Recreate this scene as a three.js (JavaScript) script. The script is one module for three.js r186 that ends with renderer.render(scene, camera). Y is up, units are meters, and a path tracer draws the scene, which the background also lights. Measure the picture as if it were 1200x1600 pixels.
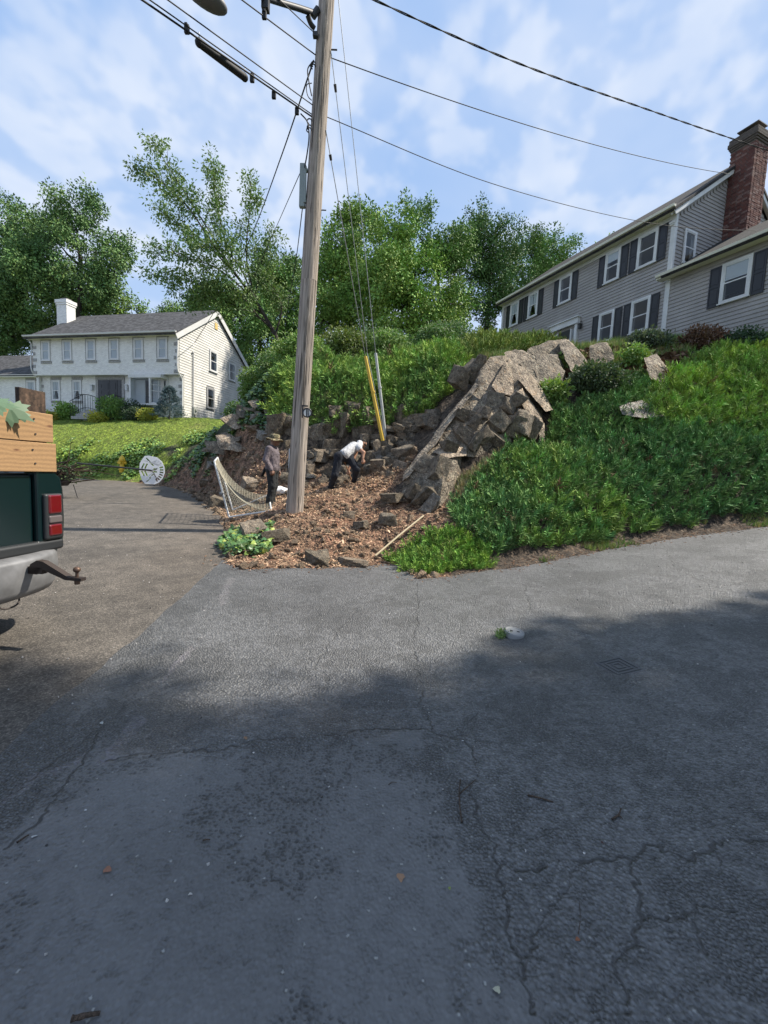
import * as THREE from 'three';
import { mergeGeometries, toCreasedNormals } from 'three/addons/utils/BufferGeometryUtils.js';
import { ConvexGeometry } from 'three/addons/geometries/ConvexGeometry.js';
import { RoundedBoxGeometry } from 'three/addons/geometries/RoundedBoxGeometry.js';
import { TessellateModifier } from 'three/addons/modifiers/TessellateModifier.js';

// ---------------------------------------------------------------- camera, sky, sun, exposure
const scene = new THREE.Scene();
const camera = new THREE.PerspectiveCamera(101.8, 0.75, 0.05, 600);
camera.position.set(0, 1.6, 0);
camera.rotation.order = 'YXZ';
camera.rotation.set(-5.27 * Math.PI / 180, 0, 2.6 * Math.PI / 180);

const SKYK = .70;
const renderer = new THREE.WebGLRenderer({ antialias: true });
renderer.toneMapping = THREE.LinearToneMapping;
renderer.toneMappingExposure = 1.98;
renderer.shadowMap.enabled = true;

// lattice noise that repeats after `per` cells
function mulberry(a) { return () => { a |= 0; a = a + 0x6D2B79F5 | 0; let t = Math.imul(a ^ a >>> 15, 1 | a); t = t + Math.imul(t ^ t >>> 7, 61 | t) ^ t; return ((t ^ t >>> 14) >>> 0) / 4294967296; }; }
const LAT = (() => { const r = mulberry(77), a = new Float32Array(65536); for (let i = 0; i < 65536; i++) a[i] = r(); return a; })();
const h3 = (x, y, z) => LAT[(Math.imul(x, 73856093) ^ Math.imul(y, 19349663) ^ Math.imul(z, 83492791)) & 65535];
const sm = t => t * t * (3 - 2 * t), lerp = (a, b, t) => a + (b - a) * t, clamp = (x, a = 0, b = 1) => Math.min(b, Math.max(a, x));
const smooth = (a, b, x) => sm(clamp((x - a) / (b - a)));
function n3(x, y, z) {
  const i = Math.floor(x), j = Math.floor(y), k = Math.floor(z), u = sm(x - i), v = sm(y - j), w = sm(z - k);
  const c = (a, b, d) => h3(i + a, j + b, k + d);
  return lerp(lerp(lerp(c(0, 0, 0), c(1, 0, 0), u), lerp(c(0, 1, 0), c(1, 1, 0), u), v), lerp(lerp(c(0, 0, 1), c(1, 0, 1), u), lerp(c(0, 1, 1), c(1, 1, 1), u), v), w);
}
const n2 = (x, y, s = 0) => n3(x, y, s + .5);
function fbm(x, y, z = 0, o = 4) { let a = .5, s = 0, t = 0; for (let i = 0; i < o; i++) { s += a * n3(x, y, z + i * 7.3); t += a; a *= .5; x *= 2.03; y *= 2.03; z *= 2.03; } return s / t; }
function fl(x, y, s, o) { let a = .5, r = 0, t = 0; for (let q = 0; q < o; q++) { const i = Math.floor(x), j = Math.floor(y), u = sm(x - i), v = sm(y - j), S = s + q * 7; r += a * lerp(lerp(h3(i, j, S), h3(i + 1, j, S), u), lerp(h3(i, j + 1, S), h3(i + 1, j + 1, S), u), v); t += a; a *= .5; x *= 2.03; y *= 2.03; } return r / t; }
function pn(x, y, per, s) {
  const i = Math.floor(x), j = Math.floor(y), u = sm(x - i), v = sm(y - j), m = q => ((q % per) + per) % per;
  const c = (a, b) => h3(m(i + a), m(j + b), s);
  return lerp(lerp(c(0, 0), c(1, 0), u), lerp(c(0, 1), c(1, 1), u), v);
}
function pf(u, v, per, s, o = 4) { let a = .5, r = 0, t = 0, p = per; for (let i = 0; i < o; i++) { r += a * pn(u * p, v * p, p, s + i * 13); t += a; a *= .55; p *= 2; } return r / t; }

// sky: pale summer blue with a thin mottled sheet of cloud, the same all round
{
  const W = 1600, H = 800, a = new Float32Array(W * H * 4);
  for (let j = 0; j < H; j++) {
    const el = ((j + .5) / H - .5) * Math.PI, y = Math.sin(el), ch = Math.cos(el);
    for (let i = 0; i < W; i++) {
      const az = ((i + .5) / W - .5) * 2 * Math.PI, x = ch * Math.cos(az), z = ch * Math.sin(az), o = (j * W + i) * 4;
      const t = Math.pow(clamp(y), .5);
      let r = lerp(.50, .215, t), g = lerp(.60, .36, t), b = lerp(.74, .64, t);
      if (y > 0) {
        const q = 1 / (y + .16), px = x * q, pz = z * q;
        const wx = fbm(px * 1.3, pz * 1.3, 3, 3) - .5, wz = fbm(px * 1.3, pz * 1.3, 9, 3) - .5;
        const big = fbm(px * .55 + 4.3, pz * .55 + 1.7, 1, 3);
        const mid = fbm(px * 4.2 + wx * 2.2, pz * 4.2 + wz * 2.2, 2, 4), fine = fbm(px * 14 + wx * 3, pz * 14 + wz * 3, 5, 4);
        const puff = smooth(.50, .66, fbm(px * 5.2 + wx * 3 + 7, pz * 5.2 + wz * 3, 6, 5)) * smooth(.40, .62, fbm(px * 1.1 + 2.7, pz * 1.1 + 8.1, 4, 3));
        let c = smooth(.40, .70, big * .55 + mid * .45) * .46 + smooth(.44, .62, mid * .35 + fine * .65) * .55 * smooth(.34, .58, big) + puff * .45;
        c = clamp(c * (.8 + .5 * (fbm(px * 17 + wx * 4, pz * 17 + wz * 4, 8, 3) - .3))) * smooth(.0, .10, y) * .76;
        r = lerp(r, .62, c); g = lerp(g, .665, c); b = lerp(b, .745, c);
      }
      a[o] = r * SKYK; a[o + 1] = g * SKYK; a[o + 2] = b * SKYK; a[o + 3] = 1;
    }
  }
  const t = new THREE.DataTexture(a, W, H, THREE.RGBAFormat, THREE.FloatType);
  t.mapping = THREE.EquirectangularReflectionMapping; t.magFilter = THREE.LinearFilter; t.minFilter = THREE.LinearFilter; t.needsUpdate = true;
  scene.background = t; scene.environment = t;
}
const SUN = new THREE.Vector3(0.984, 0, -0.177).multiplyScalar(Math.cos(51 * Math.PI / 180)).setY(Math.sin(51 * Math.PI / 180));
{
  const sun = new THREE.DirectionalLight(new THREE.Color().setRGB(1, .93, .82), 3.9);
  sun.position.copy(SUN).multiplyScalar(90); sun.target.position.set(0, 2, -14);
  sun.position.add(sun.target.position); sun.castShadow = true; sun.shadow.radius = 2.2; sun.shadow.mapSize.set(4096, 4096);
  Object.assign(sun.shadow.camera, { left: -45, right: 45, top: 40, bottom: -40, near: 1, far: 220 });
  scene.add(sun, sun.target);
}

// ---------------------------------------------------------------- helpers
const V = (x, y, d) => new THREE.Vector3(x, y, -d);          // d is the distance ahead of the camera
const R = mulberry(20240607);
const rr = (a, b) => a + (b - a) * R();
const pick = a => a[Math.floor(R() * a.length)];
const lin = (r, g, b) => new THREE.Color().setRGB(r, g, b);
const taken = new Map();
function numbered(n) { const k = taken.get(n) || 0; taken.set(n, k + 1); return k ? n + '_' + String(k).padStart(3, '0') : n; }
function mesh(name, geo, mat, parent) {
  const m = new THREE.Mesh(geo, mat); m.name = parent ? name : numbered(name); m.castShadow = m.receiveShadow = true; (parent || scene).add(m); return m;
}
function tag(o, label, category, group, kind) { o.userData = { label, category }; if (group) o.userData.group = group; if (kind) o.userData.kind = kind; return o; }
function thing(name, label, category, p = [0, 0, 0], turn = 0, group) {
  const o = new THREE.Group(); o.name = numbered(name); scene.add(o);
  if (p.isVector3) o.position.copy(p); else o.position.set(...p);
  o.rotation.y = turn; return tag(o, label, category, group);
}
function structure(o, label) { o.userData = { kind: 'structure', label }; return o; }
function stuffPart(o) { o.userData.kind = 'stuff'; return o; }
// uv in metres from the position, by the way each face points
function metreUV(g, s = 1) {
  g = g.index ? g.toNonIndexed() : g;
  const p = g.attributes.position, uv = new Float32Array(p.count * 2), a = new THREE.Vector3(), b = new THREE.Vector3(), c = new THREE.Vector3(), n = new THREE.Vector3();
  for (let i = 0; i < p.count; i += 3) {
    a.fromBufferAttribute(p, i); b.fromBufferAttribute(p, i + 1); c.fromBufferAttribute(p, i + 2);
    n.copy(b).sub(a).cross(c.clone().sub(a)); const x = Math.abs(n.x), y = Math.abs(n.y), z = Math.abs(n.z);
    [a, b, c].forEach((q, k) => { const o = (i + k) * 2; if (y >= x && y >= z) { uv[o] = q.x * s; uv[o + 1] = q.z * s; } else if (x >= z) { uv[o] = q.z * s; uv[o + 1] = q.y * s; } else { uv[o] = q.x * s; uv[o + 1] = q.y * s; } });
  }
  g.setAttribute('uv', new THREE.BufferAttribute(uv, 2)); return g;
}
const box = (w, h, d, x = 0, y = 0, z = 0) => { const g = new THREE.BoxGeometry(w, h, d); g.translate(x, y, z); return metreUV(g); };
const rbox = (w, h, d, r, x = 0, y = 0, z = 0, s = 2) => { const g = new RoundedBoxGeometry(w, h, d, s, r); g.translate(x, y, z); return metreUV(g); };
// an upright prism: outline [[a,b]...] in two axes, extruded along the third
function prism(pts, depth, bevel = 0, holes = []) {
  const s = new THREE.Shape(pts.map(p => new THREE.Vector2(p[0], p[1])));
  for (const [a, b, c, d] of holes) { const h = new THREE.Path(); h.moveTo(a, c); h.lineTo(a, d); h.lineTo(b, d); h.lineTo(b, c); h.closePath(); s.holes.push(h); }
  const g = new THREE.ExtrudeGeometry(s, { depth, bevelEnabled: bevel > 0, bevelSize: bevel, bevelThickness: bevel, bevelSegments: 2, curveSegments: 10 });
  return metreUV(g);
}
function bar(a, b, r0, r1 = r0, seg = 8) {
  const d = b.clone().sub(a), L = d.length(), g = new THREE.CylinderGeometry(r1, r0, L, seg, 1);
  g.translate(0, L / 2, 0); g.applyQuaternion(new THREE.Quaternion().setFromUnitVectors(new THREE.Vector3(0, 1, 0), d.normalize())); g.translate(a.x, a.y, a.z);
  return g.toNonIndexed();
}
const tube = (pts, r, seg = 24, rad = 6) => new THREE.TubeGeometry(new THREE.CatmullRomCurve3(pts), seg, r, rad, false).toNonIndexed();
// a limb: tapered tube along points
function taper(pts, r0, r1, seg = 10, rad = 7, wob = 0) {
  const c = new THREE.CatmullRomCurve3(pts), g = new THREE.TubeGeometry(c, seg, 1, rad, false), p = g.attributes.position, q = new THREE.Vector3();
  for (let i = 0; i <= seg; i++) {
    const t = i / seg, o = c.getPointAt(t), r = lerp(r0, r1, Math.pow(t, .8));
    for (let k = 0; k <= rad; k++) { const n = i * (rad + 1) + k; q.fromBufferAttribute(p, n).sub(o).multiplyScalar(r * (1 + wob * (h3(i, k % rad, 5) - .5))).add(o); p.setXYZ(n, q.x, q.y, q.z); }
  }
  g.computeVertexNormals(); return g.toNonIndexed();
}
const lathe = (prof, seg = 24) => new THREE.LatheGeometry(prof.map(p => new THREE.Vector2(p[0], p[1])), seg).toNonIndexed();
const merge = l => mergeGeometries(l.map(g => { g = g.index ? g.toNonIndexed() : g; const o = new THREE.BufferGeometry(); if (!g.attributes.normal) g.computeVertexNormals(); for (const k of ['position', 'normal', 'uv']) o.setAttribute(k, g.attributes[k] || new THREE.BufferAttribute(new Float32Array(g.attributes.position.count * 2), 2)); return o; }));
const moved = (g, x, y, z, ry = 0, rx = 0, rz = 0) => { g = g.clone(); g.applyMatrix4(new THREE.Matrix4().compose(new THREE.Vector3(x, y, z), new THREE.Quaternion().setFromEuler(new THREE.Euler(rx, ry, rz)), new THREE.Vector3(1, 1, 1))); return g; };
// textures
function tex(n, f, color = true, rep = 1) {
  const a = new Uint8Array(n * n * 4);
  for (let j = 0; j < n; j++) for (let i = 0; i < n; i++) { const c = f((i + .5) / n, (j + .5) / n), o = (j * n + i) * 4; if (typeof c === 'number') a[o] = a[o + 1] = a[o + 2] = clamp(c) * 255; else { a[o] = clamp(c[0]) * 255; a[o + 1] = clamp(c[1]) * 255; a[o + 2] = clamp(c[2]) * 255; } a[o + 3] = 255; }
  const t = new THREE.DataTexture(a, n, n); t.wrapS = t.wrapT = THREE.RepeatWrapping; t.magFilter = THREE.LinearFilter; t.minFilter = THREE.LinearMipmapLinearFilter; t.generateMipmaps = true;
  t.repeat.set(rep, rep); if (color) t.colorSpace = THREE.SRGBColorSpace; t.needsUpdate = true; return t;
}
const std = (o) => new THREE.MeshStandardMaterial({ roughness: .85, side: THREE.DoubleSide, ...o });
const plain = (r, g, b, rough = .7, o = {}) => std({ color: lin(r, g, b), roughness: rough, ...o });
const tone = (c, r, g, b) => [c * r, c * g, c * b];

// ---------------------------------------------------------------- the lie of the land
const softp = t => t > 30 ? t : Math.log1p(Math.exp(t));
function road(x, d) { return .042 * softp((d - 4) / .5) * .5 / (1 + Math.exp((x + 1) / .5)) + .12 * .4 * softp((x - 1.5) / .4); }
// edge of the bank against the asphalt, then closed far round the back
const EDGE = [[-60, 23], [-30, 22.5], [-20, 21], [-14.8, 20.3], [-13, 20.1], [-10.6, 19], [-9.1, 17.9], [-7.3, 15.8], [-5.9, 13.6], [-4.3, 11], [-3.45, 9], [-2.75, 7.3], [-2.42, 6.4], [-2.05, 6.08], [-1.55, 6.3], [-.98, 6.5], [-.38, 6.72], [.02, 7.2], [.27, 7.15], [.54, 6.24], [1.06, 6.42], [1.81, 6.8], [2.85, 7.22], [4.3, 7.86], [5.9, 8.43], [7.5, 8.8], [8.3, 9], [12, 9.5], [18, 9.6], [60, 9.6]];
const HILL = [...EDGE, [60, 200], [-60, 200]];
// the strip of grass on the other side of the driveway
const VERGE = [[3.6, -30], [4.2, -4], [6.2, .2], [9.5, 3.2], [14, 4.6], [60, 5], [60, -30]];
function inside(poly, x, d) { let c = false; for (let i = 0, j = poly.length - 1; i < poly.length; j = i++) { const [a, b] = poly[i], [e, f] = poly[j]; if ((b > d) !== (f > d) && x < (e - a) * (d - b) / (f - b) + a) c = !c; } return c; }
function dist(poly, n, x, d) { let m = 1e9; for (let i = 0; i < n - 1; i++) { const [a, b] = poly[i], [e, f] = poly[i + 1], u = e - a, v = f - b, t = clamp(((x - a) * u + (d - b) * v) / (u * u + v * v)); m = Math.min(m, Math.hypot(x - a - t * u, d - b - t * v)); } return m; }
const bankSide = (x, d) => dist(EDGE, EDGE.length, x, d) * (inside(HILL, x, d) ? 1 : -1);
const vergeSide = (x, d) => dist(VERGE, 6, x, d) * (inside(VERGE, x, d) ? 1 : -1);
// measured heights [x, d, height]
const SPOT = [
  [-1.99, 9.2, .70], [-1.41, 10.6, 1.02], [-.78, 10.8, 1.22], [-2.26, 12.7, 1.75], [-.87, 12.6, 1.95], [-.09, 12.3, 2.2], [-2.79, 10.3, .71], [-7.43, 16.8, 1.05], [-4.79, 13.7, 1.5], [-10.28, 19.6, .95], [.35, 9.6, 1.1], [.9, 8.6, .8], [-1.04, 7.1, .15], [-2.33, 8.4, .43], [-3.4, 9.6, .42], [-6, 14.9, .75], [.2, 8, .45], [.5, 11, 1.75],
  [-2.6, 14, 3.6], [-.9, 13.9, 3.6], [.4, 13.7, 3.7], [-2.46, 15, 4.3], [-1.28, 17, 5.3], [.93, 16, 5.4], [2.57, 16, 6.1], [4.39, 20, 7.3], [-5.2, 15.6, 3.7], [-3.8, 15, 3.8],
  [1.5, 9.3, 1.15], [2.1, 11, 3.0], [3.08, 13, 4.7], [1.2, 12.6, 3.2], [1.2, 7.5, .42], [2.8, 9.5, 1.5], [4.46, 10, 1.9], [6.7, 11.3, 3.25], [7.2, 12.3, 4.15], [10.5, 14.5, 6.0], [4.2, 11, 2.4], [9.5, 10.5, 2.35], [11.6, 12.7, 4.7], [7.07, 14, 5.1], [5.3, 15, 5.7], [7.5, 15.6, 6.2], [5.5, 8.9, .82], [3.6, 8.3, .7], [7.6, 9.5, 1.35], [12.3, 15.2, 6.6], [11.2, 18, 7.5],
  [9.5, 22, 7.8], [7.3, 28.8, 8], [14, 20, 7.8], [20, 18, 7.8], [15, 12.5, 5.5], [20, 12, 4.5], [30, 14, 5], [30, 40, 9], [5, 28, 8.2], [10, 50, 9.5], [0, 25, 7.4], [0, 40, 9], [-4, 22, 6],
  [-16.94, 22, 2.1], [-11.36, 21.2, 2.2], [-13, 21, 1.4], [-19.5, 26.6, 3.9], [-13.1, 26, 4.3], [-25, 29, 4.2], [-13, 36, 4.6], [-7.3, 18, 2.9], [-9, 22, 3.1], [-8.5, 26, 4.4], [-30, 24, 2.4], [-40, 40, 4.5], [-10, 45, 6.5], [-25, 45, 5], [40, 90, 10], [-50, 90, 8], [0, 90, 10], [-60, 24, 2.5], [60, 20, 6], [60, 10, 6.5]];
const RBF = (() => {                                    // thin plate through the measured heights
  const n = SPOT.length, N = n + 3, A = [], phi = r2 => r2 < 1e-9 ? 0 : r2 * Math.log(r2) * .5;
  for (let i = 0; i < N; i++) A.push(new Float64Array(N + 1));
  for (let i = 0; i < n; i++) { for (let j = 0; j < n; j++) A[i][j] = phi((SPOT[i][0] - SPOT[j][0]) ** 2 + (SPOT[i][1] - SPOT[j][1]) ** 2); A[i][i] += .02; A[i][n] = A[n][i] = 1; A[i][n + 1] = A[n + 1][i] = SPOT[i][0]; A[i][n + 2] = A[n + 2][i] = SPOT[i][1]; A[i][N] = SPOT[i][2]; }
  for (let c = 0; c < N; c++) { let p = c; for (let r = c + 1; r < N; r++) if (Math.abs(A[r][c]) > Math.abs(A[p][c])) p = r; [A[c], A[p]] = [A[p], A[c]]; for (let r = 0; r < N; r++) if (r !== c) { const f = A[r][c] / A[c][c]; if (f) for (let k = c; k <= N; k++) A[r][k] -= f * A[c][k]; } }
  const w = A.map((r, i) => r[N] / r[i]);
  return (x, d) => { let s = w[n] + w[n + 1] * x + w[n + 2] * d; for (let i = 0; i < n; i++) s += w[i] * phi((x - SPOT[i][0]) ** 2 + (d - SPOT[i][1]) ** 2); return s; };
})();
function land(x, d) {
  const e = bankSide(x, d), rd = road(x, d);
  if (e > -.6) {
    const bumpy = (fbm(x * 1.7, d * 1.7, 3, 4) - .5) * .3 * smooth(.1, 1, e), n = (n2(x * 3, d * 3, 8) - .5) * .1;
    const rise = clamp(RBF(x, d), -1, 14) - rd;
    return rd - .05 + smooth(-.12, .06, e + n) * .075 + Math.max(.0, rise) * smooth(.0, 1.1, e) * 1 + bumpy;
  }
  const v = vergeSide(x, d);
  if (v > -.4) return rd - .05 + smooth(-.1, .15, v) * .1 + smooth(0, 3, v) * .25 + (fbm(x, d, 3) - .5) * .1 * smooth(0, 1, v);
  return rd - .05;
}
const on = (x, d, up = 0) => V(x, land(x, d) + up, d);

// ---------------------------------------------------------------- ground and asphalt
const steps = (list) => { const o = []; for (const [a, b, s] of list) for (let x = a; x < b - 1e-6; x += s) o.push(x); o.push(list[list.length - 1][1]); return o; };
function sheet(xs, ds, height, color) {
  const nx = xs.length, nd = ds.length, p = [], uv = [], c = [], id = [];
  for (const d of ds) for (let i = 0; i < nx; i++) { const x = typeof xs[i] === 'function' ? xs[i](d) : xs[i]; p.push(x, height(x, d), -d); uv.push(x, d); if (color) c.push(...color(x, d)); }
  for (let j = 0; j < nd - 1; j++) for (let i = 0; i < nx - 1; i++) { const a = j * nx + i, b = a + 1, e = a + nx, f = e + 1; id.push(a, b, f, a, f, e); }
  const g = new THREE.BufferGeometry(); g.setAttribute('position', new THREE.Float32BufferAttribute(p, 3)); g.setAttribute('uv', new THREE.Float32BufferAttribute(uv, 2));
  if (color) g.setAttribute('color', new THREE.Float32BufferAttribute(c, 3)); g.setIndex(id); g.computeVertexNormals(); return g;
}
const soilT = tex(1024, (u, v) => { const a = pf(u, v, 24, 3, 5), b = pf(u, v, 90, 9, 3); return .60 + (a - .5) * .75 + (b - .5) * .8; });
const soilB = tex(512, (u, v) => pf(u, v, 30, 4, 5), false);
for (const t of [soilT, soilB]) t.repeat.set(.5, .5);
const MULCH = [[-13, 20.2], [-2.4, 6], [.6, 6], [1.3, 8.2], [.6, 10], [.9, 11.8], [.2, 12.5], [-3, 12.7], [-4.7, 14.5], [-6.5, 16.6], [-8.2, 18.4], [-10.8, 20.4]];
const LAWN = [[-60, 18], [-13.5, 20], [-10.5, 20.4], [-9.4, 24], [-10, 27.5], [-40, 34], [-60, 34]];
const isMulch = (x, d) => inside(MULCH, x + (n2(x, d, 4) - .5) * 1.2, d + (n2(x, d, 7) - .5) * 1.2);
const isLawn = (x, d) => inside(LAWN, x + (n2(x * .8, d * .8, 14) - .5) * 2.4, d + (n2(x * .8, d * .8, 17) - .5) * 2) || vergeSide(x, d) > .1;
function earth(x, d) {
  const k = .75 + .5 * fbm(x * .9, d * .9, 5, 4);
  if (isLawn(x, d)) { const y = fbm(x * .5, d * .5, 31, 3), bare = smooth(.55, .75, n2(x * .45 + 3, d * .45, 2)) * smooth(-16, -11, x) * .7; return [lerp(lerp(.15, .22, y), .24, bare) * k * 2, lerp(lerp(.22, .28, y), .18, bare) * k * 2, lerp(.03, .09, bare) * k * 2]; }
  if (isMulch(x, d)) return tone(k * 2, .19 + .05 * n2(x * 2, d * 2, 3), .12, .073);
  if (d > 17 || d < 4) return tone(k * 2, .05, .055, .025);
  return tone(k * 2, .085, .062, .043);
}
structure(mesh('ground', sheet(steps([[-70, -20, 2.5], [-20, -7, .35], [-7, 9.5, .14], [9.5, 18, .4], [18, 70, 3]]), steps([[-40, 5, 1.5], [5, 5.8, .3], [5.8, 16, .14], [16, 30, .35], [30, 60, 2], [60, 200, 10]]), land, earth),
  std({ map: soilT, bumpMap: soilB, bumpScale: .05, vertexColors: true, roughness: 1 })), 'mulched bank, lawn and planted hillside rising from the asphalt');

// asphalt: stones in a dark binder
function stones(per, seed) {
  return (u, v) => {
    const x = u * per, y = v * per, i = Math.floor(x), j = Math.floor(y); let f1 = 9, f2 = 9, id = 0; const m = q => ((q % per) + per) % per;
    for (let a = -1; a < 2; a++) for (let b = -1; b < 2; b++) { const p = m(i + a), q = m(j + b), dx = i + a + h3(p, q, seed) - x, dy = j + b + h3(p, q, seed + 1) - y, r = Math.sqrt(dx * dx + dy * dy); if (r < f1) { f2 = f1; f1 = r; id = h3(p, q, seed + 2); } else if (r < f2) f2 = r; }
    return [f1, f2, id];
  };
}
function asphalt(per, seed, look) {
  const s = stones(per, seed), n = 1024, E = new Float32Array(n * n), I = new Float32Array(n * n), F = new Float32Array(n * n), G = new Float32Array(n * n), A = new Float32Array(n * n), at = (u, v) => Math.floor(v * n) * n + Math.floor(u * n);
  for (let j = 0; j < n; j++) for (let i = 0; i < n; i++) { const u = (i + .5) / n, v = (j + .5) / n, [a, b, id] = s(u, v), k = j * n + i; E[k] = smooth(0, .35, b - a); A[k] = a; I[k] = id; F[k] = pf(u, v, 12, seed + 5, 4); G[k] = pf(u, v, 200, seed + 8, 2); }
  return [tex(n, (u, v) => { const k = at(u, v); return look(E[k], I[k], F[k], G[k]); }), tex(n, (u, v) => { const k = at(u, v); return clamp((1 - A[k]) * (.25 + .6 * I[k]) + (F[k] - .5) * .5 + (G[k] - .5) * .3); }, false)];
}
const [streetT, streetB] = asphalt(150, 41, (e, id, f, g) => tone((.5 + .32 * e * (id - .2)) * (.8 + .4 * f) + (g - .5) * .22, 1.05, 1, .94));
streetT.repeat.set(.5, .5); streetB.repeat.set(.5, .5);
const streetM = std({ map: streetT, bumpMap: streetB, bumpScale: .005, vertexColors: true, roughness: .9 });
const streetC = (x, d) => { const k = .8 + .4 * fbm(x * .8, d * .8, 6, 5), w = smooth(.5, .75, fbm(x * .35, d * 1.2, 16, 3)), e = smooth(2.2, 0, -bankSide(x, d)) * fbm(x * 2, d * 2, 4, 3); return [(.29 + .05 * w + .06 * e) * k, (.283 + .047 * w + .03 * e) * k, (.272 + .044 * w) * k]; };
structure(mesh('street', sheet(steps([[-60, -16, 2], [-16, 2, .4]]), steps([[-30, 0, 2], [0, 24, .4]]), road, streetC), streetM), 'worn brownish asphalt street curving away past the truck');
const SEAM = [[-2, -30], [-2, 2.1], [-2.11, 2.68], [-2.18, 3.5], [-2.32, 4.68], [-2.46, 5.9], [-2.58, 6.76], [-2.75, 8]];
const LEFTJ = [[-1.1, -30], [-1.3, .9], [-1.51, 1.56], [-1.59, 2.3], [-1.73, 3.18], [-1.95, 4.6], [-2.14, 5.8], [-2.3, 6.6], [-2.4, 8]];
const along = L => d => { for (let i = 0; i < L.length - 1; i++) if (d <= L[i + 1][1]) return lerp(L[i][0], L[i + 1][0], (d - L[i][1]) / (L[i + 1][1] - L[i][1])); return L[L.length - 1][0]; };
const seam = along(SEAM), leftJ = along(LEFTJ);
const wig = (d, s, a = .05) => (fbm(d * 3, s, 2, 3) - .5) * a * 2;
const midJ = along([[.42, -6], [.42, 1.0], [.40, 1.6], [.36, 2.05], [.28, 2.35], [.3, 6]]);
const topJ = x => 2.22 + .12 * (x + 1.5) + .1 * Math.sin(x * 2.2) + wig(x, 9, .1);
// cracks and open joints: [points, width]
const CRACKS = [
  [[V(0.519, 0.007, 6.010), V(0.436, 0.004, 4.665), V(0.335, 0.003, 3.625), V(0.327, 0.002, 2.960), V(0.326, 0.001, 2.635)], .016], [[V(0.326, 0.001, 2.635), V(0.382, 0.002, 2.465), V(0.535, 0.004, 2.380), V(0.541, 0.004, 2.160), V(0.509, 0.002, 1.895), V(0.530, 0.000, 1.655), V(0.517, 0.001, 1.415), V(0.534, -0.001, 1.235), V(0.514, -0.002, 1.090)], .013],
  [[V(-1.429, -0.002, 2.090), V(-1.178, 0.000, 2.165), V(-0.921, -0.003, 2.230), V(-0.685, -0.001, 2.290), V(-0.438, -0.000, 2.365), V(-0.174, 0.001, 2.420), V(0.102, 0.000, 2.480), V(0.313, 0.000, 2.495)], .016], [[V(0.313, 0.000, 2.495), V(0.457, 0.003, 2.425), V(0.584, 0.004, 2.470), V(0.684, 0.005, 2.655)], .012],
  [[V(-1.603, 0.001, 2.865), V(-1.621, -0.002, 2.595), V(-1.647, -0.002, 2.385), V(-1.679, -0.003, 2.125), V(-1.703, -0.001, 1.910), V(-1.709, -0.002, 1.780)], .012], [[V(-1.667, 0.002, 3.070), V(-1.664, 0.001, 2.665), V(-1.623, -0.002, 2.295), V(-1.523, -0.001, 1.965), V(-1.490, -0.001, 1.730), V(-1.478, -0.004, 1.530)], .016],
  [[V(1.763, 0.049, 1.705), V(1.547, 0.032, 1.680), V(1.386, 0.023, 1.650), V(1.252, 0.018, 1.655), V(1.084, 0.013, 1.625), V(0.909, 0.009, 1.600), V(0.720, 0.003, 1.560), V(0.593, 0.001, 1.570)], .02], [[V(1.097, 0.013, 1.625), V(1.063, 0.010, 1.530), V(1.028, 0.010, 1.430), V(1.022, 0.007, 1.365), V(0.920, 0.008, 1.280), V(0.834, 0.007, 1.205), V(0.791, 0.004, 1.110)], .016],
  [[V(1.022, 0.007, 1.365), V(1.146, 0.015, 1.385), V(1.263, 0.017, 1.415), V(1.385, 0.026, 1.420), V(1.491, 0.030, 1.405)], .014], [[V(1.247, 0.017, 1.410), V(1.179, 0.014, 1.335), V(1.159, 0.015, 1.265)], .011], [[V(1.476, 0.027, 1.660), V(1.413, 0.027, 1.530), V(1.350, 0.024, 1.420)], .010],
  [[V(1.665, 0.044, 6.070), V(2.051, 0.077, 5.945), V(1.905, 0.062, 5.315), V(1.762, 0.050, 4.710)], .012], [[V(5.134, 0.435, 5.440), V(4.509, 0.361, 5.290), V(3.936, 0.291, 5.175)], .018], [[V(5.161, 0.439, 7.510), V(4.485, 0.357, 6.200), V(4.306, 0.336, 5.345)], .012],
  [[V(0.590, 0.003, 1.655), V(0.720, 0.002, 1.710), V(0.854, 0.008, 1.760)], .009], [[V(-0.251, 0.006, 4.790), V(-0.432, 0.002, 3.830), V(-0.522, -0.000, 3.295)], .008], [[V(0.882, 0.008, 1.600), V(0.785, 0.006, 1.470), V(0.650, 0.002, 1.375), V(0.573, -0.002, 1.255)], .010]];
const DW = 8.2, DX = -2.6, DD = .4, DN = 2048;           // the driveway's surface, mapped once over the whole near ground
const crackMask = new Float32Array(DN * DN);
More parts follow.
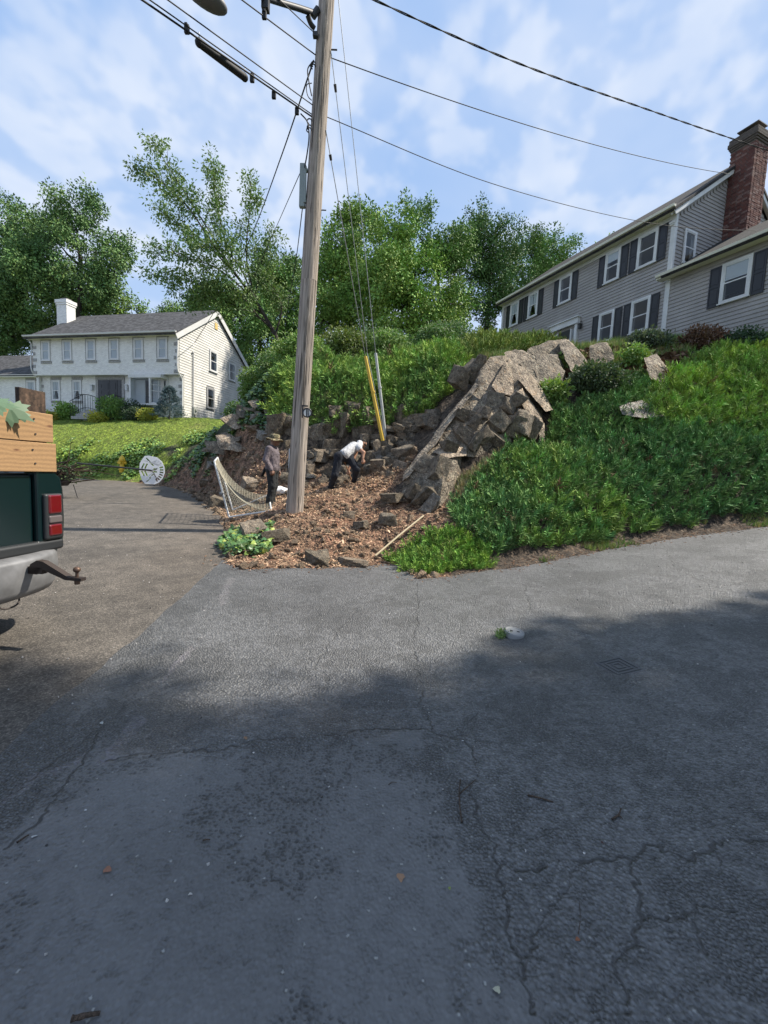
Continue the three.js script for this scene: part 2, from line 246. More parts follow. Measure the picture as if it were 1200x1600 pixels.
for (const [pts, w] of CRACKS) {
  const c = new THREE.CatmullRomCurve3(pts), L = c.getLength(), n = Math.ceil(L / .002);
  for (let i = 0; i <= n; i++) {
    const q = c.getPoint(i / n), x = q.x + (fbm(q.x * 9, q.z * 9, 3, 3) - .5) * .09 + (fbm(q.x * 40, q.z * 40, 13, 3) - .5) * .05, d = -q.z + (fbm(q.x * 9 + 4, q.z * 9, 23, 3) - .5) * .09 + (fbm(q.x * 40, q.z * 40 + 7, 33, 3) - .5) * .05;
    const on_ = smooth(.22, .4, fbm(q.x * 5, q.z * 5, 43, 3)), r = Math.max(.35, w * .27 / DW * DN * (.1 + 1.5 * n2(q.x * 30, q.z * 30, 4))), u = (x - DX) / DW * DN, v = (d - DD) / DW * DN;
    for (let b = Math.floor(v - r - 1); b <= v + r + 1; b++) for (let a = Math.floor(u - r - 1); a <= u + r + 1; a++) if (a >= 0 && b >= 0 && a < DN && b < DN) { const k = b * DN + a; crackMask[k] = Math.max(crackMask[k], on_ * clamp(r + .6 - Math.hypot(a - u, b - v))); }
  }
}
const GRIT = [[[V(-1.469, -0.002, 2.445), V(-1.445, -0.003, 2.250), V(-1.436, -0.002, 2.100)], .05], [[V(-1.564, -0.000, 2.210), V(-1.576, -0.002, 2.080), V(-1.633, -0.001, 1.980)], .035], [[V(-2.051, 0.060, 5.605), V(-1.950, 0.040, 5.070), V(-1.806, 0.026, 4.625)], .05], [[V(-1.641, 0.004, 3.545), V(-1.602, 0.001, 3.185), V(-1.571, -0.000, 2.935)], .025], [[V(-1.677, -0.001, 1.955), V(-1.694, -0.001, 1.830), V(-1.695, -0.001, 1.765)], .03]].map(([l, w]) => [l.map(q => [q.x, -q.z]), w]);
const [driveT, driveB] = (() => {
  const topC = new Float32Array(DN); for (let i = 0; i < DN; i++) topC[i] = topJ(DX + (i + .5) / DN * DW); let lj = 0, mj = 0;
  const st = stones(480, 11), cm = new Uint8Array(DN * DN * 4), bm = new Uint8Array(DN * DN * 4);
  for (let j = 0; j < DN; j++) for (let i = 0; i < DN; i++) {
    if (!i) { const d = DD + (j + .5) / DN * DW; lj = leftJ(d); mj = midJ(d); }
    const k = j * DN + i, x = DX + (i + .5) / DN * DW, d = DD + (j + .5) / DN * DW, [f1, f2, id] = st((i + .5) / DN, (j + .5) / DN);
    const wob = (fl(x * 7, d * 7, 3, 1) - .5) * .2, w2 = (fl(x * 25, d * 25, 6, 1) - .5) * .06, strip = smooth(.02, -.03, x - lj - wob * .4 - w2), sealed = smooth(.03, -.05, x - mj - wob * 2 - w2) * smooth(.03, -.03, d - topC[i] - wob * .6 - w2) * (1 - strip);
    const blot = fl(x * 1.6, d * 1.6, 12, 4), worn = smooth(.5, .66, fl(x * 3.2 + 5, d * 3.2, 77, 3)), fine = fl(x * 160, d * 160, 8, 1), cl = fl(x * 24, d * 24, 22, 2), pit = smooth(.56, .68, cl * .55 + fine * .25 + id * .2) * (.35 + .65 * worn);
    const dome = clamp(1 - f1 * 1.15), rough = lerp(1, .3, sealed), gap = (1 - smooth(.02, .24, f2 - f1)) * smooth(.30, .62, cl * .5 + worn * .25 + fine * .3) * rough, hole = sealed * smooth(.46, .3, f1) * smooth(.62, .72, id * .7 + worn * .35);
    let t = .128 * (.70 + .5 * blot) * (1 + rough * ((id - .45) * 1.3 * dome + (fine - .5) * .6)) * (1 - .38 * pit * (.5 + .5 * sealed)) * (1 + .12 * sealed) * (1 - .1 * strip) * (1 - .62 * gap) * (1 - .5 * hole), r = t * 1.0, g = t * 1.0, b = t * 1.0;
    let gr = 0; if (x < -.9) for (const [l, w] of GRIT) for (let q = 0; q < l.length - 1; q++) { const [ax, ay] = l[q], [bx, by] = l[q + 1], ux = bx - ax, uy = by - ay, s = clamp(((x - ax) * ux + (d - ay) * uy) / (ux * ux + uy * uy)), e = Math.hypot(x - ax - s * ux, d - ay - s * uy); gr = Math.max(gr, smooth(w, w * .4, e + wob * .3 + w2 * .6)); }
    gr *= smooth(.3, .6, cl + id * .3); r = lerp(r, .22 * (.6 + .6 * id), gr * .45); g = lerp(g, .205 * (.6 + .6 * id), gr * .45); b = lerp(b, .175 * (.6 + .6 * id), gr * .7);
    const c = crackMask[k]; r *= 1 - .64 * c; g *= 1 - .65 * c; b *= 1 - .66 * c;
    if (id > .992 && f1 < .3) { r = g = .3; b = .28; }
    const o = k * 4, S = v => 255 * (v <= .0031308 ? v * 12.92 : 1.055 * Math.pow(v, 1 / 2.4) - .055); cm[o] = S(r); cm[o + 1] = S(g); cm[o + 2] = S(b); cm[o + 3] = 255;
    const h = clamp(.5 + rough * (dome * (.25 + .7 * id) - .35) * .9 + (cl - .5) * .12 * rough + (blot - .5) * .1 - pit * .12 - c * .7 - gap * .45 - hole * .3); bm[o] = bm[o + 1] = bm[o + 2] = h * 255; bm[o + 3] = 255;
  }
  return [cm, bm].map((a, i) => { const t = new THREE.DataTexture(a, DN, DN); t.wrapS = t.wrapT = THREE.MirroredRepeatWrapping; t.magFilter = THREE.LinearFilter; t.minFilter = THREE.LinearMipmapLinearFilter; t.generateMipmaps = true; if (!i) t.colorSpace = THREE.SRGBColorSpace; t.repeat.set(1 / DW, 1 / DW); t.offset.set(-DX / DW, -DD / DW); t.needsUpdate = true; return t; });
})();
const driveM = std({ map: driveT, bumpMap: driveB, bumpScale: .017, roughness: .47 });
const drive = structure(mesh('driveway', sheet([d => seam(d) + wig(d, 1), ...[.1, .25, .45, .65, .85].map(t => d => seam(d) + t * (3 - seam(d))), ...steps([[3, 12, .5], [12, 60, 4]])], steps([[-30, -1, 2], [-1, 12.4, .12]]), (x, d) => road(x, d) + .006), driveM), 'dark sealed asphalt driveway with cracks and patches');

// ---------------------------------------------------------------- houses
const shadeN = (per, s, lo, hi) => tex(256, (u, v) => lerp(lo, hi, pf(u, v, per, s, 4)));
const vinylT = tex(512, (u, v) => .9 + (pf(u, v, 6, 3, 4) - .5) * .14 + (pf(u, v, 100, 8, 2) - .5) * .06); vinylT.repeat.set(.25, .25);
const greyVinyl = std({ color: lin(.42, .39, .365), map: vinylT, roughness: .6 }), whiteVinyl = std({ color: lin(.78, .76, .71), map: vinylT, roughness: .55 });
const whiteM = std({ color: lin(.80, .80, .78), map: vinylT, roughness: .45 }), creamM = plain(.74, .72, .62, .5), shutterM = plain(.016, .017, .022, .45), blackM = plain(.014, .014, .016, .4);
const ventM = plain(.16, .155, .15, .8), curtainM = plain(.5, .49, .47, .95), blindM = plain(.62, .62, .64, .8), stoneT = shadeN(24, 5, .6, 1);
const greyStone = std({ color: lin(.52, .51, .49), map: stoneT, roughness: .9 });
const glassM = new THREE.MeshPhysicalMaterial({ color: lin(.92, .95, .97), roughness: .02, transmission: 1, thickness: 0, ior: 1.5, specularIntensity: .45, side: THREE.DoubleSide });
const shingleT = tex(1024, (u, v) => { const row = Math.floor(v * 32), k = u * 26 + (row % 2) * .5 + h3(row, 3, 1) * 3, c = Math.floor(k), f = v * 32 - row; const t = .55 + .35 * h3(((c % 26) + 26) % 26, row, 7) + (pf(u, v, 160, 5, 2) - .5) * .35; return t * (f < .1 ? .75 : 1); });
const shingleB = tex(512, (u, v) => { const f = v * 32 % 1; return .8 - f * .6 + (pf(u, v, 120, 5, 2) - .5) * .3; }, false);
for (const t of [shingleT, shingleB]) t.repeat.set(.22, .22);
const roofGrey = std({ color: lin(.13, .128, .13), map: shingleT, bumpMap: shingleB, bumpScale: .02, roughness: .95 }), roofBrown = std({ color: lin(.05, .047, .046), map: shingleT, bumpMap: shingleB, bumpScale: .02, roughness: .95 });
// painted brickwork, too far off to tell the bricks apart
const pbT = tex(1024, (u, v) => { const row = Math.floor(v * 28), k = u * 9.5 * 1 + (row % 2) * .5, c = Math.floor(u * 10 + (row % 2) * .5) % 10, fu = (u * 10 + (row % 2) * .5) % 1, fv = v * 28 % 1, j = Math.min(smooth(0, .07, fu), smooth(1, .93, fu), smooth(0, .16, fv), smooth(1, .84, fv)); const n = pf(u, v, 20, 6, 4), bare = .12 * smooth(.66, .74, pf(u, v, 60, 16, 3) * .6 + h3(c, row, 3) * .4); const w = (.94 + .06 * h3(c, row, 9)) * (.96 + .06 * n) * lerp(.92, 1, j); return [lerp(w, w * .62, bare), lerp(w, w * .6, bare), lerp(w, w * .58, bare)]; });
const pbB = tex(512, (u, v) => { const row = Math.floor(v * 28), fu = (u * 10 + (row % 2) * .5) % 1, fv = v * 28 % 1; return Math.min(smooth(0, .08, fu), smooth(1, .92, fu), smooth(0, .2, fv), smooth(1, .8, fv)); }, false);
for (const t of [pbT, pbB]) t.repeat.set(.48, .48);
const paintedBrick = std({ color: lin(.82, .81, .77), map: pbT, bumpMap: pbB, bumpScale: .003, roughness: .9 });

// a double-hung window; faces +z, origin at the middle of its sill line on the wall face
function hung(parent, x, y, z, w, h, turn, o = {}) {
  const c = o.casing ?? .09, t = .05, f = [];
  f.push(box(c, h + 2 * c, t, -w / 2 - c / 2, h / 2, t / 2), box(c, h + 2 * c, t, w / 2 + c / 2, h / 2, t / 2), box(w, c, t, 0, h + c / 2, t / 2), box(w + 2 * c + .06, .05, t + .05, 0, -c / 2 - .02, t / 2 + .02), box(w, c * .55, t, 0, -c * .2, t / 2));
  const m = mesh('window', merge(f), o.frame || whiteM, parent); m.position.set(x, y, z); m.rotation.y = turn;
  const s = .045, g = [];
  for (const [y0, y1, zz] of [[h * .5 - .02, h, .026], [0, h * .5 + .02, .038]]) { g.push(box(w, s, .024, 0, y0 + s / 2, zz), box(w, s, .024, 0, y1 - s / 2, zz), box(s, y1 - y0 - 2 * s, .024, -w / 2 + s / 2, (y0 + y1) / 2, zz), box(s, y1 - y0 - 2 * s, .024, w / 2 - s / 2, (y0 + y1) / 2, zz)); }
  if (o.grid) for (const k of [-1, 1]) g.push(box(.02, h - 2 * s, .02, k * w / 6, h / 2, .03));
  mesh('sash', merge(g), o.frame || whiteM, m);
  mesh('pane', box(w - .02, h * .5 - .02, .004, 0, h * .75, .024), glassM, m); mesh('pane', box(w - .02, h * .5 - .02, .004, 0, h * .25, .036), glassM, m);
  if (o.blind) { const b = []; const n = Math.round(h * o.blind / .05); for (let i = 0; i < n; i++) b.push(moved(box(w - .06, .044, .003), 0, h - .04 - i * .05, .0155, 0, .35)); mesh('blind', merge(b), blindM, m); }
  if (o.curtain) { for (const sd of [-1, 1]) { const pts = []; for (let i = 0; i <= 12; i++) { const q = i / 12, hw = w * (.47 - .33 * smooth(.45, .9, 1 - q) * 1); pts.push([sd * w * .49, h * q]); } const sh = [[sd * w * .49, .02], [sd * w * .36, .02], [sd * w * .30, h * .25], [sd * w * .12, h * .5], [sd * .015, h * .56], [sd * .015, h - .02], [sd * w * .49, h - .02]]; if (sd > 0) sh.reverse(); mesh('curtain', moved(prism(sh, .006), 0, 0, .0095), curtainM, m); } }
  return m;
}
// wedge-shaped lap board from x0 to x1 at height y, exposed by e, on a wall facing +z
function lapBoard(parent, mat, x0, x1, y, z, e, turn = 0) {      // runs along local x (turn 0) or along -z on a wall facing +x (turn 1)
  const L = x1 - x0, pr = [[0, 0], [.034, 0], [.006, e + .012], [0, e + .012]], pos = [], pts = pr;
  const P = (x, k) => turn ? [z + pts[k][0], y + pts[k][1], -x] : [x, y + pts[k][1], z + pts[k][0]];
  const q = (a, b, c, d) => pos.push(...a, ...b, ...c, ...a, ...c, ...d);
  for (let k = 0; k < 4; k++) { const n = (k + 1) % 4; q(P(x0, k), P(x1, k), P(x1, n), P(x0, n)); }
  q(P(x0, 0), P(x0, 1), P(x0, 2), P(x0, 3)); q(P(x1, 3), P(x1, 2), P(x1, 1), P(x1, 0));
  const g = new THREE.BufferGeometry(); g.setAttribute('position', new THREE.Float32BufferAttribute(pos, 3)); g.computeVertexNormals();
  return mesh('siding_board', metreUV(g), mat, parent);
}
// a course of siding with gaps where the windows are; holes [x0, x1, y0, y1]
function course(parent, mat, x0, x1, y, z, e, turn, holes) {
  let spans = [[x0, x1]];
  for (const [a, b, c, d] of holes) if (y + e > c + .02 && y < d - .02) spans = spans.flatMap(([s, t]) => b <= s || a >= t ? [[s, t]] : [[s, a], [b, t]].filter(([u, v]) => v - u > .02));
  for (const [s, t] of spans) lapBoard(parent, mat, s, t, y, z, e, turn);
}
function shutter(parent, x, y, z, w, h) {
  const g = [box(w, h, .02, 0, h / 2, .012)];
  for (const s of [-1, 1]) g.push(box(.045, h, .016, s * (w / 2 - .0225), h / 2, .03));
  for (const q of [.025, h / 2, h - .025]) g.push(box(w - .09, .05, .016, 0, q, .03));
  for (const q of [h * .26, h * .74]) g.push(moved(box(w - .13, h * .34, .012), 0, q, .026));
  const m = mesh('shutter', merge(g), shutterM, parent); m.position.set(x, y, z); return m;
}
// ---- grey colonial on the hilltop; local x runs along its front towards the camera, z out of the front wall
{
  const H = thing('grey_house', 'long grey clapboard house with black shutters on top of the rocky hill', 'house', V(11.7, 7.6, 18.6), -1.1605);
  const e = .15, top = 5.42, W = 11.1, DP = 8.4, rake = .75, peak = DP / 2;
  const up = [[-1.57, -.68], [-3.25, -2.46], [-6.17, -5.33], [-8.58, -7.8], [-10.22, -9.46]], dn = [[-1.61, -.73], [-3.33, -2.51], [-8.6, -7.75], [-10.2, -9.4]];
  const wins = [...up.map(([a, b]) => [(a + b) / 2, b - a - .14, 3.83, 1.3]), ...dn.map(([a, b]) => [(a + b) / 2, b - a - .14, .99, 1.32])], open = l => l.map(([x, w, y, h]) => [x - w / 2, x + w / 2, y, y + h]), cased = l => l.map(([x, w, y, h]) => [x - w / 2 - .07, x + w / 2 + .07, y - .07, y + h + .07]);
  const gw = [[1.0, .62, 3.62, 1.28], [1.2, .7, .95, 1.28]];
  const inM = plain(.55, .53, .5, .95);
  mesh('front_wall', moved(prism([[-W, -.6], [0, -.6], [0, top], [-W, top]], .12, 0, open(wins)), 0, 0, -.135), greyVinyl, H);
  mesh('wall', merge([box(.12, top + .6, DP - .3, -W + .06, (top - .6) / 2, -DP / 2 - .05), box(W, top, .12, -W / 2, top / 2, -DP)]), greyVinyl, H);
  mesh('storey_floor', merge([box(W - .3, .2, DP - .4, -W / 2, 2.75, -DP / 2 - .02), box(W - .3, .1, DP - .4, -W / 2, top - .06, -DP / 2 - .02), box(W - .3, .1, DP - .4, -W / 2, -.1, -DP / 2 - .02)]), inM, H);
  mesh('gable_wall', (() => { const g = prism([[0, -.6], [DP, -.6], [DP, top], [peak, top + peak * rake], [0, top]], .1, 0, open(gw)); g.rotateY(Math.PI / 2); g.translate(-.13, 0, 0); return g; })(), greyVinyl, H);
  for (let y = -.3; y < top - .02; y += e) course(H, greyVinyl, -W, -.12, y, 0, e, 0, cased(wins));
  for (let y = -.3; y < top + peak * rake - .1; y += e) { const k = Math.max(0, (y + e - top) / rake); course(H, greyVinyl, .12 + k, DP - k, y, -.015, e, 1, cased(gw)); }
  // windows and shutters on the front
  for (const [a, b] of up) { const w = b - a - .14, x = (a + b) / 2; hung(H, x, 3.83, .037, w, 1.3, 0, { curtain: x < -7, blind: x > -3 && x < -2 ? .3 : 0 }); for (const s of [-1, 1]) shutter(H, x + s * (w / 2 + .09 + .2), 3.74, .034, .36, 1.45); }
  for (const [a, b] of dn) { const w = b - a - .14, x = (a + b) / 2; hung(H, x, .99, .037, w, 1.32, 0, { blind: 0 }); for (const s of [-1, 1]) shutter(H, x + s * (w / 2 + .09 + .2), .9, .034, .36, 1.47); }
  // front door with a white surround
  { const m = mesh('door_surround', merge([box(.16, 2.35, .14, -4.72, 1.2, .07), box(.16, 2.35, .14, -6.36, 1.2, .07), box(1.95, .3, .2, -5.54, 2.5, .1), box(2.1, .06, .28, -5.54, 2.68, .14), box(.08, 2.2, .08, -5.08, 1.1, .05), box(.08, 2.2, .08, -6.0, 1.1, .05)]), whiteM, H); mesh('door', box(.84, 2.1, .05, -5.54, 1.15, .035), blackM, H); mesh('door_knob', moved(new THREE.SphereGeometry(.035, 10, 8), -5.2, 1.05, .09), plain(.5, .4, .15, .3, { metalness: 1 }), H);
    for (const x of [-4.9, -6.18]) mesh('side_light', box(.2, 1.9, .01, x, 1.2, .04), glassM, H); }
  mesh('wall_lantern', merge([box(.12, .22, .12, -4.42, 2.1, .16), box(.16, .04, .16, -4.42, 2.23, .16), tube([new THREE.Vector3(-4.42, 2.3, .16), new THREE.Vector3(-4.42, 2.42, .1), new THREE.Vector3(-4.42, 2.3, .02)], .012, 10)]), blackM, H);
  // gable window, corner boards, eaves
  hung(H, .024, 3.62, -1.0, .62, 1.28, Math.PI / 2);
  hung(H, .024, .95, -1.2, .7, 1.28, Math.PI / 2);
  mesh('corner_board', merge([box(.13, top + .3, .03, -.065, top / 2 - .15, .035), box(.03, top + .3, .13, .022, top / 2 - .15, -.05)]), whiteM, H);
  mesh('corner_board', box(.13, top + .3, .03, -W + .065, top / 2 - .15, .035), whiteM, H);
  mesh('capital', merge([box(.24, .09, .12, -.06, top - .34, .07), box(.2, .05, .1, -.06, top - .42, .06)]), whiteM, H);
  mesh('frieze', box(W, .2, .025, -W / 2, top - .1, .035), whiteM, H);
  mesh('soffit', box(W + .3, .03, .36, -W / 2 + .02, top + .02, .17), creamM, H);
  mesh('fascia', box(W + .34, .17, .025, -W / 2 + .02, top + .1, .36), creamM, H);
  { const g = prism([[0, 0], [.1, .02], [.13, .11], [.115, .11], [.09, .035], [.012, .02], [.012, .11], [0, .11]], W + .36); g.rotateY(-Math.PI / 2); const q = mesh('gutter', g, creamM, H); q.position.set(.2, top + .07, .374); }
  mesh('downspout', merge([box(.07, top - 2.72, .06, .06, 2.62 + (top - 2.72) / 2, .07), moved(box(.07, .42, .06), .06, top - .03, .2, 0, -.95), moved(box(.07, .3, .06), .06, 2.56, .1, 0, .6)]), whiteM, H);
  const slope = Math.atan(rake), RL = (peak + .42) / Math.cos(slope);
  for (const s of [1, -1]) { const g = box(W + .5, .1, RL, 0, .05, 0), q = mesh('roof', g, roofBrown, H); q.rotation.x = s * slope; q.position.set(-W / 2, top + .23 + (peak - .42) / 2 * rake, s > 0 ? -(peak - .42) / 2 : -DP + (peak - .42) / 2); }
  for (const s of [1, -1]) { const q = mesh('rake_board', box(.03, .2, RL, 0, -.06, 0), whiteM, H); q.rotation.x = s * slope; q.position.set(.2, top + .23 + (peak - .42) / 2 * rake, s > 0 ? -(peak - .42) / 2 : -DP + (peak - .42) / 2); const f = mesh('rake_soffit', box(.2, .02, RL - .1, 0, -.03, 0), creamM, H); f.rotation.x = s * slope; f.position.set(.1, top + .23 + (peak - .42) / 2 * rake, s > 0 ? -(peak - .42) / 2 : -DP + (peak - .42) / 2); }
  mesh('gable_vent', box(.03, .7, .34, .03, top + 1.35, -peak - .95), whiteM, H);
  // single storey wing towards the camera
  const wt = 2.72, wr = .62, WL = 4.6, wz = .1, wp = 3.6;
  const wwin = [[2.6, .8, 1.04, 1.32]];
  mesh('wing_wall', merge([moved(prism([[.14, -.7], [WL, -.7], [WL, wt], [.14, wt]], .12, 0, open(wwin)), 0, 0, wz - .135), box(.12, wt + .7, 6.9, WL - .06, (wt - .7) / 2, -3.5), box(WL, wt + .7, .12, WL / 2, (wt - .7) / 2, -7)]), greyVinyl, H); mesh('wing_floor', merge([box(WL - .3, .1, 6.6, WL / 2, wt - .06, -3.5), box(WL - .3, .1, 6.6, WL / 2, -.2, -3.5)]), inM, H);
  for (let y = -.6; y < wt - .02; y += e) course(H, greyVinyl, .14, WL, y, wz, e, 0, cased(wwin));
  hung(H, 2.6, 1.04, wz + .037, .8, 1.32, 0, { blind: .42 }); for (const s of [-1, 1]) shutter(H, 2.6 + s * .71, .95, wz + .034, .38, 1.48);
  mesh('wing_corner_board', box(.15, wt + .7, .035, .065, (wt - .7) / 2, wz + .03), whiteM, H);
  mesh('wing_soffit', box(WL + .5, .03, .36, WL / 2 - .02, wt + .02, wz + .17), creamM, H);
  mesh('wing_fascia', box(WL + .5, .16, .025, WL / 2 - .02, wt + .09, wz + .36), creamM, H);
  { const g = prism([[0, 0], [.1, .02], [.13, .11], [.115, .11], [.09, .035], [.012, .02], [.012, .11], [0, .11]], WL + .5); g.rotateY(-Math.PI / 2); const q = mesh('gutter', g, creamM, H); q.position.set(WL + .25, wt + .06, wz + .374); }
  const ws = Math.atan(wr), wl = (wp + .5) / Math.cos(ws);
  for (const s of [1, -1]) { const q = mesh('wing_roof', box(WL + .2, .1, wl, 0, .05, 0), roofBrown, H); q.rotation.x = s * ws; q.position.set(WL / 2 + .11, wt + .24 + (wp - .4) / 2 * wr, s > 0 ? wz - (wp - .4) / 2 : wz - 2 * wp + (wp - .4) / 2); }
  // brick chimney against the gable, every brick on the two seen faces laid by itself
  const cw = 1.02, cx = .92, z0 = -3.2, z1 = z0 - cw, base = 3.6, ctop = 9.3;
  const bt = [[.26, .10, .075], [.22, .085, .07], [.30, .13, .10], [.17, .07, .06], [.40, .25, .21], [.24, .11, .09]].map(c => std({ color: lin(...c), map: stoneT, roughness: .95 }));
  const CH = mesh('chimney', merge([box(cx - .03, ctop - base + 2.3, cw - .03, cx / 2 - .01, (base + ctop - 2.3) / 2, (z0 + z1) / 2)]), std({ color: lin(.2, .17, .15), map: stoneT, roughness: 1 }), H);
  const ch = .0795, bl = .205; const rest = [], bg = [rbox(bl - .012, ch - .013, .09, .006), rbox(bl - .012, ch - .014, .09, .004), rbox(bl - .014, ch - .013, .094, .005)];
  for (let row = 0, y = base; y < ctop - .55; row++, y += ch) {
    for (let k = 0; k < 5; k++) { const b = mesh('brick', pick(bg), pick(bt), CH); b.rotation.y = Math.PI / 2; b.position.set(cx - .04 + rr(-.004, .006), y + ch / 2, z0 - bl / 2 - .002 - k * bl + rr(-.004, .004)); if (row % 2) { b.scale.x = k === 0 || k === 4 ? .75 : 1; b.position.z += (2 - k) * .0 + (k === 0 ? .026 : k === 4 ? -.026 : 0); } }
    for (let k = 0; k < 4; k++) rest.push(moved(pick(bg), .02 + bl / 2 + k * .222 + (row % 2 ? .05 : 0) - .04, y + ch / 2, z0 - .04 + rr(-.003, .006)));
  }
  { const g = merge(rest), n = g.attributes.position.count, per = bg[0].attributes.position.count, c = new Float32Array(n * 3); for (let i = 0; i < n; i++) { const k = bt[Math.floor(h3(Math.floor(i / per), 5, 5) * 6)].color; c.set([k.r, k.g, k.b], i * 3); } g.setAttribute('color', new THREE.BufferAttribute(c, 3)); stuffPart(mesh('side_bricks', g, std({ vertexColors: true, map: stoneT, roughness: .95 }), CH)); }
  const capM = std({ color: lin(.16, .13, .11), map: stoneT, roughness: 1 });
  for (let k = 0; k < 7; k++) { const o = k < 3 ? k * .035 : k < 5 ? .105 : .075; mesh('corbel_course', rbox(cx + .06 + 2 * o - .06, .078, cw + 2 * o + .02, .008, cx / 2, ctop - .52 + k * .08, (z0 + z1) / 2), capM, CH); }
  mesh('flue', merge([box(.46, .3, .46, cx / 2, ctop + .1, (z0 + z1) / 2)]), std({ color: lin(.45, .25, .17), map: stoneT }), CH);
  mesh('flue_cover', merge([box(.8, .035, .7, cx / 2, ctop + .34, (z0 + z1) / 2), box(.02, .24, .02, cx / 2 - .22, ctop + .22, z0 - .28), box(.02, .24, .02, cx / 2 + .22, ctop + .22, z0 - .28)]), plain(.1, .09, .085, .5), CH);
  mesh('flashing', merge([moved(box(cx + .02, .2, .03), cx / 2 + .01, wt + .12 + 3.15 * wr, z0 + .02, 0, 0, 0), moved(box(.03, .22, cw + .1), cx + .035, wt + .25 + 3.7 * wr, (z0 + z1) / 2, 0, ws)]), plain(.3, .31, .33, .45, { metalness: .6 }), CH);
}
// ---- white colonial across the street; local x runs along its front to the right, z out of the front
{
  const H = thing('white_house', 'white painted brick house with overhanging upper floor and grey roof beyond the lawn', 'house', V(-13.4, 4.3, 27), -.2147);
  const top = 5.35, W = 11.55, DP = 7.7, rk = .69, pk = DP / 2, ov = 2.97, rec = .42, e = .17;
  const uw = [[-10.76, -10.0], [-8.98, -8.19], [-7.04, -6.27], [-5.16, -4.46], [-3.33, -2.55], [-1.5, -.79]].map(([a, b]) => [(a + b) / 2, .56, 3.98, 1.2]), lw2 = [[-10.47, -9.76], [-8.67, -7.97]].map(([a, b]) => [(a + b) / 2, .56, 1.4, 1.24]), gw = [[3.5, .72, 4.02, 1.3], [3.2, .7, 1.4, 1.3], [5.8, .7, 3.9, 1.2]], open = l => l.map(([x, w, y, h]) => [x - w / 2, x + w / 2, y, y + h]), cased = l => l.map(([x, w, y, h]) => [x - w / 2 - .07, x + w / 2 + .07, y - .07, y + h + .07]), inM = plain(.55, .53, .5, .95);
  mesh('upper_wall', moved(prism([[-W, ov], [-.01, ov], [-.01, top], [-W, top]], .2, 0, open(uw)), 0, 0, -.2), paintedBrick, H);
  mesh('lower_wall', moved(prism([[-W, -.5], [-.01, -.5], [-.01, ov], [-W, ov]], .2, 0, [...open(lw2), [-3.36, -1.24, 1.14, 2.7]]), 0, 0, -rec - .2), paintedBrick, H);
  mesh('storey_floor', merge([box(W - .3, .1, DP - .8, -W / 2, .3, -DP / 2 - .2), box(W - .3, .16, DP - .3, -W / 2, ov + .12, -DP / 2 - .05), box(W - .3, .1, DP - .3, -W / 2, top - .1, -DP / 2 - .05)]), inM, H);
  mesh('back_wall', merge([box(W, top, .2, -W / 2, top / 2, -DP + .1), box(.2, top, DP - .4, -W + .1, top / 2, -DP / 2)]), paintedBrick, H);
  mesh('overhang_soffit', box(W - .02, .05, rec, -W / 2, ov + .02, -rec / 2 - .02), whiteM, H);
  mesh('gable_wall', (() => { const g = prism([[.2, ov], [rec + .2, ov], [rec + .2, -.6], [DP, -.6], [DP, top], [pk, top + pk * rk], [0.01, top]], .1, 0, open(gw)); g.rotateY(Math.PI / 2); g.translate(-.115, 0, 0); return g; })(), whiteVinyl, H);
  for (let y = -.5; y < top + pk * rk - .12; y += e) { const k = Math.max(0, (y + e - top) / rk), a = y < ov - .05 ? rec + .06 : .06; course(H, whiteVinyl, Math.max(a, k), DP - k, y, 0, e, 1, cased(gw)); }
  const quoin = [];
  for (let y = .1, i = 0; y < top - .3; y += .42, i++) for (const x of [-.16, -W + .16]) { const z = y < ov - .35 ? -rec : 0; mesh('quoin', rbox(i % 2 ? .30 : .2, .2, .05, .008, x + (x > -1 ? (i % 2 ? -.02 : .03) : (i % 2 ? .02 : -.03)), y + .12, z + .01), greyStone, H); }
  const stoneSurround = (x, y, w, h, z) => mesh('stone_surround', merge([box(w + .34, .2, .04, x, y + h + .19, z + .012), box(.12, h + .2, .035, x - w / 2 - .13, y + h / 2, z + .01), box(w + .34, .14, .06, x, y - .16, z + .02)]), greyStone, H);
  for (const [a, b] of [[-10.76, -10.0], [-8.98, -8.19], [-7.04, -6.27], [-5.16, -4.46], [-3.33, -2.55], [-1.5, -.79]]) { const x = (a + b) / 2; hung(H, x, 3.98, 0.012, .56, 1.2, 0, { blind: .96, casing: .08 }); stoneSurround(x, 3.98, .56, 1.2, 0); }
  for (const [a, b] of [[-10.47, -9.76], [-8.67, -7.97]]) { const x = (a + b) / 2; hung(H, x, 1.4, -rec + .012, .56, 1.24, 0, { curtain: 1, casing: .08 }); stoneSurround(x, 1.4, .56, 1.24, -rec); }
  // double front door, lamps, steps and railing
  mesh('door_surround', merge([box(.2, 2.3, .06, -6.65, 1.65, -rec + .03), box(.2, 2.3, .06, -4.55, 1.65, -rec + .03), box(2.3, .22, .07, -5.6, 2.86, -rec + .035)]), greyStone, H);
  for (const s of [-1, 1]) { const d = mesh('front_door', merge([box(.58, 2.1, .06, 0, 1.05, .03), ...[.35, 1.0, 1.6].map(y => box(.34, .42, .02, 0, y + .1, .066))]), plain(.012, .014, .017, .35), H); d.position.set(-5.6 + s * .3, .62, -rec); mesh('handle', box(.03, .2, .05, -s * .22, .95, .09), plain(.6, .6, .58, .3, { metalness: 1 }), d); const sl = mesh('side_panel', merge([box(.36, 2.1, .05, 0, 1.05, .02), ...[.4, .8, 1.2, 1.6].map(y => box(.2, .24, .02, 0, y + .1, .05))]), plain(.02, .022, .025, .3), H); sl.position.set(-5.6 + s * .78, .62, -rec); }
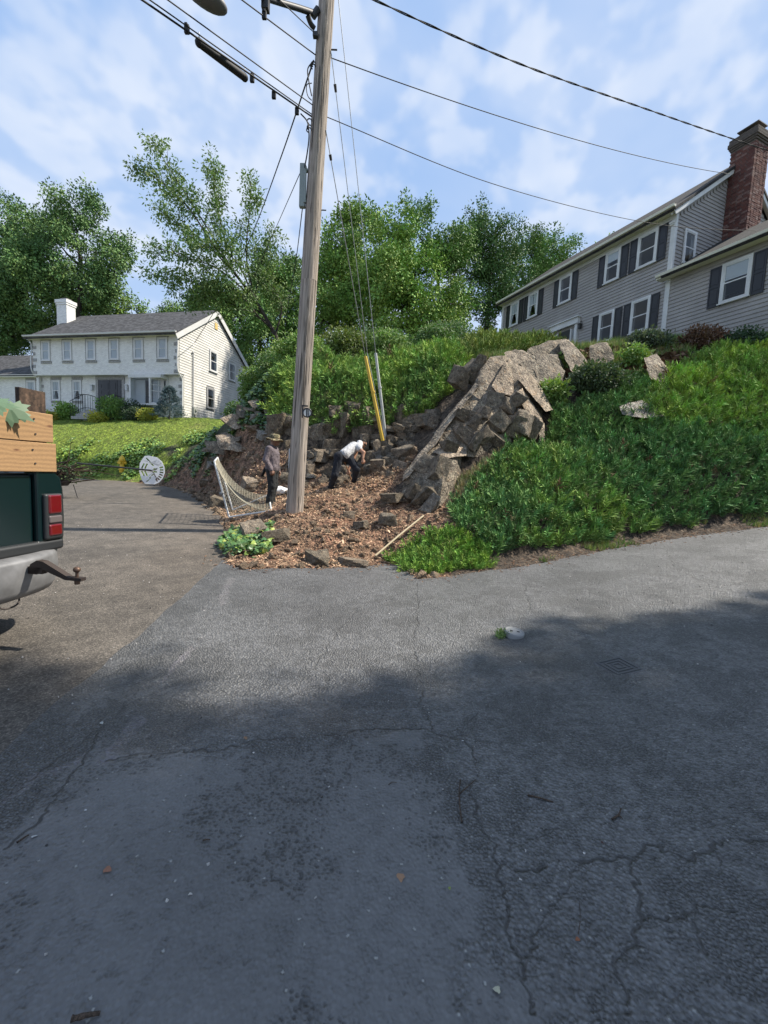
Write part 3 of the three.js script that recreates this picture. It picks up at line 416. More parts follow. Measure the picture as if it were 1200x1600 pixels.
  for (const x of [-7.0, -4.2]) { const l = mesh('wall_lamp', merge([box(.16, .32, .15, x, 2.18, -rec + .12), box(.22, .05, .2, x, 2.37, -rec + .12)]), plain(.55, .56, .55, .4), H); }
  const steps_ = [[0, .62], [.32, .43], [.64, .24], [.96, .06]].map(([z, y]) => mesh('step', rbox(2.0, .19, z ? .36 : .95, .02, -5.7, y - .095, -rec + (z ? .79 + z : .5)), greyStone, H));
  { const P = (x, y, z) => new THREE.Vector3(x, y, z), rail = (x) => { const g = [tube([P(x, 1.6, -rec + .1), P(x, 1.6, -rec + .9), P(x, .98, -rec + 1.95)], .022, 12)]; for (let i = 0; i < 11; i++) { const z = -rec + .12 + i * .18, y = z < .5 ? 1.59 : lerp(1.59, .98, (z - .5) / 1.05), b = z < .5 ? .62 : lerp(.55, .0, (z - .5) / 1.05); g.push(bar(P(x, b, z), P(x, y, z), .012, .012, 5)); } g.push(tube([P(x, .74, -rec + .1), P(x, .74, -rec + .9), P(x, .12, -rec + 1.95)], .016, 12)); return mesh('railing', merge(g), blackM, H); }; rail(-6.75); rail(-4.68); mesh('railing', (() => { const g = [bar(P(-7.4, 1.6, -rec + .9), P(-6.75, 1.6, -rec + .9), .022)]; for (let i = 0; i < 5; i++) g.push(bar(P(-7.4 + i * .16, .5, -rec + .9), P(-7.4 + i * .16, 1.6, -rec + .9), .012, .012, 5)); return merge(g); })(), blackM, H); }
  // bay window
  { const B = mesh('bay_window', (() => { const f = [], y0 = 1.0, y1 = 2.9, z = -rec; f.push(prism([[-3.45, z], [-1.1, z], [-1.45, z + .55], [-3.45, z + .55]], .1).rotateX(-Math.PI / 2).translate(0, 0, 0)); return box(2.42, .12, .66, -2.3, y0 + .06, z + .33); })(), whiteM, H), z = -rec;
    mesh('bay_roof', box(2.46, .2, .7, -2.3, 2.82, z + .35), whiteM, B); for (const [x, dz] of [[-3.44, .6], [-1.94, .6], [-1.14, .06], [-3.45, .06]]) mesh('bay_post', box(.12, 1.62, .12, x, 1.92, z + dz), whiteM, B);
    mesh('pane', box(1.4, 1.56, .008, -2.69, 1.92, z + .6), glassM, B);
    const side = mesh('pane', box(.94, 1.56, .008), glassM, B); side.position.set(-1.54, 1.92, z + .33); side.rotation.y = .6;
    const grid = mesh('muntins', merge([box(.94, .04, .03, 0, 0, .02), box(.03, 1.56, .03, 0, 0, .02), box(.94, .03, .03, 0, .4, .02), box(.94, .06, .04, 0, -.76, .02), box(.94, .06, .04, 0, .76, .02)]), whiteM, B); grid.position.copy(side.position); grid.rotation.y = .6;
    const cur = []; for (let i = 0; i < 34; i++) if (Math.abs(i - 16) > 4) cur.push(moved(new THREE.CylinderGeometry(.035, .035, 1.5, 6).toNonIndexed(), -3.36 + i * .064, 1.9, z + .25)); mesh('curtains', merge(cur), curtainM, B);
    mesh('bay_side', box(.06, 1.62, .5, -3.46, 1.92, z + .33), whiteM, B);
    for (const x of [-3.1, -1.5]) mesh('bracket', (() => { const g = prism([[0, 0], [.5, 0], [.05, -.4], [0, -.4]], .08); g.rotateY(-Math.PI / 2); g.translate(x, 1.0, z); return g; })(), whiteM, B); }
  // gable windows, vent, meter and service mast
  hung(H, .037, 4.02, -3.5, .72, 1.3, Math.PI / 2); hung(H, .037, 1.4, -3.2, .7, 1.3, Math.PI / 2, { frame: plain(.3, .3, .3) }); hung(H, .037, 3.9, -5.8, .7, 1.2, Math.PI / 2);
  mesh('gable_vent', box(.05, .42, .3, .04, top + 1.85, -pk + .05), plain(.62, .45, .16, .7), H);
  mesh('service_mast', merge([bar(new THREE.Vector3(.09, .3, -1.28), new THREE.Vector3(.09, 4.6, -1.28), .035), moved(new THREE.SphereGeometry(.07, 8, 6), .09, 4.66, -1.25)]), plain(.4, .41, .42, .5, { metalness: .5 }), H);
  mesh('electric_meter', merge([rbox(.16, .5, .34, .02, .1, .9, -1.45), moved(new THREE.CylinderGeometry(.1, .1, .12, 14).toNonIndexed(), .2, .98, -1.45, 0, 0, Math.PI / 2)]), plain(.5, .5, .45, .5), H);
  // roof
  const sl = Math.atan(rk), RL = (pk + .45) / Math.cos(sl);
  for (const s of [1, -1]) { const q = mesh('roof', box(W + .35, .1, RL, 0, .05, 0), roofGrey, H); q.rotation.x = s * sl; q.position.set(-W / 2, top + .22 + (pk - .45) / 2 * rk, s > 0 ? -(pk - .45) / 2 : -DP + (pk - .45) / 2); const f = mesh('rake_board', box(.04, .3, RL, 0, -.1, 0), whiteM, H); f.rotation.x = s * sl; f.position.set(.17, q.position.y, q.position.z); }
  mesh('eave', merge([box(W + .3, .05, .42, -W / 2, top + .0, .2), box(W + .34, .16, .03, -W / 2, top + .08, .42)]), creamM, H);
  { const g = prism([[0, 0], [.1, .02], [.13, .11], [.115, .11], [.09, .035], [.012, .02], [.012, .11], [0, .11]], W + .36); g.rotateY(-Math.PI / 2); const q = mesh('gutter', g, whiteM, H); q.position.set(.18, top + .04, .44); }
  const spout = (x, s) => mesh('downspout', tube([[x, top + .02, .4], [x, top - .2, .1], [x, top - .5, .06], [x, ov + .25, .06], [x + s * .3, ov - .25, -rec + .08], [x + s * .34, ov - .5, -rec + .07], [x + s * .34, .1, -rec + .07]].map(p => new THREE.Vector3(...p)), .04, 40, 6), whiteM, H); spout(-.02, .06); spout(-W - .02, .5);
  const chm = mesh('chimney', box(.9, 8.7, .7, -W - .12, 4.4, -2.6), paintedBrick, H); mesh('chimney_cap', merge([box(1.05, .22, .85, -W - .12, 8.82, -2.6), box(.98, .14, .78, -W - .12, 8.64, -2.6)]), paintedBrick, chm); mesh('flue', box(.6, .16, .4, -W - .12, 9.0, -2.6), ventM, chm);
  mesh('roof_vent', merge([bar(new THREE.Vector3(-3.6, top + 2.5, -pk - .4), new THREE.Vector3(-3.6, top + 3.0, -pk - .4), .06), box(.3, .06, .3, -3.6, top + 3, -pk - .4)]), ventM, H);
  // lower wing on the left
  const lw = 9; mesh('wing_wall', moved(prism([[-W - lw, -.5], [-W - .01, -.5], [-W - .01, ov], [-W - lw, ov]], .2, 0, open([[-12.62, .62, 1.5, 1.18], [-16, .62, 1.5, 1.18]])), 0, 0, -rec - .45), paintedBrick, H); mesh('wing_shell', merge([box(lw, .1, 4.6, -W - lw / 2, ov - .1, -rec - 2.8), box(lw, ov + .5, .2, -W - lw / 2, (ov - .5) / 2, -rec - 5), box(.2, ov + .5, 4.4, -W - lw + .1, (ov - .5) / 2, -rec - 2.7)]), paintedBrick, H);
  hung(H, -12.62, 1.5, -rec - .238, .62, 1.18, 0, { curtain: 1, casing: .09 }); stoneSurround(-12.62, 1.5, .62, 1.18, -rec - .25); hung(H, -16, 1.5, -rec - .238, .62, 1.18, 0, { casing: .09 });
  mesh('wing_eave', merge([box(lw, .05, .4, -W - lw / 2 - .02, ov + .0, -rec - .1), box(lw, .15, .03, -W - lw / 2 - .02, ov + .07, -rec + .1)]), creamM, H);
  { const a = .62, L = 4.2 / Math.cos(Math.atan(a)), q = mesh('wing_roof', box(lw, .1, L, 0, .05, 0), roofGrey, H); q.rotation.x = Math.atan(a); q.position.set(-W - lw / 2 - .03, ov + .1 + 2.1 * a - .1, -rec - 2.0); }
}

// ---------------------------------------------------------------- rock
const rockT = tex(1024, (u, v) => { const a = pf(u, v, 6, 21, 6), b = pf(u, v, 50, 24, 4), l = smooth(.58, .7, pf(u, v, 16, 33, 4)), r = smooth(.55, .75, pf(u, v, 9, 37, 4)); const k = .55 + (a - .5) * .42 + (b - .5) * .55; return [k * (1.02 + .06 * r) + l * .12, k * .98 + l * .13, k * (.92 - .06 * r) + l * .12]; });
const rockB = tex(1024, (u, v) => { const a = pf(u, v, 8, 51, 6), b = pf(u, v, 40, 55, 4), c = 1 - Math.abs(pf(u, v, 12, 61, 3) - .5) * 6; return clamp(a * .6 + b * .4 - clamp(c) * .25); }, false);
rockT.repeat.set(1.05, 1.05); rockB.repeat.set(1.05, 1.05);
const rockM = [[.72, .64, .55], [.62, .56, .48], [.86, .74, .62], [.52, .46, .38], [.80, .79, .77]].map(c => std({ color: lin(...c), map: rockT, bumpMap: rockB, bumpScale: .055, roughness: .95 }));
function crag(g, amp, f = 1) {
  const p = g.attributes.position;
  for (let i = 0; i < p.count; i++) { const x = p.getX(i), y = p.getY(i), z = p.getZ(i); const q = (s, a) => [fbm(x * a, y * a, z * a + s, 2) - .5, fbm(x * a + 5, y * a, z * a + s, 2) - .5, fbm(x * a, y * a + 9, z * a + s, 2) - .5]; const a = q(0, 2.2 * f), b = q(40, 8 * f); p.setXYZ(i, x + amp * (2 * a[0] + .7 * b[0]), y + amp * (2 * a[1] + .7 * b[1]), z + amp * (2 * a[2] + .7 * b[2])); }
  return metreUV(toCreasedNormals(g, .75));
}
function hull(pts, edge = .16, amp = .06, f = 1) { let g = new ConvexGeometry(pts); g.deleteAttribute('uv'); g = new TessellateModifier(edge, 7).modify(g); return crag(g, amp, f); }
// rough stones about one metre across
const stoneG = []; { const q = mulberry(5); for (let k = 0; k < 14; k++) { const pts = []; for (let i = 0; i < 8; i++) pts.push(new THREE.Vector3((i & 1 ? .5 : -.5) * (.45 + .95 * q()), (i & 2 ? .5 : -.5) * (.45 + .95 * q()), (i & 4 ? .5 : -.5) * (.45 + .95 * q()))); for (let i = 0; i < 5; i++) pts.push(new THREE.Vector3((q() - .5) * 1.2, (q() - .5) * 1.2, (q() - .5) * 1.2)); stoneG.push(hull(pts, .2, .06, 1.5)); } }
function stone(parent, name, p, s, turn, mat) { const m = mesh(name, pick(stoneG), mat || pick(rockM), parent); m.position.copy(p); m.scale.set(s[0], s[1], s[2]); m.rotation.set(turn[0], turn[1], turn[2]); return m; }

// jointed ledge behind the workers: a face of separate blocks
{
  const L = thing('rock_ledge', 'jointed grey rock ledge under the hanging shrubs behind the two workers', 'rock ledge', V(-1.3, 1.8, 13.3));
  const o = L.position; let n = 0;
  for (let x = -3.7; x < 1.0;) {
    const w = rr(.2, .5), lean = rr(-.16, .05); let y = land(x, 12.9) - .25; const top = 3.4 - .5 * smooth(-1.8, -2.6, x) + (n2(x * .8, 3, 2) - .5) * .5, d0 = 13.25 + (n2(x * .9, 7, 3) - .5) * .5 + smooth(.1, 1, x) * -.2;
    while (y < top) { const h = rr(.22, .75); stone(L, 'rock_block', V(x + w / 2 + (y - 2.8) * lean, y + h / 2, d0 + .42 + rr(-.14, .1) + (y - 1.9) * .16).sub(o), [w * rr(1.15, 1.4), h * rr(1.05, 1.3), rr(.8, 1.1)], [rr(-.25, .25), rr(-.5, .5), -lean * .7 + rr(-.22, .22)], pick([rockM[1], rockM[3], rockM[3], rockM[0]])); y += h * .88; n++; }
    x += w * .88;
  }
}
// the big outcrop
{
  const O = thing('rock_outcrop', 'large weathered rock outcrop with tilted slabs rising to a peak above the mulch', 'rock outcrop', V(1.6, 1.5, 10.4)), o = O.position;
  const put = (pts, m, edge, amp) => mesh('rock_slab', hull(pts.map(p => p.clone().sub(o)), edge, amp), rockM[m], O);
  put([V(0.350, 1.146, 9.600), V(0.456, 1.668, 9.900), V(0.865, 2.168, 10.200), V(1.354, 2.490, 10.500), V(1.840, 2.310, 10.300), V(1.597, 1.791, 9.600), V(1.235, 1.545, 9.200), V(1.158, 0.749, 8.900), V(0.768, 0.721, 9.000), V(0.568, 0.883, 9.300), V(0.648, 0.661, 10.500), V(2.202, 2.580, 11.600), V(2.084, 1.052, 10.500)], 1, .13, .07);
  put([V(1.120, 2.278, 10.300), V(1.586, 3.084, 11.000), V(2.184, 3.907, 11.500), V(3.024, 3.875, 11.400), V(3.167, 2.555, 10.700), V(2.457, 2.100, 10.200), V(1.806, 2.111, 10.050), V(2.519, 4.303, 12.800), V(3.677, 4.261, 12.800), V(3.472, 2.112, 11.600), V(1.495, 2.368, 11.500)], 1, .13, .08);
  put([V(1.793, 3.249, 11.300), V(2.385, 4.161, 11.700), V(2.782, 5.048, 12.200), V(3.195, 5.139, 12.400), V(3.520, 4.148, 11.900), V(3.314, 3.432, 11.400), V(2.382, 3.311, 11.200), V(3.010, 5.331, 13.200), V(3.519, 5.372, 13.200), V(3.925, 3.514, 12.800), V(2.154, 3.408, 12.600)], 0, .13, .07);
  put([V(2.860, 4.147, 11.700), V(3.347, 4.940, 12.300), V(3.906, 4.932, 12.600), V(4.183, 4.366, 12.300), V(4.223, 3.378, 11.700), V(4.130, 2.636, 11.200), V(3.231, 2.508, 10.900), V(3.023, 3.340, 11.200), V(4.213, 5.236, 13.600), V(4.950, 3.780, 13.000), V(4.550, 2.548, 12.200), V(3.686, 5.240, 13.400)], 0, .13, .07);
  put([V(3.875, 5.119, 12.900), V(4.490, 5.520, 13.300), V(5.207, 5.502, 13.400), V(5.322, 4.944, 13.000), V(4.930, 4.368, 12.500), V(4.254, 4.390, 12.400), V(5.560, 5.708, 14.400), V(5.602, 4.702, 13.600), V(4.348, 5.318, 13.900)], 1, .13, .08);
  put([V(3.435, 5.445, 13.200), V(3.906, 5.667, 13.500), V(4.370, 5.465, 13.400), V(4.056, 4.840, 12.800), V(3.521, 4.940, 12.700), V(4.472, 5.868, 14.400)], 0, .13, .07);
  // tilted plates catching the sun on the right
  for (const [q, m] of [[[V(2.743, 4.084, 11.500), V(3.202, 4.881, 12.100), V(3.395, 4.880, 12.200), V(3.391, 4.102, 11.700), V(3.313, 3.855, 11.500), V(2.905, 3.869, 11.400), V(3.372, 5.019, 12.600), V(3.596, 4.140, 12.200)], 2], [[V(3.535, 4.428, 11.900), V(3.943, 4.638, 12.200), V(4.349, 4.099, 12.000), V(4.487, 3.549, 11.600), V(4.207, 3.472, 11.400), V(3.787, 3.997, 11.600), V(4.180, 4.766, 12.700), V(4.756, 3.651, 12.200)], 2], [[V(3.380, 3.941, 11.400), V(3.636, 4.113, 11.700), V(4.117, 3.299, 11.400), V(4.134, 3.006, 11.200), V(3.968, 2.878, 11.000), V(3.591, 3.448, 11.200), V(3.828, 4.222, 12.200), V(4.428, 3.095, 11.900)], 2], [[V(3.899, 2.908, 11.000), V(4.197, 3.167, 11.400), V(4.160, 2.630, 11.100), V(3.996, 2.476, 10.900), V(4.219, 2.490, 11.500)], 0], [[V(4.321, 4.889, 12.800), V(4.654, 5.028, 13.000), V(4.790, 4.271, 12.600), V(4.777, 3.886, 12.300), V(4.473, 3.963, 12.200), V(4.834, 5.140, 13.500), V(5.049, 3.999, 12.900)], 2], [[V(1.092, 2.167, 10.000), V(1.486, 2.449, 10.300), V(1.946, 2.309, 10.200), V(1.870, 2.107, 9.900), V(1.422, 2.020, 9.700), V(1.271, 2.072, 9.700), V(2.060, 2.350, 10.800), V(1.394, 2.483, 10.800)], 2]]) put(q, m, .1, .03);
  // long edge of the lowest bed, running up to the peak
  put([V(0.369, 1.440, 9.700), V(0.442, 1.652, 9.900), V(0.900, 2.268, 10.300), V(1.548, 3.164, 11.000), V(2.330, 4.192, 11.700), V(2.398, 4.085, 11.500), V(1.624, 3.043, 10.800), V(0.972, 2.132, 10.000), V(0.495, 1.507, 9.600), V(0.588, 1.504, 10.200), V(1.615, 3.051, 11.400), V(2.491, 4.198, 12.200)], 0, .12, .035);
  // blocks standing proud of the faces
  for (const [p, s, m] of [[V(2.313, 3.526, 11.420), [.6, .4, .4], 4], [V(3.139, 3.544, 11.300), [.45, .4, .4], 1], [V(2.009, 3.096, 10.950), [.4, .4, .3], 1], [V(1.849, 2.603, 10.450), [.5, .3, .4], 0], [V(0.930, 1.794, 9.850), [.55, .45, .4], 1], [V(0.943, 1.111, 9.150), [.45, .45, .35], 3], [V(2.655, 2.525, 10.600), [.5, .5, .4], 3], [V(3.200, 2.931, 10.900), [.5, .55, .4], 1], [V(2.724, 3.626, 11.300), [.45, .45, .4], 4], [V(3.366, 3.704, 11.300), [.3, .4, .4], 1], [V(1.799, 3.129, 10.900), [.3, .25, .4], 3], [V(2.162, 2.991, 10.700), [.25, .35, .3], 3], [V(2.437, 3.222, 10.900), [.3, .3, .3], 0], [V(2.809, 3.020, 10.700), [.5, .5, .4], 1], [V(3.437, 3.072, 10.900), [.5, .6, .4], 1], [V(3.733, 2.900, 11.000), [.4, .5, .4], 3], [V(2.147, 2.464, 10.100), [.22, .4, .25], 1], [V(2.318, 2.556, 10.200), [.25, .45, .3], 3], [V(1.452, 2.274, 10.000), [.35, .3, .3], 3], [V(1.251, 1.730, 9.400), [.4, .5, .35], 1], [V(0.695, 1.205, 9.300), [.45, .35, .4], 3], [V(1.030, 0.968, 8.850), [.3, .45, .3], 4], [V(1.927, 4.424, 12.200), [.4, .5, .5], 3], [V(2.316, 4.703, 12.400), [.4, .55, .5], 3], [V(2.584, 4.860, 12.400), [.35, .5, .4], 1]])
    stone(O, 'rock_block', p.clone().sub(o), s, [rr(-.3, .3), rr(-.5, .5), -.5 + rr(-.25, .25)], rockM[m]);
}
// rocks along the crest below the grey house
for (const [q, m, label] of [[[V(4.607, 6.095, 14.100), V(5.245, 6.401, 14.400), V(5.786, 6.572, 14.600), V(5.753, 5.942, 14.100), V(5.164, 5.047, 13.300), V(4.554, 5.161, 13.400), V(6.069, 6.744, 15.300), V(4.801, 5.755, 14.700), V(6.057, 5.440, 14.500)], 3, 'dark leaf-strewn boulder at the crest above the outcrop peak'], [[V(5.552, 6.327, 14.000), V(5.799, 6.390, 14.100), V(6.169, 5.571, 13.500), V(6.218, 5.166, 13.200), V(5.750, 5.025, 13.100), V(5.531, 5.411, 13.300), V(6.577, 5.809, 14.300), V(6.196, 6.644, 14.900)], 2, 'sunlit pointed slab leaning right at the crest below the house door'], [[V(6.656, 6.348, 14.300), V(7.206, 6.487, 14.400), V(7.162, 5.886, 13.900), V(6.716, 5.571, 13.700), V(6.468, 5.775, 13.900), V(7.514, 6.604, 15.000), V(7.082, 5.909, 14.900)], 3, 'squat dark rock between the dead leaf piles at the crest'], [[V(7.799, 5.685, 13.100), V(8.265, 5.840, 13.300), V(8.340, 5.203, 12.900), V(8.016, 4.930, 12.600), V(7.627, 5.042, 12.600), V(8.878, 5.720, 13.900)], 2, 'tan rock beside the soil gap right of the dead leaves'], [[V(6.131, 3.644, 11.300), V(6.520, 3.828, 11.500), V(7.009, 3.884, 11.600), V(7.490, 3.667, 11.500), V(7.349, 3.417, 11.200), V(6.523, 3.353, 11.000), V(6.109, 3.414, 11.100), V(7.762, 3.785, 12.200), V(6.824, 3.713, 12.000)], 4, 'pale grey rock poking out of the dark junipers']])
  { const c = q.reduce((a, b) => a.add(b), new THREE.Vector3()).multiplyScalar(1 / q.length); const m_ = mesh('boulder', hull(q.map(p => p.clone().sub(c)), .12, m === 4 ? .045 : .085), rockM[m === 2 ? 0 : m]); m_.position.copy(c); if (m !== 4) { m_.scale.setScalar(1.22); m_.position.y -= .26; } tag(m_, label, 'boulder', 'boulders on the hillside'); }
// slabs at the left end of the ledge
for (const [q, m, label] of [[[V(-6.086, 3.316, 15.300), V(-5.744, 3.519, 15.500), V(-5.354, 3.434, 15.600), V(-5.246, 3.033, 15.300), V(-5.452, 2.911, 15.100), V(-5.677, 3.428, 16.400), V(-6.217, 3.257, 16.000)], 2, 'flat tan slab jutting out above the ivy, leftmost of the upper slabs'], [[V(-5.074, 3.953, 15.300), V(-4.814, 4.090, 15.500), V(-4.470, 3.798, 15.300), V(-4.454, 3.633, 15.100), V(-4.789, 3.692, 15.000), V(-4.978, 3.964, 16.200)], 2, 'narrow tan slab at the top of the ledge left of the utility pole'], [[V(-4.426, 3.664, 15.000), V(-4.181, 3.690, 15.100), V(-3.729, 3.179, 14.800), V(-3.718, 2.937, 14.600), V(-4.153, 3.302, 14.700), V(-4.083, 3.564, 15.800)], 1, 'grey slab sloping down towards the utility pole'], [[V(-4.662, 3.082, 14.700), V(-4.478, 3.202, 14.900), V(-3.937, 2.796, 14.600), V(-3.834, 2.522, 14.400), V(-4.026, 2.549, 14.300), V(-4.454, 2.841, 14.400), V(-4.249, 2.996, 15.400)], 0, 'tapered tan slab in the ivy above the man in the hat'], [[V(-3.601, 3.355, 14.100), V(-3.483, 3.558, 14.300), V(-3.247, 3.626, 14.400), V(-3.093, 2.736, 14.000), V(-3.281, 2.676, 13.900), V(-3.527, 3.094, 14.000), V(-3.286, 3.491, 15.000)], 2, 'orange stained upright rock just left of the utility pole'], [[V(-6.058, 2.685, 14.900), V(-5.680, 2.788, 15.100), V(-5.193, 2.499, 14.900), V(-4.882, 2.127, 14.400), V(-5.066, 2.113, 14.300), V(-5.584, 2.451, 14.500), V(-5.803, 2.222, 14.500), V(-5.506, 2.553, 15.800), V(-6.055, 2.513, 15.600)], 2, 'broad tan slab low in the ivy above the rubble'], [[V(-6.769, 2.528, 15.600), V(-6.300, 2.495, 15.500), V(-5.851, 2.263, 15.200), V(-5.817, 1.979, 15.000), V(-6.453, 2.097, 15.200), V(-6.452, 2.284, 16.000)], 3, 'weathered grey rock at the left end of the ledge'], [[V(-4.318, 1.987, 13.600), V(-3.880, 2.266, 13.800), V(-3.541, 2.198, 13.800), V(-3.500, 1.938, 13.500), V(-4.056, 1.743, 13.300), V(-4.044, 2.033, 14.400)], 0, 'long low rock at the back of the man in the hat'], [[V(0.426, 2.546, 12.200), V(0.653, 2.927, 12.600), V(1.193, 3.038, 12.700), V(1.242, 2.583, 12.200), V(0.911, 2.270, 11.800), V(0.534, 2.236, 11.800), V(1.183, 2.656, 13.200)], 3, 'dark brown boulder between the yellow guard and the outcrop']])
  { const c = q.reduce((a, b) => a.add(b), new THREE.Vector3()).multiplyScalar(1 / q.length); const m_ = mesh('rock_slab', hull(q.map(p => p.clone().sub(c)), .13, .04), rockM[m]); m_.position.copy(c); tag(m_, label, 'rock', 'slabs at the left end of the ledge'); }
// stones lying on the mulch that one can tell apart
for (const [x, d, s, m, label] of [[-1.05, 6.8, [.56, .19, .34], 3, 'flat dark stone at the edge of the asphalt, left of the pale one'], [-.5, 6.92, [.4, .12, .36], 2, 'pale flat stone tipped up at the edge of the asphalt'], [-2.55, 8.0, [.5, .36, .4], 0, 'large tan stone in front of the utility pole'], [-1.95, 7.7, [.5, .2, .42], 3, 'half buried brown stone below the utility pole'], [.05, 8.3, [.32, .24, .26], 1, 'squarish grey stone in the middle of the mulch'], [.15, 9.2, [.42, .26, .34], 3, 'dark rubbly clod uphill of the squarish stone'], [-2.3, 7.0, [.3, .09, .2], 3, 'dark sunken clod beside the ivy'], [1.0, 8.9, [.3, .14, .2], 2, 'light stone at the foot of the outcrop'], [-.45, 8.3, [.26, .16, .22], 0, 'small tan stone beside the squarish stone'], [-.75, 8.75, [.24, .14, .2], 2, 'small pink stone uphill on the mulch'], [-5.1, 12.6, [.5, .34, .4], 3, 'dark stone on the mulch behind the goal net'], [-4.0, 12.4, [.6, .32, .5], 2, 'tan block at the top of the mulch behind the net'], [-1.3, 11.3, [.34, .26, .3], 0, 'square brown stone between the pole and the bending man']])
  tag(stone(null, 'mulch_stone', on(x, d, s[1] * .3), s, [rr(-.15, .15), rr(0, 6), rr(-.15, .15)], rockM[m]), label, 'stone', 'stones lying on the mulch');
// rubble at the foot of the ledge
const RUB = 'loose stones at the foot of the ledge';
for (let i = 0; i < 60; i++) { const x = rr(-2.9, .2), d = rr(11.6, 12.9), s = rr(.14, .38); tag(stone(null, 'loose_stone', on(x, d, s * .2), [s * rr(.9, 1.5), s * rr(.5, .9), s], [rr(-.3, .3), rr(0, 6), rr(-.3, .3)]), 'broken loose stone in the rubble along the foot of the ledge', 'stone', RUB); }
for (let i = 0; i < 26; i++) { const x = rr(.25, 1.7), d = rr(11.2, 13.2), s = rr(.16, .45); if (d < 11.6 - (x - .25) * .2) continue; tag(stone(null, 'tumbled_stone', on(x, d, s * .2), [s * rr(.9, 1.4), s * rr(.6, .9), s], [rr(-.4, .4), rr(0, 6), rr(-.4, .4)], pick([rockM[3], rockM[1], rockM[0]])), 'brown stone tumbled in the gully between the ledge and the outcrop', 'stone', 'stones tumbled beside the outcrop'); }
for (let i = 0; i < 34; i++) { const t = R(), x = lerp(-7.2, -3.6, t) + rr(-.3, .3), d = lerp(17.2, 13.9, t) + rr(-.5, .6), s = rr(.16, .42); tag(stone(null, 'spilled_stone', on(x, d, s * .2), [s * rr(1, 1.7), s * rr(.4, .8), s], [rr(-.3, .3), rr(0, 6), rr(-.3, .3)], pick([rockM[0], rockM[2], rockM[4]])), 'pale stone in the spill below the ivy slabs', 'stone', 'stones spilled below the ivy slabs'); }
for (const [p, s] of [[V(0.150, 1.927, 11.600), [.42, .36, .36]], [V(-0.198, 1.803, 11.500), [.42, .4, .36]], [V(0.395, 1.705, 11.200), [.5, .4, .4]], [V(-0.268, 2.294, 12.200), [.2, .5, .26]], [V(0.050, 2.224, 12.000), [.36, .32, .3]], [V(-0.473, 2.019, 12.000), [.3, .4, .3]], [V(0.634, 1.943, 11.400), [.4, .3, .34]], [V(0.226, 2.552, 12.400), [.34, .3, .3]], [V(-0.676, 2.535, 12.700), [.3, .46, .3]], [V(-0.896, 1.974, 12.300), [.4, .36, .36]], [V(0.771, 1.556, 10.600), [.3, .2, .3]], [V(0.160, 1.525, 11.000), [.4, .26, .36]]])
  tag(stone(null, 'stacked_stone', p, s, [rr(-.2, .2), rr(-.6, .6), rr(-.3, .3)], pick([rockM[1], rockM[0], rockM[3]])), 'angular grey stone piled below the yellow pole guard', 'stone', 'stones piled below the guy wire guards');
// small broken rock and bark chips
function scatter(name, geo, mat, n, place, label, cat, parent) {
  const m = new THREE.InstancedMesh(geo, mat, n), M = new THREE.Matrix4(), q = new THREE.Quaternion(), e = new THREE.Euler(), s = new THREE.Vector3(), c = new THREE.Color(); let k = 0;
  for (let i = 0; i < n * 4 && k < n; i++) { const r = place(e, s, c); if (!r) continue; q.setFromEuler(e); M.compose(r, q, s); m.setMatrixAt(k, M); m.setColorAt(k, c); k++; }
  m.count = k; m.name = parent ? name : numbered(name); m.castShadow = m.receiveShadow = true; (parent || scene).add(m); m.userData = { kind: 'stuff' }; if (label) { m.userData.label = label; m.userData.category = cat; } return m;
}
const chipG = metreUV(new THREE.BoxGeometry(1, .22, .3)), pebG = stoneG[3];
const inMulch = () => { const x = rr(-11.5, 1.6), d = rr(6, 19.5); return bankSide(x, d) > -.12 - .1 * R() && isMulch(x, d) ? [x, d] : null; };
scatter('bark_chips', chipG, std({ roughness: 1 }), 40000, (e, s, c) => { const p = inMulch(); if (!p || (p[1] > 12 && R() < .4)) return; const L = (R() < .12 ? rr(.05, .09) : rr(.008, .045)) * (p[1] > 10 ? 1.4 : 1); e.set(rr(-.5, .5), rr(0, 6.28), rr(-.5, .5)); s.set(L, L * rr(.4, .9), L * rr(.5, 1.2)); const k = rr(.35, 1.15) * (R() < .06 ? 2 : 1); c.setRGB(.54 * k, .365 * k, .23 * k); return on(p[0], p[1], .008); }, 'reddish brown bark mulch chips spread over the bank', 'mulch');
scatter('stone_chips', pebG, rockM[2], 1500, (e, s, c) => { const p = inMulch(); if (!p) return; const L = rr(.02, .09) * (p[1] > 11 ? 1.6 : 1) * (R() < .4 ? .6 : 1); e.set(rr(0, 6), rr(0, 6), rr(0, 6)); s.set(L * 1.4, L * .7, L); const k = rr(.7, 1.5); c.setRGB(k, k * .92, k * .85); return on(p[0], p[1], L * .2); }, 'small broken rock chips scattered in the mulch', 'rock chips');

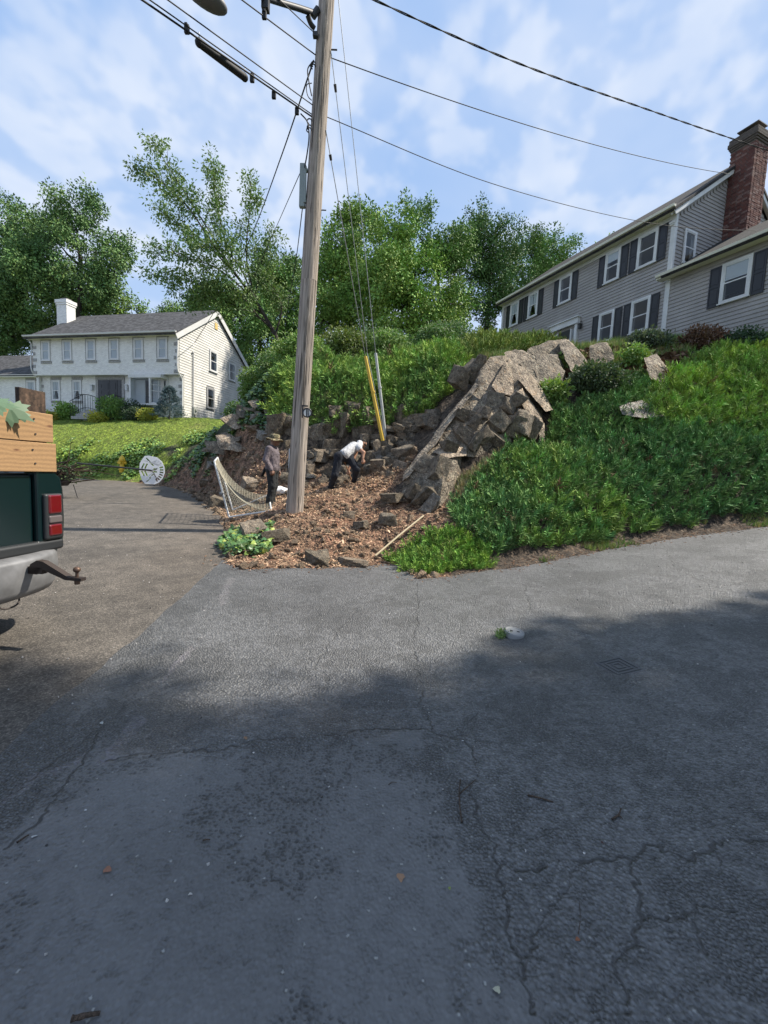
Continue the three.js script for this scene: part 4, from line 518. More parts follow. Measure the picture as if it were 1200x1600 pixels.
// ---------------------------------------------------------------- plants
function spray(n, L, W, rad, seed, flat = .75) {
  const q = mulberry(seed), p = [], v = new THREE.Vector3(), d = new THREE.Vector3(), s = new THREE.Vector3(), u = new THREE.Vector3();
  for (let i = 0; i < n; i++) {
    do v.set(q() * 2 - 1, q() * 2 - 1, q() * 2 - 1); while (v.lengthSq() > 1);
    d.copy(v).multiplyScalar(.9).add(u.set(q() - .5, q() - .65, q() - .5)).normalize(); v.multiplyScalar(rad); v.y *= flat;
    s.set(q() - .5, (q() - .5) * .5, q() - .5).cross(d).normalize().multiplyScalar(W * (.7 + .6 * q()) / 2); u.copy(s).cross(d).normalize();
    const l = L * (.7 + .6 * q()), t = v.clone().addScaledVector(d, l).addScaledVector(u, -l * .12), m = v.clone().addScaledVector(d, l * .45).addScaledVector(u, W * .12), a = m.clone().add(s), b = m.clone().sub(s);
    p.push(...v.toArray(), ...a.toArray(), ...t.toArray(), ...v.toArray(), ...t.toArray(), ...b.toArray());
  }
  const g = new THREE.BufferGeometry(); g.setAttribute('position', new THREE.Float32BufferAttribute(p, 3)); g.computeVertexNormals(); return g;
}
// a feathery evergreen shoot, one unit long up +y
function shoot(n, seed, len = .42, w = .1) {
  const q = mulberry(seed), p = [], add = (o, d, l, ww) => { const s = new THREE.Vector3(q() - .5, q() - .5, q() - .5).cross(d).normalize().multiplyScalar(ww), t = o.clone().addScaledVector(d, l), m = o.clone().addScaledVector(d, l * .4); p.push(...o.toArray(), ...m.clone().add(s).toArray(), ...t.toArray(), ...o.toArray(), ...t.toArray(), ...m.clone().sub(s).toArray()); };
  for (let i = 0; i < n; i++) { const t = (i + q()) / n, a = i * 2.4 + q(), o = new THREE.Vector3(Math.sin(t * 4) * .03, t * .85, Math.cos(t * 3) * .03), k = .55 + .3 * q(); add(o, new THREE.Vector3(Math.cos(a) * Math.sin(k), Math.cos(k), Math.sin(a) * Math.sin(k)), len * (1 - t * .45) * (.7 + .6 * q()), w * .5); }
  add(new THREE.Vector3(0, .6, 0), new THREE.Vector3(0, 1, 0), .4, w * .5);
  const g = new THREE.BufferGeometry(); g.setAttribute('position', new THREE.Float32BufferAttribute(p, 3)); g.computeVertexNormals(); return g;
}
const leafMat = (tr = .35, ro = .75) => new THREE.MeshPhysicalMaterial({ color: lin(1, 1, 1), roughness: ro, transmission: tr, thickness: 0, side: THREE.DoubleSide });
const leafM = leafMat(.4), farLeafM = std({ color: lin(1, 1, 1), roughness: .7 }), needleM = std({ color: lin(1, 1, 1), roughness: .85 });
const barkT = tex(512, (u, v) => { const a = pf(u * 1, v * .25 % 1, 24, 7, 4), b = pf(u, v, 60, 3, 3); return .5 + (a - .5) * .6 + (b - .5) * .4; }), barkM = std({ color: lin(.20, .165, .13), map: barkT, roughness: 1 });
const sprayTree = [spray(15, .2, .12, .42, 1), spray(15, .18, .13, .42, 2), spray(13, .21, .11, .45, 3)], sprayLean = [spray(12, .15, .075, .3, 11), spray(12, .16, .07, .32, 12)], sprayBush = [spray(14, .13, .075, .26, 21), spray(14, .12, .08, .26, 22)], spraySmall = [spray(16, .07, .04, .15, 31)];
const UP = new THREE.Vector3(0, 1, 0);
// fills an InstancedMesh from a list of [point, size, colour]
function leaves(parent, name, geo, mat, list, tilt = 1) {
  const m = new THREE.InstancedMesh(geo, mat, list.length), M = new THREE.Matrix4(), q = new THREE.Quaternion(), e = new THREE.Euler(), s = new THREE.Vector3();
  list.forEach(([p, k, c, qq], i) => { if (qq) q.copy(qq); else q.setFromEuler(e.set(rr(-tilt, tilt), rr(0, 6.283), rr(-tilt, tilt))); M.compose(p, q, s.setScalar(k)); m.setMatrixAt(i, M); m.setColorAt(i, c); });
  m.name = name; m.castShadow = m.receiveShadow = true; m.userData = { kind: 'stuff' }; parent.add(m); return m;
}
const dirR = () => { const y = rr(-1, 1), a = rr(0, 6.283), r = Math.sqrt(1 - y * y); return new THREE.Vector3(r * Math.cos(a), y, r * Math.sin(a)); };
function leafColour(base, v = .3) { const k = 1 + rr(-v, v), y = rr(-.12, .12); return lin(base[0] * k * (1 + y * 1.6), base[1] * k, base[2] * k * (1 - y)); }
// a broadleaf tree: trunk, limbs out to each mass of the crown, boughs to each clump, leaves in the clumps
function tree(o) {
  const base = o.base, T = thing(o.name || 'broadleaf_tree', o.label, 'tree', base, 0, o.group), loc = p => p.clone().sub(base), limbs = [], list = [[], [], []];
  const top = o.blobs.reduce((a, b) => a.add(b[0]), new THREE.Vector3()).multiplyScalar(1 / o.blobs.length), trunk = o.trunk || [base.clone().setY(base.y - .3), base.clone().lerp(top, .35).add(new THREE.Vector3(rr(-.3, .3), 0, rr(-.3, .3))), top.clone().setY(top.y + .5)];
  const tc = new THREE.CatmullRomCurve3(trunk.map(loc));
  mesh('trunk', taper(trunk.map(loc), o.r || .25, (o.r || .25) * .25, 14, 9, .25), barkM, T);
  for (const [c, r, n = 13] of o.blobs) {
    const C = loc(c); let bt = .3, bd = 1e9; for (let t = .25; t <= 1; t += .05) { const q = tc.getPointAt(t), dd = q.distanceTo(C) + Math.max(0, q.y - C.y) * 2; if (dd < bd) { bd = dd; bt = t; } }
    const a = tc.getPointAt(bt); if (a.distanceTo(C) > .4) limbs.push(taper([a, a.clone().lerp(C, .5).add(new THREE.Vector3(rr(-.2, .2), -r * .12, rr(-.2, .2))), C], (o.r || .25) * .34, .03, 6, 5));
    for (let k = 0; k < n; k++) {
      const d = dirR(), P = C.clone().addScaledVector(d, r * rr(.5, 1)), cr = r * rr(.26, .42), w = (o.leaves || 20) * (cr * cr) / (.8 * .8) * 1.2;
      if (k % 2 === 0) limbs.push(taper([C.clone().addScaledVector(d, -.1), C.clone().lerp(P, .6).add(new THREE.Vector3(0, -.1, 0)), P], .035, .01, 4, 4));
      const shadeOf = 1 + rr(-.12, .12);
      for (let i = 0; i < w; i++) { const e = dirR(), Q = P.clone().addScaledVector(e, cr * Math.cbrt(rr(.1, 1))); Q.y -= cr * .1; list[Math.floor(R() * 3)].push([Q, rr(.7, 1.25) * (o.size || 1), leafColour(o.col.map(x => x * shadeOf), .28)]); }
    }
  }
  if (limbs.length) mesh('limbs', merge(limbs), barkM, T).userData.kind = 'stuff';
  const gs = o.geo || sprayTree; list.forEach((l, i) => { if (l.length) leaves(T, 'crown', gs[i % gs.length], farLeafM, l); });
  return T;
}
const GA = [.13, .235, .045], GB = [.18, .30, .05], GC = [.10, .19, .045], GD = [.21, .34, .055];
const WOOD = 'trees standing behind the ledge and houses';
const foot = (x, d) => V(x, land(x, d), d);
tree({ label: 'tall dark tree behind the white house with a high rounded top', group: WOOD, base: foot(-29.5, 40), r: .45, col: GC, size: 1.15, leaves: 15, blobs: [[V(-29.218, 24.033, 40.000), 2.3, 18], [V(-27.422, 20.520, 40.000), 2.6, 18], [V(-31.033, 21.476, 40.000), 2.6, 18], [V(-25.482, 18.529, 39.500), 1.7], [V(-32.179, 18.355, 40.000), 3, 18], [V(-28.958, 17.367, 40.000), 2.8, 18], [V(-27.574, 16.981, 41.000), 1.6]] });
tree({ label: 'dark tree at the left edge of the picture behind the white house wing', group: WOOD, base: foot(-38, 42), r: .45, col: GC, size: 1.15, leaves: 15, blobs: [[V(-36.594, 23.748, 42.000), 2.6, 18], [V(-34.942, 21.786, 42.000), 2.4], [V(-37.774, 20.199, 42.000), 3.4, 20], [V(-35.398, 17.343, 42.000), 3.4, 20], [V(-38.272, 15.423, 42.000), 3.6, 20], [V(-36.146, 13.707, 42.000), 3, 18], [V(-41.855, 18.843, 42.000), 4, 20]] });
tree({ label: 'lighter tree showing over the left part of the white house roof', group: WOOD, base: foot(-28, 44), r: .3, col: GB, blobs: [[V(-30.200, 17.371, 43.000), 1.9], [V(-27.976, 16.978, 43.000), 1.7], [V(-26.670, 17.170, 44.000), 1.5], [V(-32.867, 17.339, 44.000), 1.8], [V(-30.284, 15.880, 44.000), 2]] });
tree({ label: 'small tree top showing over the white house ridge', group: WOOD, base: foot(-22, 48), r: .25, col: GA, blobs: [[V(-24.111, 18.255, 48.000), 1.5], [V(-22.330, 18.607, 48.000), 1.6], [V(-25.539, 17.507, 48.000), 1.4]] });
tree({ label: 'broad tree behind the leaning tree, left of the utility pole', group: WOOD, base: foot(-12, 42), r: .35, col: GA, size: 1.2, blobs: [[V(-11.400, 20.457, 42.000), 2.3, 16], [V(-13.345, 18.600, 42.000), 2.6, 16], [V(-9.505, 18.767, 42.000), 2.6, 16], [V(-16.041, 16.901, 41.000), 2.1], [V(-17.860, 16.530, 41.000), 1.7], [V(-10.549, 15.680, 41.000), 2.8, 16], [V(-14.150, 15.168, 40.000), 2.5, 16], [V(-12.025, 12.944, 39.000), 2.5, 16]] });
tree({ label: 'bright green tree right behind the utility pole', group: WOOD, base: foot(-2.6, 35), r: .32, col: GB, size: 1.15, blobs: [[V(-4.419, 20.500, 36.000), 1.9], [V(-2.540, 22.067, 36.000), 1.9], [V(-5.113, 17.713, 36.000), 2.4, 16], [V(-2.679, 17.855, 35.000), 2.5, 18], [V(-3.543, 14.664, 34.500), 2.5, 18], [V(-5.632, 13.767, 35.000), 2.2], [V(-1.904, 12.601, 34.000), 2.2]] });
tree({ label: 'full bright green tree in the middle of the wooded crest', group: WOOD, base: foot(1.8, 31), r: .3, col: GD, size: 1.1, blobs: [[V(-0.413, 18.108, 32.000), 2], [V(-0.764, 15.633, 31.000), 2.3, 16], [V(1.282, 15.721, 31.000), 2.3, 16], [V(3.427, 14.067, 31.000), 1.9], [V(0.696, 13.317, 30.500), 2.4, 16], [V(3.008, 12.331, 30.500), 1.9], [V(0.345, 10.964, 30.000), 2]] });
tree({ label: 'tall tree rising behind the middle of the crest', group: WOOD, base: foot(3.2, 33), r: .3, col: GA, blobs: [[V(1.176, 20.285, 33.000), 1.8], [V(3.408, 19.017, 33.000), 2, 16], [V(4.507, 16.768, 33.000), 2], [V(2.016, 18.042, 33.000), 2], [V(4.877, 14.691, 33.000), 1.6]] });
tree({ label: 'dark tree left of the far corner of the grey house', group: WOOD, base: foot(7.4, 36), r: .32, col: GC, blobs: [[V(7.038, 21.983, 36.000), 1.9], [V(6.138, 19.707, 36.000), 2.1, 16], [V(8.727, 20.318, 36.000), 2.1, 16], [V(8.097, 18.033, 36.000), 2.2, 16], [V(7.724, 15.731, 36.000), 1.8], [V(9.734, 17.345, 36.000), 1.9]] });
tree({ label: 'tree behind the roof of the grey house', group: WOOD, base: foot(14, 42), r: .32, col: GA, blobs: [[V(12.359, 21.958, 40.000), 2.1, 16], [V(14.555, 22.833, 41.000), 2], [V(16.365, 22.830, 42.000), 1.8], [V(13.446, 20.211, 41.000), 2.2], [V(11.321, 19.786, 39.000), 1.8]] });
tree({ label: 'tip of a tree showing just over the grey house eave', group: WOOD, base: foot(20, 38), r: .2, col: GB, blobs: [[V(18.159, 22.374, 38.000), .8, 7], [V(18.605, 21.763, 38.000), .9, 7]] });
// the leaning tree: long bare limbs reaching up to the left
{
  const base = foot(-5.9, 22.5), T = thing('leaning_tree', 'sparse tree leaning far to the left over the white house', 'tree', base), loc = p => p.clone().sub(base), limbs = [], list = [[], []];
  const trunk = [base.clone().setY(base.y - .4), V(-5.772, 7.812, 22.300), V(-6.310, 8.969, 22.000), V(-6.984, 10.020, 21.800), V(-7.952, 11.162, 21.500), V(-8.827, 12.220, 21.300)];
  mesh('trunk', taper(trunk.map(loc), .15, .05, 18, 8, .2), barkM, T);
  const arms = [[V(-7.952, 11.162, 21.500), V(-9.300, 13.229, 21.300), V(-10.644, 15.137, 21.200), V(-11.745, 16.785, 21.000)], [V(-8.827, 12.220, 21.300), V(-10.088, 13.889, 21.000), V(-11.344, 14.843, 20.800), V(-12.391, 15.234, 20.700)], [V(-6.984, 10.020, 21.800), V(-8.622, 11.143, 21.200), V(-10.141, 11.471, 20.800), V(-11.345, 11.698, 20.500)], [V(-7.952, 11.162, 21.500), V(-8.645, 13.427, 21.600), V(-9.056, 15.306, 21.800), V(-9.052, 16.383, 22.000)], [V(-6.984, 10.020, 21.800), V(-7.502, 12.180, 22.000), V(-7.474, 14.483, 22.300), V(-7.498, 15.976, 22.500)], [V(-6.645, 9.426, 22.000), V(-8.416, 10.081, 21.500), V(-9.773, 10.410, 21.000), V(-11.366, 10.487, 20.800)], [V(-6.310, 8.969, 22.000), V(-7.774, 9.560, 21.500), V(-9.237, 9.772, 21.200), V(-10.237, 9.737, 21.000)], [V(-6.140, 8.661, 22.000), V(-6.781, 9.199, 21.400), V(-7.602, 10.059, 21.000), V(-8.761, 10.366, 20.800)], [V(-6.984, 10.020, 21.800), V(-7.619, 11.386, 21.000), V(-8.234, 11.741, 20.600), V(-9.200, 11.739, 20.400)], [V(-5.997, 8.383, 22.100), V(-5.675, 9.782, 22.000), V(-6.085, 10.699, 22.000), V(-6.680, 11.293, 22.000)], [V(-6.984, 10.020, 21.800), V(-6.935, 11.418, 22.300), V(-6.813, 12.507, 22.600), V(-6.555, 13.408, 22.800)], [V(-7.952, 11.162, 21.500), V(-9.788, 12.836, 21.700), V(-11.157, 13.639, 21.900), V(-11.846, 14.269, 22.000)]];
  for (const A of arms) {
    const pts = A.map(loc), c = new THREE.CatmullRomCurve3(pts); limbs.push(taper(pts, .055, .012, 14, 6, .15));
    const n = 15;
    for (let i = 0; i < n; i++) {
      const t = .25 + .75 * (i + R()) / n, a = c.getPointAt(Math.min(t, 1)), tg = c.getTangentAt(Math.min(t, 1)), d = dirR().multiplyScalar(.8).add(tg).normalize(), l = rr(.4, 1.15) * (1.15 - t * .5), b = a.clone().addScaledVector(d, l).add(new THREE.Vector3(0, rr(-.1, .15), 0));
      limbs.push(taper([a, a.clone().lerp(b, .5).add(new THREE.Vector3(0, .05, 0)), b], .016, .005, 3, 4));
      for (let k = 0; k < 8; k++) { const q = a.clone().lerp(b, rr(.3, 1.1)).addScaledVector(dirR(), rr(.05, .42)); list[k % 2].push([q, rr(.7, 1.25), leafColour([.14, .24, .045], .3)]); }
    }
  }
  mesh('limbs', merge(limbs), barkM, T).userData.kind = 'stuff'; list.forEach((l, i) => leaves(T, 'crown', sprayLean[i], leafM, l));
}
// trees on the grass across the driveway, out of the picture, whose shade lies over the near asphalt
const SH = 'trees across the driveway that shade it';
tree({ label: 'tall shade tree on the grass across the driveway', group: SH, base: foot(10.6, 1.8), r: .3, col: GA, size: 1.3, leaves: 28, blobs: [[V(10.0, 10, 3.4), 2.0, 22], [V(11, 10.6, 2.2), 2.3, 20], [V(11.6, 9, 2.4), 2.2, 20], [V(10.4, 9.6, 4.4), 1.5, 14], [V(12.6, 9.5, 1.3), 2, 16], [V(8.6, 10.5, 1.5), 2.3, 22]] });
tree({ label: 'taller shade tree nearer the street across the driveway', group: SH, base: foot(7.4, -1.2), r: .3, col: GA, size: 1.3, leaves: 28, blobs: [[V(6.2, 12, 1.9), 2, 22], [V(4.6, 12.6, 2.5), 1.7, 18], [V(6.3, 12, 3.3), 1.4, 16], [V(8.1, 12, 1.9), 1.9, 22], [V(8.2, 12, .3), 2.2, 20], [V(7.2, 12.5, -.8), 2.4, 18], [V(9.6, 11.6, .2), 2.2, 18], [V(5, 12, -.5), 2.2, 18], [V(3.2, 12, .2), 2.1, 18]] });

// ---- shrubs
function shrub(name, label, p, rx, ry, rz, n, col, geo = sprayBush, group, size = 1) {
  const T = thing(name, label, 'shrub', p, 0, group), list = geo.map(() => []), st = [];
  for (let k = 0; k < 7; k++) { const a = rr(0, 6.28), e = new THREE.Vector3(Math.cos(a) * rx * .5, ry * rr(.8, 1.4), Math.sin(a) * rz * .5); st.push(taper([new THREE.Vector3(e.x * .1, -.1, e.z * .1), e.clone().multiplyScalar(.5), e], .025, .008, 4, 5)); }
  mesh('stems', merge(st), barkM, T).userData.kind = 'stuff';
  const lob = []; for (let k = 0; k < 9; k++) { const d = dirR(); lob.push([d.x * rx * .45, ry * (.9 + d.y * .5), d.z * rz * .45, rr(.45, .7)]); }
  for (let i = 0; i < n; i++) { const [x, y, z, s] = pick(lob), d = dirR(), q = Math.cbrt(rr(.25, 1)); const P = new THREE.Vector3(x + d.x * rx * s * q, Math.max(.04, y + d.y * ry * s * q), z + d.z * rz * s * q); list[i % geo.length].push([P, rr(.7, 1.25) * size, leafColour(col, .3)]); }
  list.forEach((l, i) => leaves(T, 'foliage', geo[i], leafM, l)); return T;
}
const BR = c => c.map(v => v * 1.35); const HSE = 'shrubs planted along the front of the white house', atH = (x, z) => { const c = Math.cos(-.2147), s = Math.sin(-.2147), X = -13.4 + x * c + z * s, D = 27 - (-x * s + z * c); return foot(X, D); };
shrub('house_shrub', 'leafy green shrub behind the railing left of the front steps', atH(-8.2, .55), .75, .55, .5, 260, BR(GB), sprayBush, HSE);
shrub('house_shrub', 'yellow shrub left of the front steps', atH(-8.7, 1.4), .55, .32, .45, 200, [.42, .44, .04], sprayBush, HSE, .8);
shrub('house_shrub', 'tallest dark green shrub right of the front door steps', atH(-4.1, .9), .85, .75, .6, 380, BR(GA), sprayBush, HSE);
shrub('house_shrub', 'yellow shrub in front of the tallest dark shrub', atH(-4.6, 1.6), .6, .3, .45, 210, [.42, .44, .04], sprayBush, HSE, .8);
shrub('house_shrub', 'dark yew under the bay window', atH(-2.6, .75), .8, .62, .55, 320, [.03, .07, .025], spraySmall, HSE, 1.6);
shrub('house_shrub', 'low dark shrub at the foot of the yew', atH(-2.1, 1.25), .6, .35, .4, 200, [.04, .09, .025], spraySmall, HSE, 1.6);
shrub('house_shrub', 'yellow shrub between the bay window and the blue spruce', atH(-1.2, 1.3), .5, .36, .4, 200, [.42, .44, .04], sprayBush, HSE, .8);
shrub('house_shrub', 'small red leaved shrub by the left downspout', atH(-11.2, .8), .45, .25, .35, 120, [.16, .06, .04], sprayBush, HSE, .8);
shrub('house_shrub', 'dark rounded shrub at the left corner of the house', atH(-11.5, .5), .6, .5, .5, 200, GC, sprayBush, HSE);
// blue spruce: whorls of drooping shoots
const juniG = [shoot(24, 3, .46, .06), shoot(24, 4, .5, .055), shoot(20, 5, .56, .065)];
{
  const p = atH(.15, 1.0), T = thing('blue_spruce', 'small blue spruce at the right corner of the white house', 'conifer', p), list = [[], [], []], q = new THREE.Quaternion();
  mesh('trunk', taper([new THREE.Vector3(0, -.1, 0), new THREE.Vector3(.02, .9, 0), new THREE.Vector3(0, 1.9, 0)], .05, .012, 6, 6), barkM, T);
  for (let i = 0; i < 620; i++) { const y = rr(.1, 1.9), r = (1.95 - y) * .46 * Math.sqrt(rr(.15, 1)), a = rr(0, 6.28), d = new THREE.Vector3(Math.cos(a), .25, Math.sin(a)).normalize(); list[i % 3].push([new THREE.Vector3(Math.cos(a) * r, y, Math.sin(a) * r), rr(.2, .34), leafColour([.09, .14, .15], .25), q.clone().setFromUnitVectors(UP, d)]); }
  list.forEach((l, i) => leaves(T, 'foliage', juniG[i], needleM, l));
}
const BK = 'bushes growing along the top of the ledge';
const bush = (label, p, rx, ry, rz, n, col, size = 1) => shrub('bush', label, p, rx, ry, rz, n, col, sprayBush, BK, size);
bush('rounded green bush at the right end of the white house', foot(-7.9, 22.6), .7, .6, .7, 300, GA);
bush('large dark bush between the white house and the leaning tree', foot(-6.5, 20.8), 1.1, .9, .9, 560, GB);
bush('bush below the trunk of the leaning tree', foot(-5.1, 19.6), 1.2, .85, 1, 560, GA);
bush('bright bush just left of the utility pole', foot(-3.9, 18.6), 1.2, .8, 1, 560, GD);
bush('bright yellowish bush right behind the utility pole', foot(-2.3, 19.4), 1.4, .9, 1, 620, [.15, .21, .03]);
bush('low bush behind the hanging junipers, near the pole guard tops', foot(-.2, 20), 1.4, .8, 1, 520, GB);
bush('bush below the middle of the wooded crest', foot(2.0, 20.4), 1.4, .8, 1, 520, GA);
bush('pale green bush at the far corner of the grey house', foot(4.6, 21), 1.1, .55, 1, 420, [.15, .22, .035]);
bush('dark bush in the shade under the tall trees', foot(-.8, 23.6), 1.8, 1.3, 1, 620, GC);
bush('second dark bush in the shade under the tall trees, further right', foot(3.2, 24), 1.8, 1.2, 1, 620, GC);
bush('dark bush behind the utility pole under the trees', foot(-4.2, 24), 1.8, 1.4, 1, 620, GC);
shrub('small_leaved_shrub', 'dense small leaved shrub between the crest rocks and the junipers', foot(6.1, 12.5), .9, .45, .6, 800, [.07, .12, .035], spraySmall, undefined, 1.5);
shrub('young_shrub', 'bright green sapling growing beside the right slabs of the outcrop', foot(4.7, 12.3), .35, .3, .3, 80, GD, sprayBush);
shrub('crest_weed', 'bright green leafy weed among the dead leaves below the house', foot(8.0, 14.2), .4, .36, .3, 90, GD, sprayBush);
shrub('crest_weed', 'yellow green sprig in front of the crest boulder', foot(5.65, 13.9), .3, .26, .25, 50, GD, sprayBush);
shrub('crest_shrub', 'rusty brown dying juniper below the wing of the grey house', foot(10.9, 15.2), 1.1, .35, .5, 420, [.17, .085, .04], spraySmall, undefined, 1.5);
shrub('crest_shrub', 'grey green low shrub under the white corner post', foot(9.3, 15.4), .8, .3, .5, 300, [.08, .12, .05], spraySmall, undefined, 1.5);
shrub('crest_shrub', 'dark green low juniper under the wing window', foot(12, 14.6), .7, .35, .5, 280, [.04, .09, .03], spraySmall, undefined, 1.5);

// ---- junipers: a low mounded canopy set thick with shoots
function juniper(name, label, poly, dens, col, h, opt = {}) {
  const xs = poly.map(p => p[0]), ds = poly.map(p => p[1]), x0 = Math.min(...xs), x1 = Math.max(...xs), d0 = Math.min(...ds), d1 = Math.max(...ds), n = poly.length;
  const closed = [...poly, poly[0]], side = (x, d) => dist(closed, n + 1, x, d) * (inside(poly, x, d) ? 1 : -1);
  const up = (x, d) => { const e = side(x, d); return smooth(-.05, opt.edge ?? .9, e) * (h * (.45 + 1.0 * fbm(x * 1.1, d * 1.1, 61, 3)) + (h * .7 + .14) * (n2(x * 2.6, d * 2.6, 9) - .5) + (h * .35 + .1) * (n2(x * 5.5, d * 5.5, 19) - .5)); };
  const T = thing(name, label, 'juniper'); T.userData.kind = 'stuff';
  const g = sheet(steps([[x0 - .2, x1 + .2, .16]]), steps([[d0 - .2, d1 + .2, .16]]), (x, d) => land(x, d) - .05 + up(x, d) * .3); mesh('branch_mat', g, plain(.13, .12, .06, 1), T);
  const area = (x1 - x0) * (d1 - d0), N = Math.round(area * dens), list = [[], [], []], q = new THREE.Quaternion(), dn = new THREE.Vector3();
  for (let i = 0; i < N; i++) {
    const x = rr(x0, x1), d = rr(d0, d1), e = side(x, d) + (n2(x * 3, d * 3, 2) - .5) * .3; if (e < 0) continue;
    const f = .12, y = up(x, d), gx = (land(x + f, d) + up(x + f, d) - land(x - f, d) - up(x - f, d)) / (2 * f), gd = (land(x, d + f) + up(x, d + f) - land(x, d - f) - up(x, d - f)) / (2 * f);
    const a = rr(0, 6.28), out = (opt.out ?? .75) * rr(.4, 1.2); dn.set(-gx, 1, gd).normalize().add(new THREE.Vector3(Math.cos(a) * out, rr(-.1, .35), Math.sin(a) * out)).normalize();
    const c = col(x, d); const p = V(x, land(x, d) + y * rr(.45, .95) - .02, d); list[i % 3].push([p, (R() < .1 ? rr(.36, .5) : rr(.15, .36)) * (opt.size || 1), R() < .005 ? lin(.16, .09, .045) : leafColour(c, .42), q.clone().setFromUnitVectors(UP, dn)]);
  }
  list.forEach((l, i) => leaves(T, 'shoots', juniG[i], needleM, l)); return T;
}
const mixc = (a, b, t) => a.map((v, i) => lerp(v, b[i], t));
const BLUE = [.105, .215, .062], YEL = [.27, .40, .06], MIDG = [.155, .27, .06], LIME = [.17, .30, .035];
juniper('dark_juniper', 'dense blue green junipers covering the lower slope above the driveway', [[1.3, 7.85], [2.0, 7.5], [2.9, 7.75], [4.3, 8.35], [5.9, 8.95], [8.3, 9.5], [13, 10.1], [13, 11.4], [9.6, 11.4], [7.5, 11.2], [6.2, 11.1], [5.0, 10.9], [4.1, 10.8], [3.4, 10.7], [2.8, 10.3], [2.2, 9.75], [1.7, 9.1], [1.3, 8.4]], 250, (x, d) => { const t = smooth(.5, .8, fbm(x * .9 + 3, d * .9, 81, 3) + rr(-.1, .1) + .10 * smooth(8.6, 7.6, d - (x - 4) * .25)); return mixc(BLUE, YEL, t * .6); }, .24);
juniper('bright_juniper', 'sunlit yellow green junipers on the upper slope below the grey house wing', [[6.6, 11.2], [9.6, 11.3], [13, 11.3], [14, 12.5], [13, 15], [11, 14.8], [9.4, 13.9], [8.2, 13.4], [7.6, 12.5]], 180, (x, d) => mixc(MIDG, YEL, fbm(x, d, 84, 3)), .3, { size: 1.15 });
juniper('creeping_juniper', 'bright green creeping juniper spilling onto the driveway edge', [[.08, 7.4], [.3, 6.85], [.5, 6.45], [.75, 6.45], [1.15, 6.65], [1.85, 7.0], [1.95, 7.45], [1.4, 7.95], [.9, 7.9], [.5, 7.7]], 520, (x, d) => mixc(LIME, MIDG, fbm(x * 2, d * 2, 85, 3) * .5), .16, { size: .62, out: 1 });
juniper('hanging_juniper', 'sunlit junipers hanging over the top of the rock ledge', [[-3.6, 13.9], [-2.4, 13.4], [-1, 13.35], [.6, 13.15], [1.6, 12.9], [2.3, 13.4], [2.7, 15.5], [2.4, 17.6], [-1, 18], [-4, 17.4], [-4.6, 16]], 200, (x, d) => mixc(MIDG, YEL, .6 * smooth(.35, .65, fbm(x * .8, d * .8, 86, 3))), .62, { size: 1.25 });
juniper('shaded_juniper', 'mixed green junipers around the pale rock in the middle of the slope', [[4.2, 11.1], [5.2, 10.9], [6.6, 11.2], [7.6, 12.4], [8.2, 13.4], [7.6, 13.5], [6.6, 12.5], [5.4, 12.2], [4.6, 11.9]], 260, (x, d) => mixc(MIDG, BLUE, fbm(x, d, 87, 3)), .4);
juniper('crest_growth', 'pale grassy growth along the crest between the outcrop and the grey house', [[2.6, 14.6], [4.2, 15.2], [5.6, 16.2], [7, 17.5], [7.5, 19.5], [5, 20.5], [3, 19], [2.5, 17]], 120, (x, d) => [.17, .23, .045], .4, { size: 1.3, out: .5 });

// ---- ivy
const ivyLeaf = (() => { const s = new THREE.Shape(); [[0, 0], [.28, -.1], [.5, .12], [.36, .35], [.3, .62], [0, 1], [-.3, .62], [-.36, .35], [-.5, .12], [-.28, -.1]].forEach((p, i) => i ? s.lineTo(...p) : s.moveTo(...p)); const g = new THREE.ShapeGeometry(s).toNonIndexed(), p = g.attributes.position; for (let i = 0; i < p.count; i++) p.setZ(i, -Math.abs(p.getX(i)) * .35 - p.getY(i) * p.getY(i) * .2); g.rotateX(-Math.PI / 2); g.computeVertexNormals(); return g; })();
const ivyM = leafMat(.2, .45);
function ivy(label, n, place, size, col) { const T = thing('ivy', label, 'ivy'); T.userData.kind = 'stuff'; const list = [], q = new THREE.Quaternion(), e = new THREE.Euler(); for (let i = 0; i < n * 3 && list.length < n; i++) { const p = place(); if (!p) continue; list.push([p, rr(.7, 1.3) * size, leafColour(col(), .35), q.clone().setFromEuler(e.set(rr(-.2, 1), rr(-1.5, 1.5), rr(-.7, .7)))]); } leaves(T, 'ivy_leaves', ivyLeaf, ivyM, list); return T; }
ivy('patch of glossy ivy beside the goal net at the bank corner', 900, () => { const x = rr(-3.1, -1.95), d = rr(6.7, 8.7); const e = ((x + 2.52 + (d - 7.6) * .25) / .5) ** 2 + ((d - 7.55) / .95) ** 2 + (n2(x * 4, d * 4, 3) - .5) * .8; return e < 1 ? on(x, d, rr(.02, .2)) : null; }, .085, () => R() < .25 ? [.25, .34, .06] : [.09, .19, .05]);
ivy('dark ivy growing among the slabs left of the ledge', 5200, () => { const x = rr(-8.6, -3.9), d = rr(13.8, 19), t = (x + 8.6) / 4.7, c = lerp(18.2, 14.4, t); return d - c > -.35 && d - c < 1.7 && fbm(x * 1.4, d * 1.4, 22, 3) > .42 ? on(x, d, rr(.03, .35)) : null; }, .14, () => R() < .2 ? [.18, .28, .05] : [.06, .13, .035]);
ivy('loose green weeds on the road verge below the hydrant', 3600, () => { const x = rr(-17, -8.4), d = rr(19.2, 22.6); return bankSide(x, d) > .15 && fbm(x * .9, d * .9, 24, 3) > .46 ? on(x, d, rr(.02, .3)) : null; }, .11, () => R() < .5 ? [.26, .38, .06] : [.15, .27, .05]);

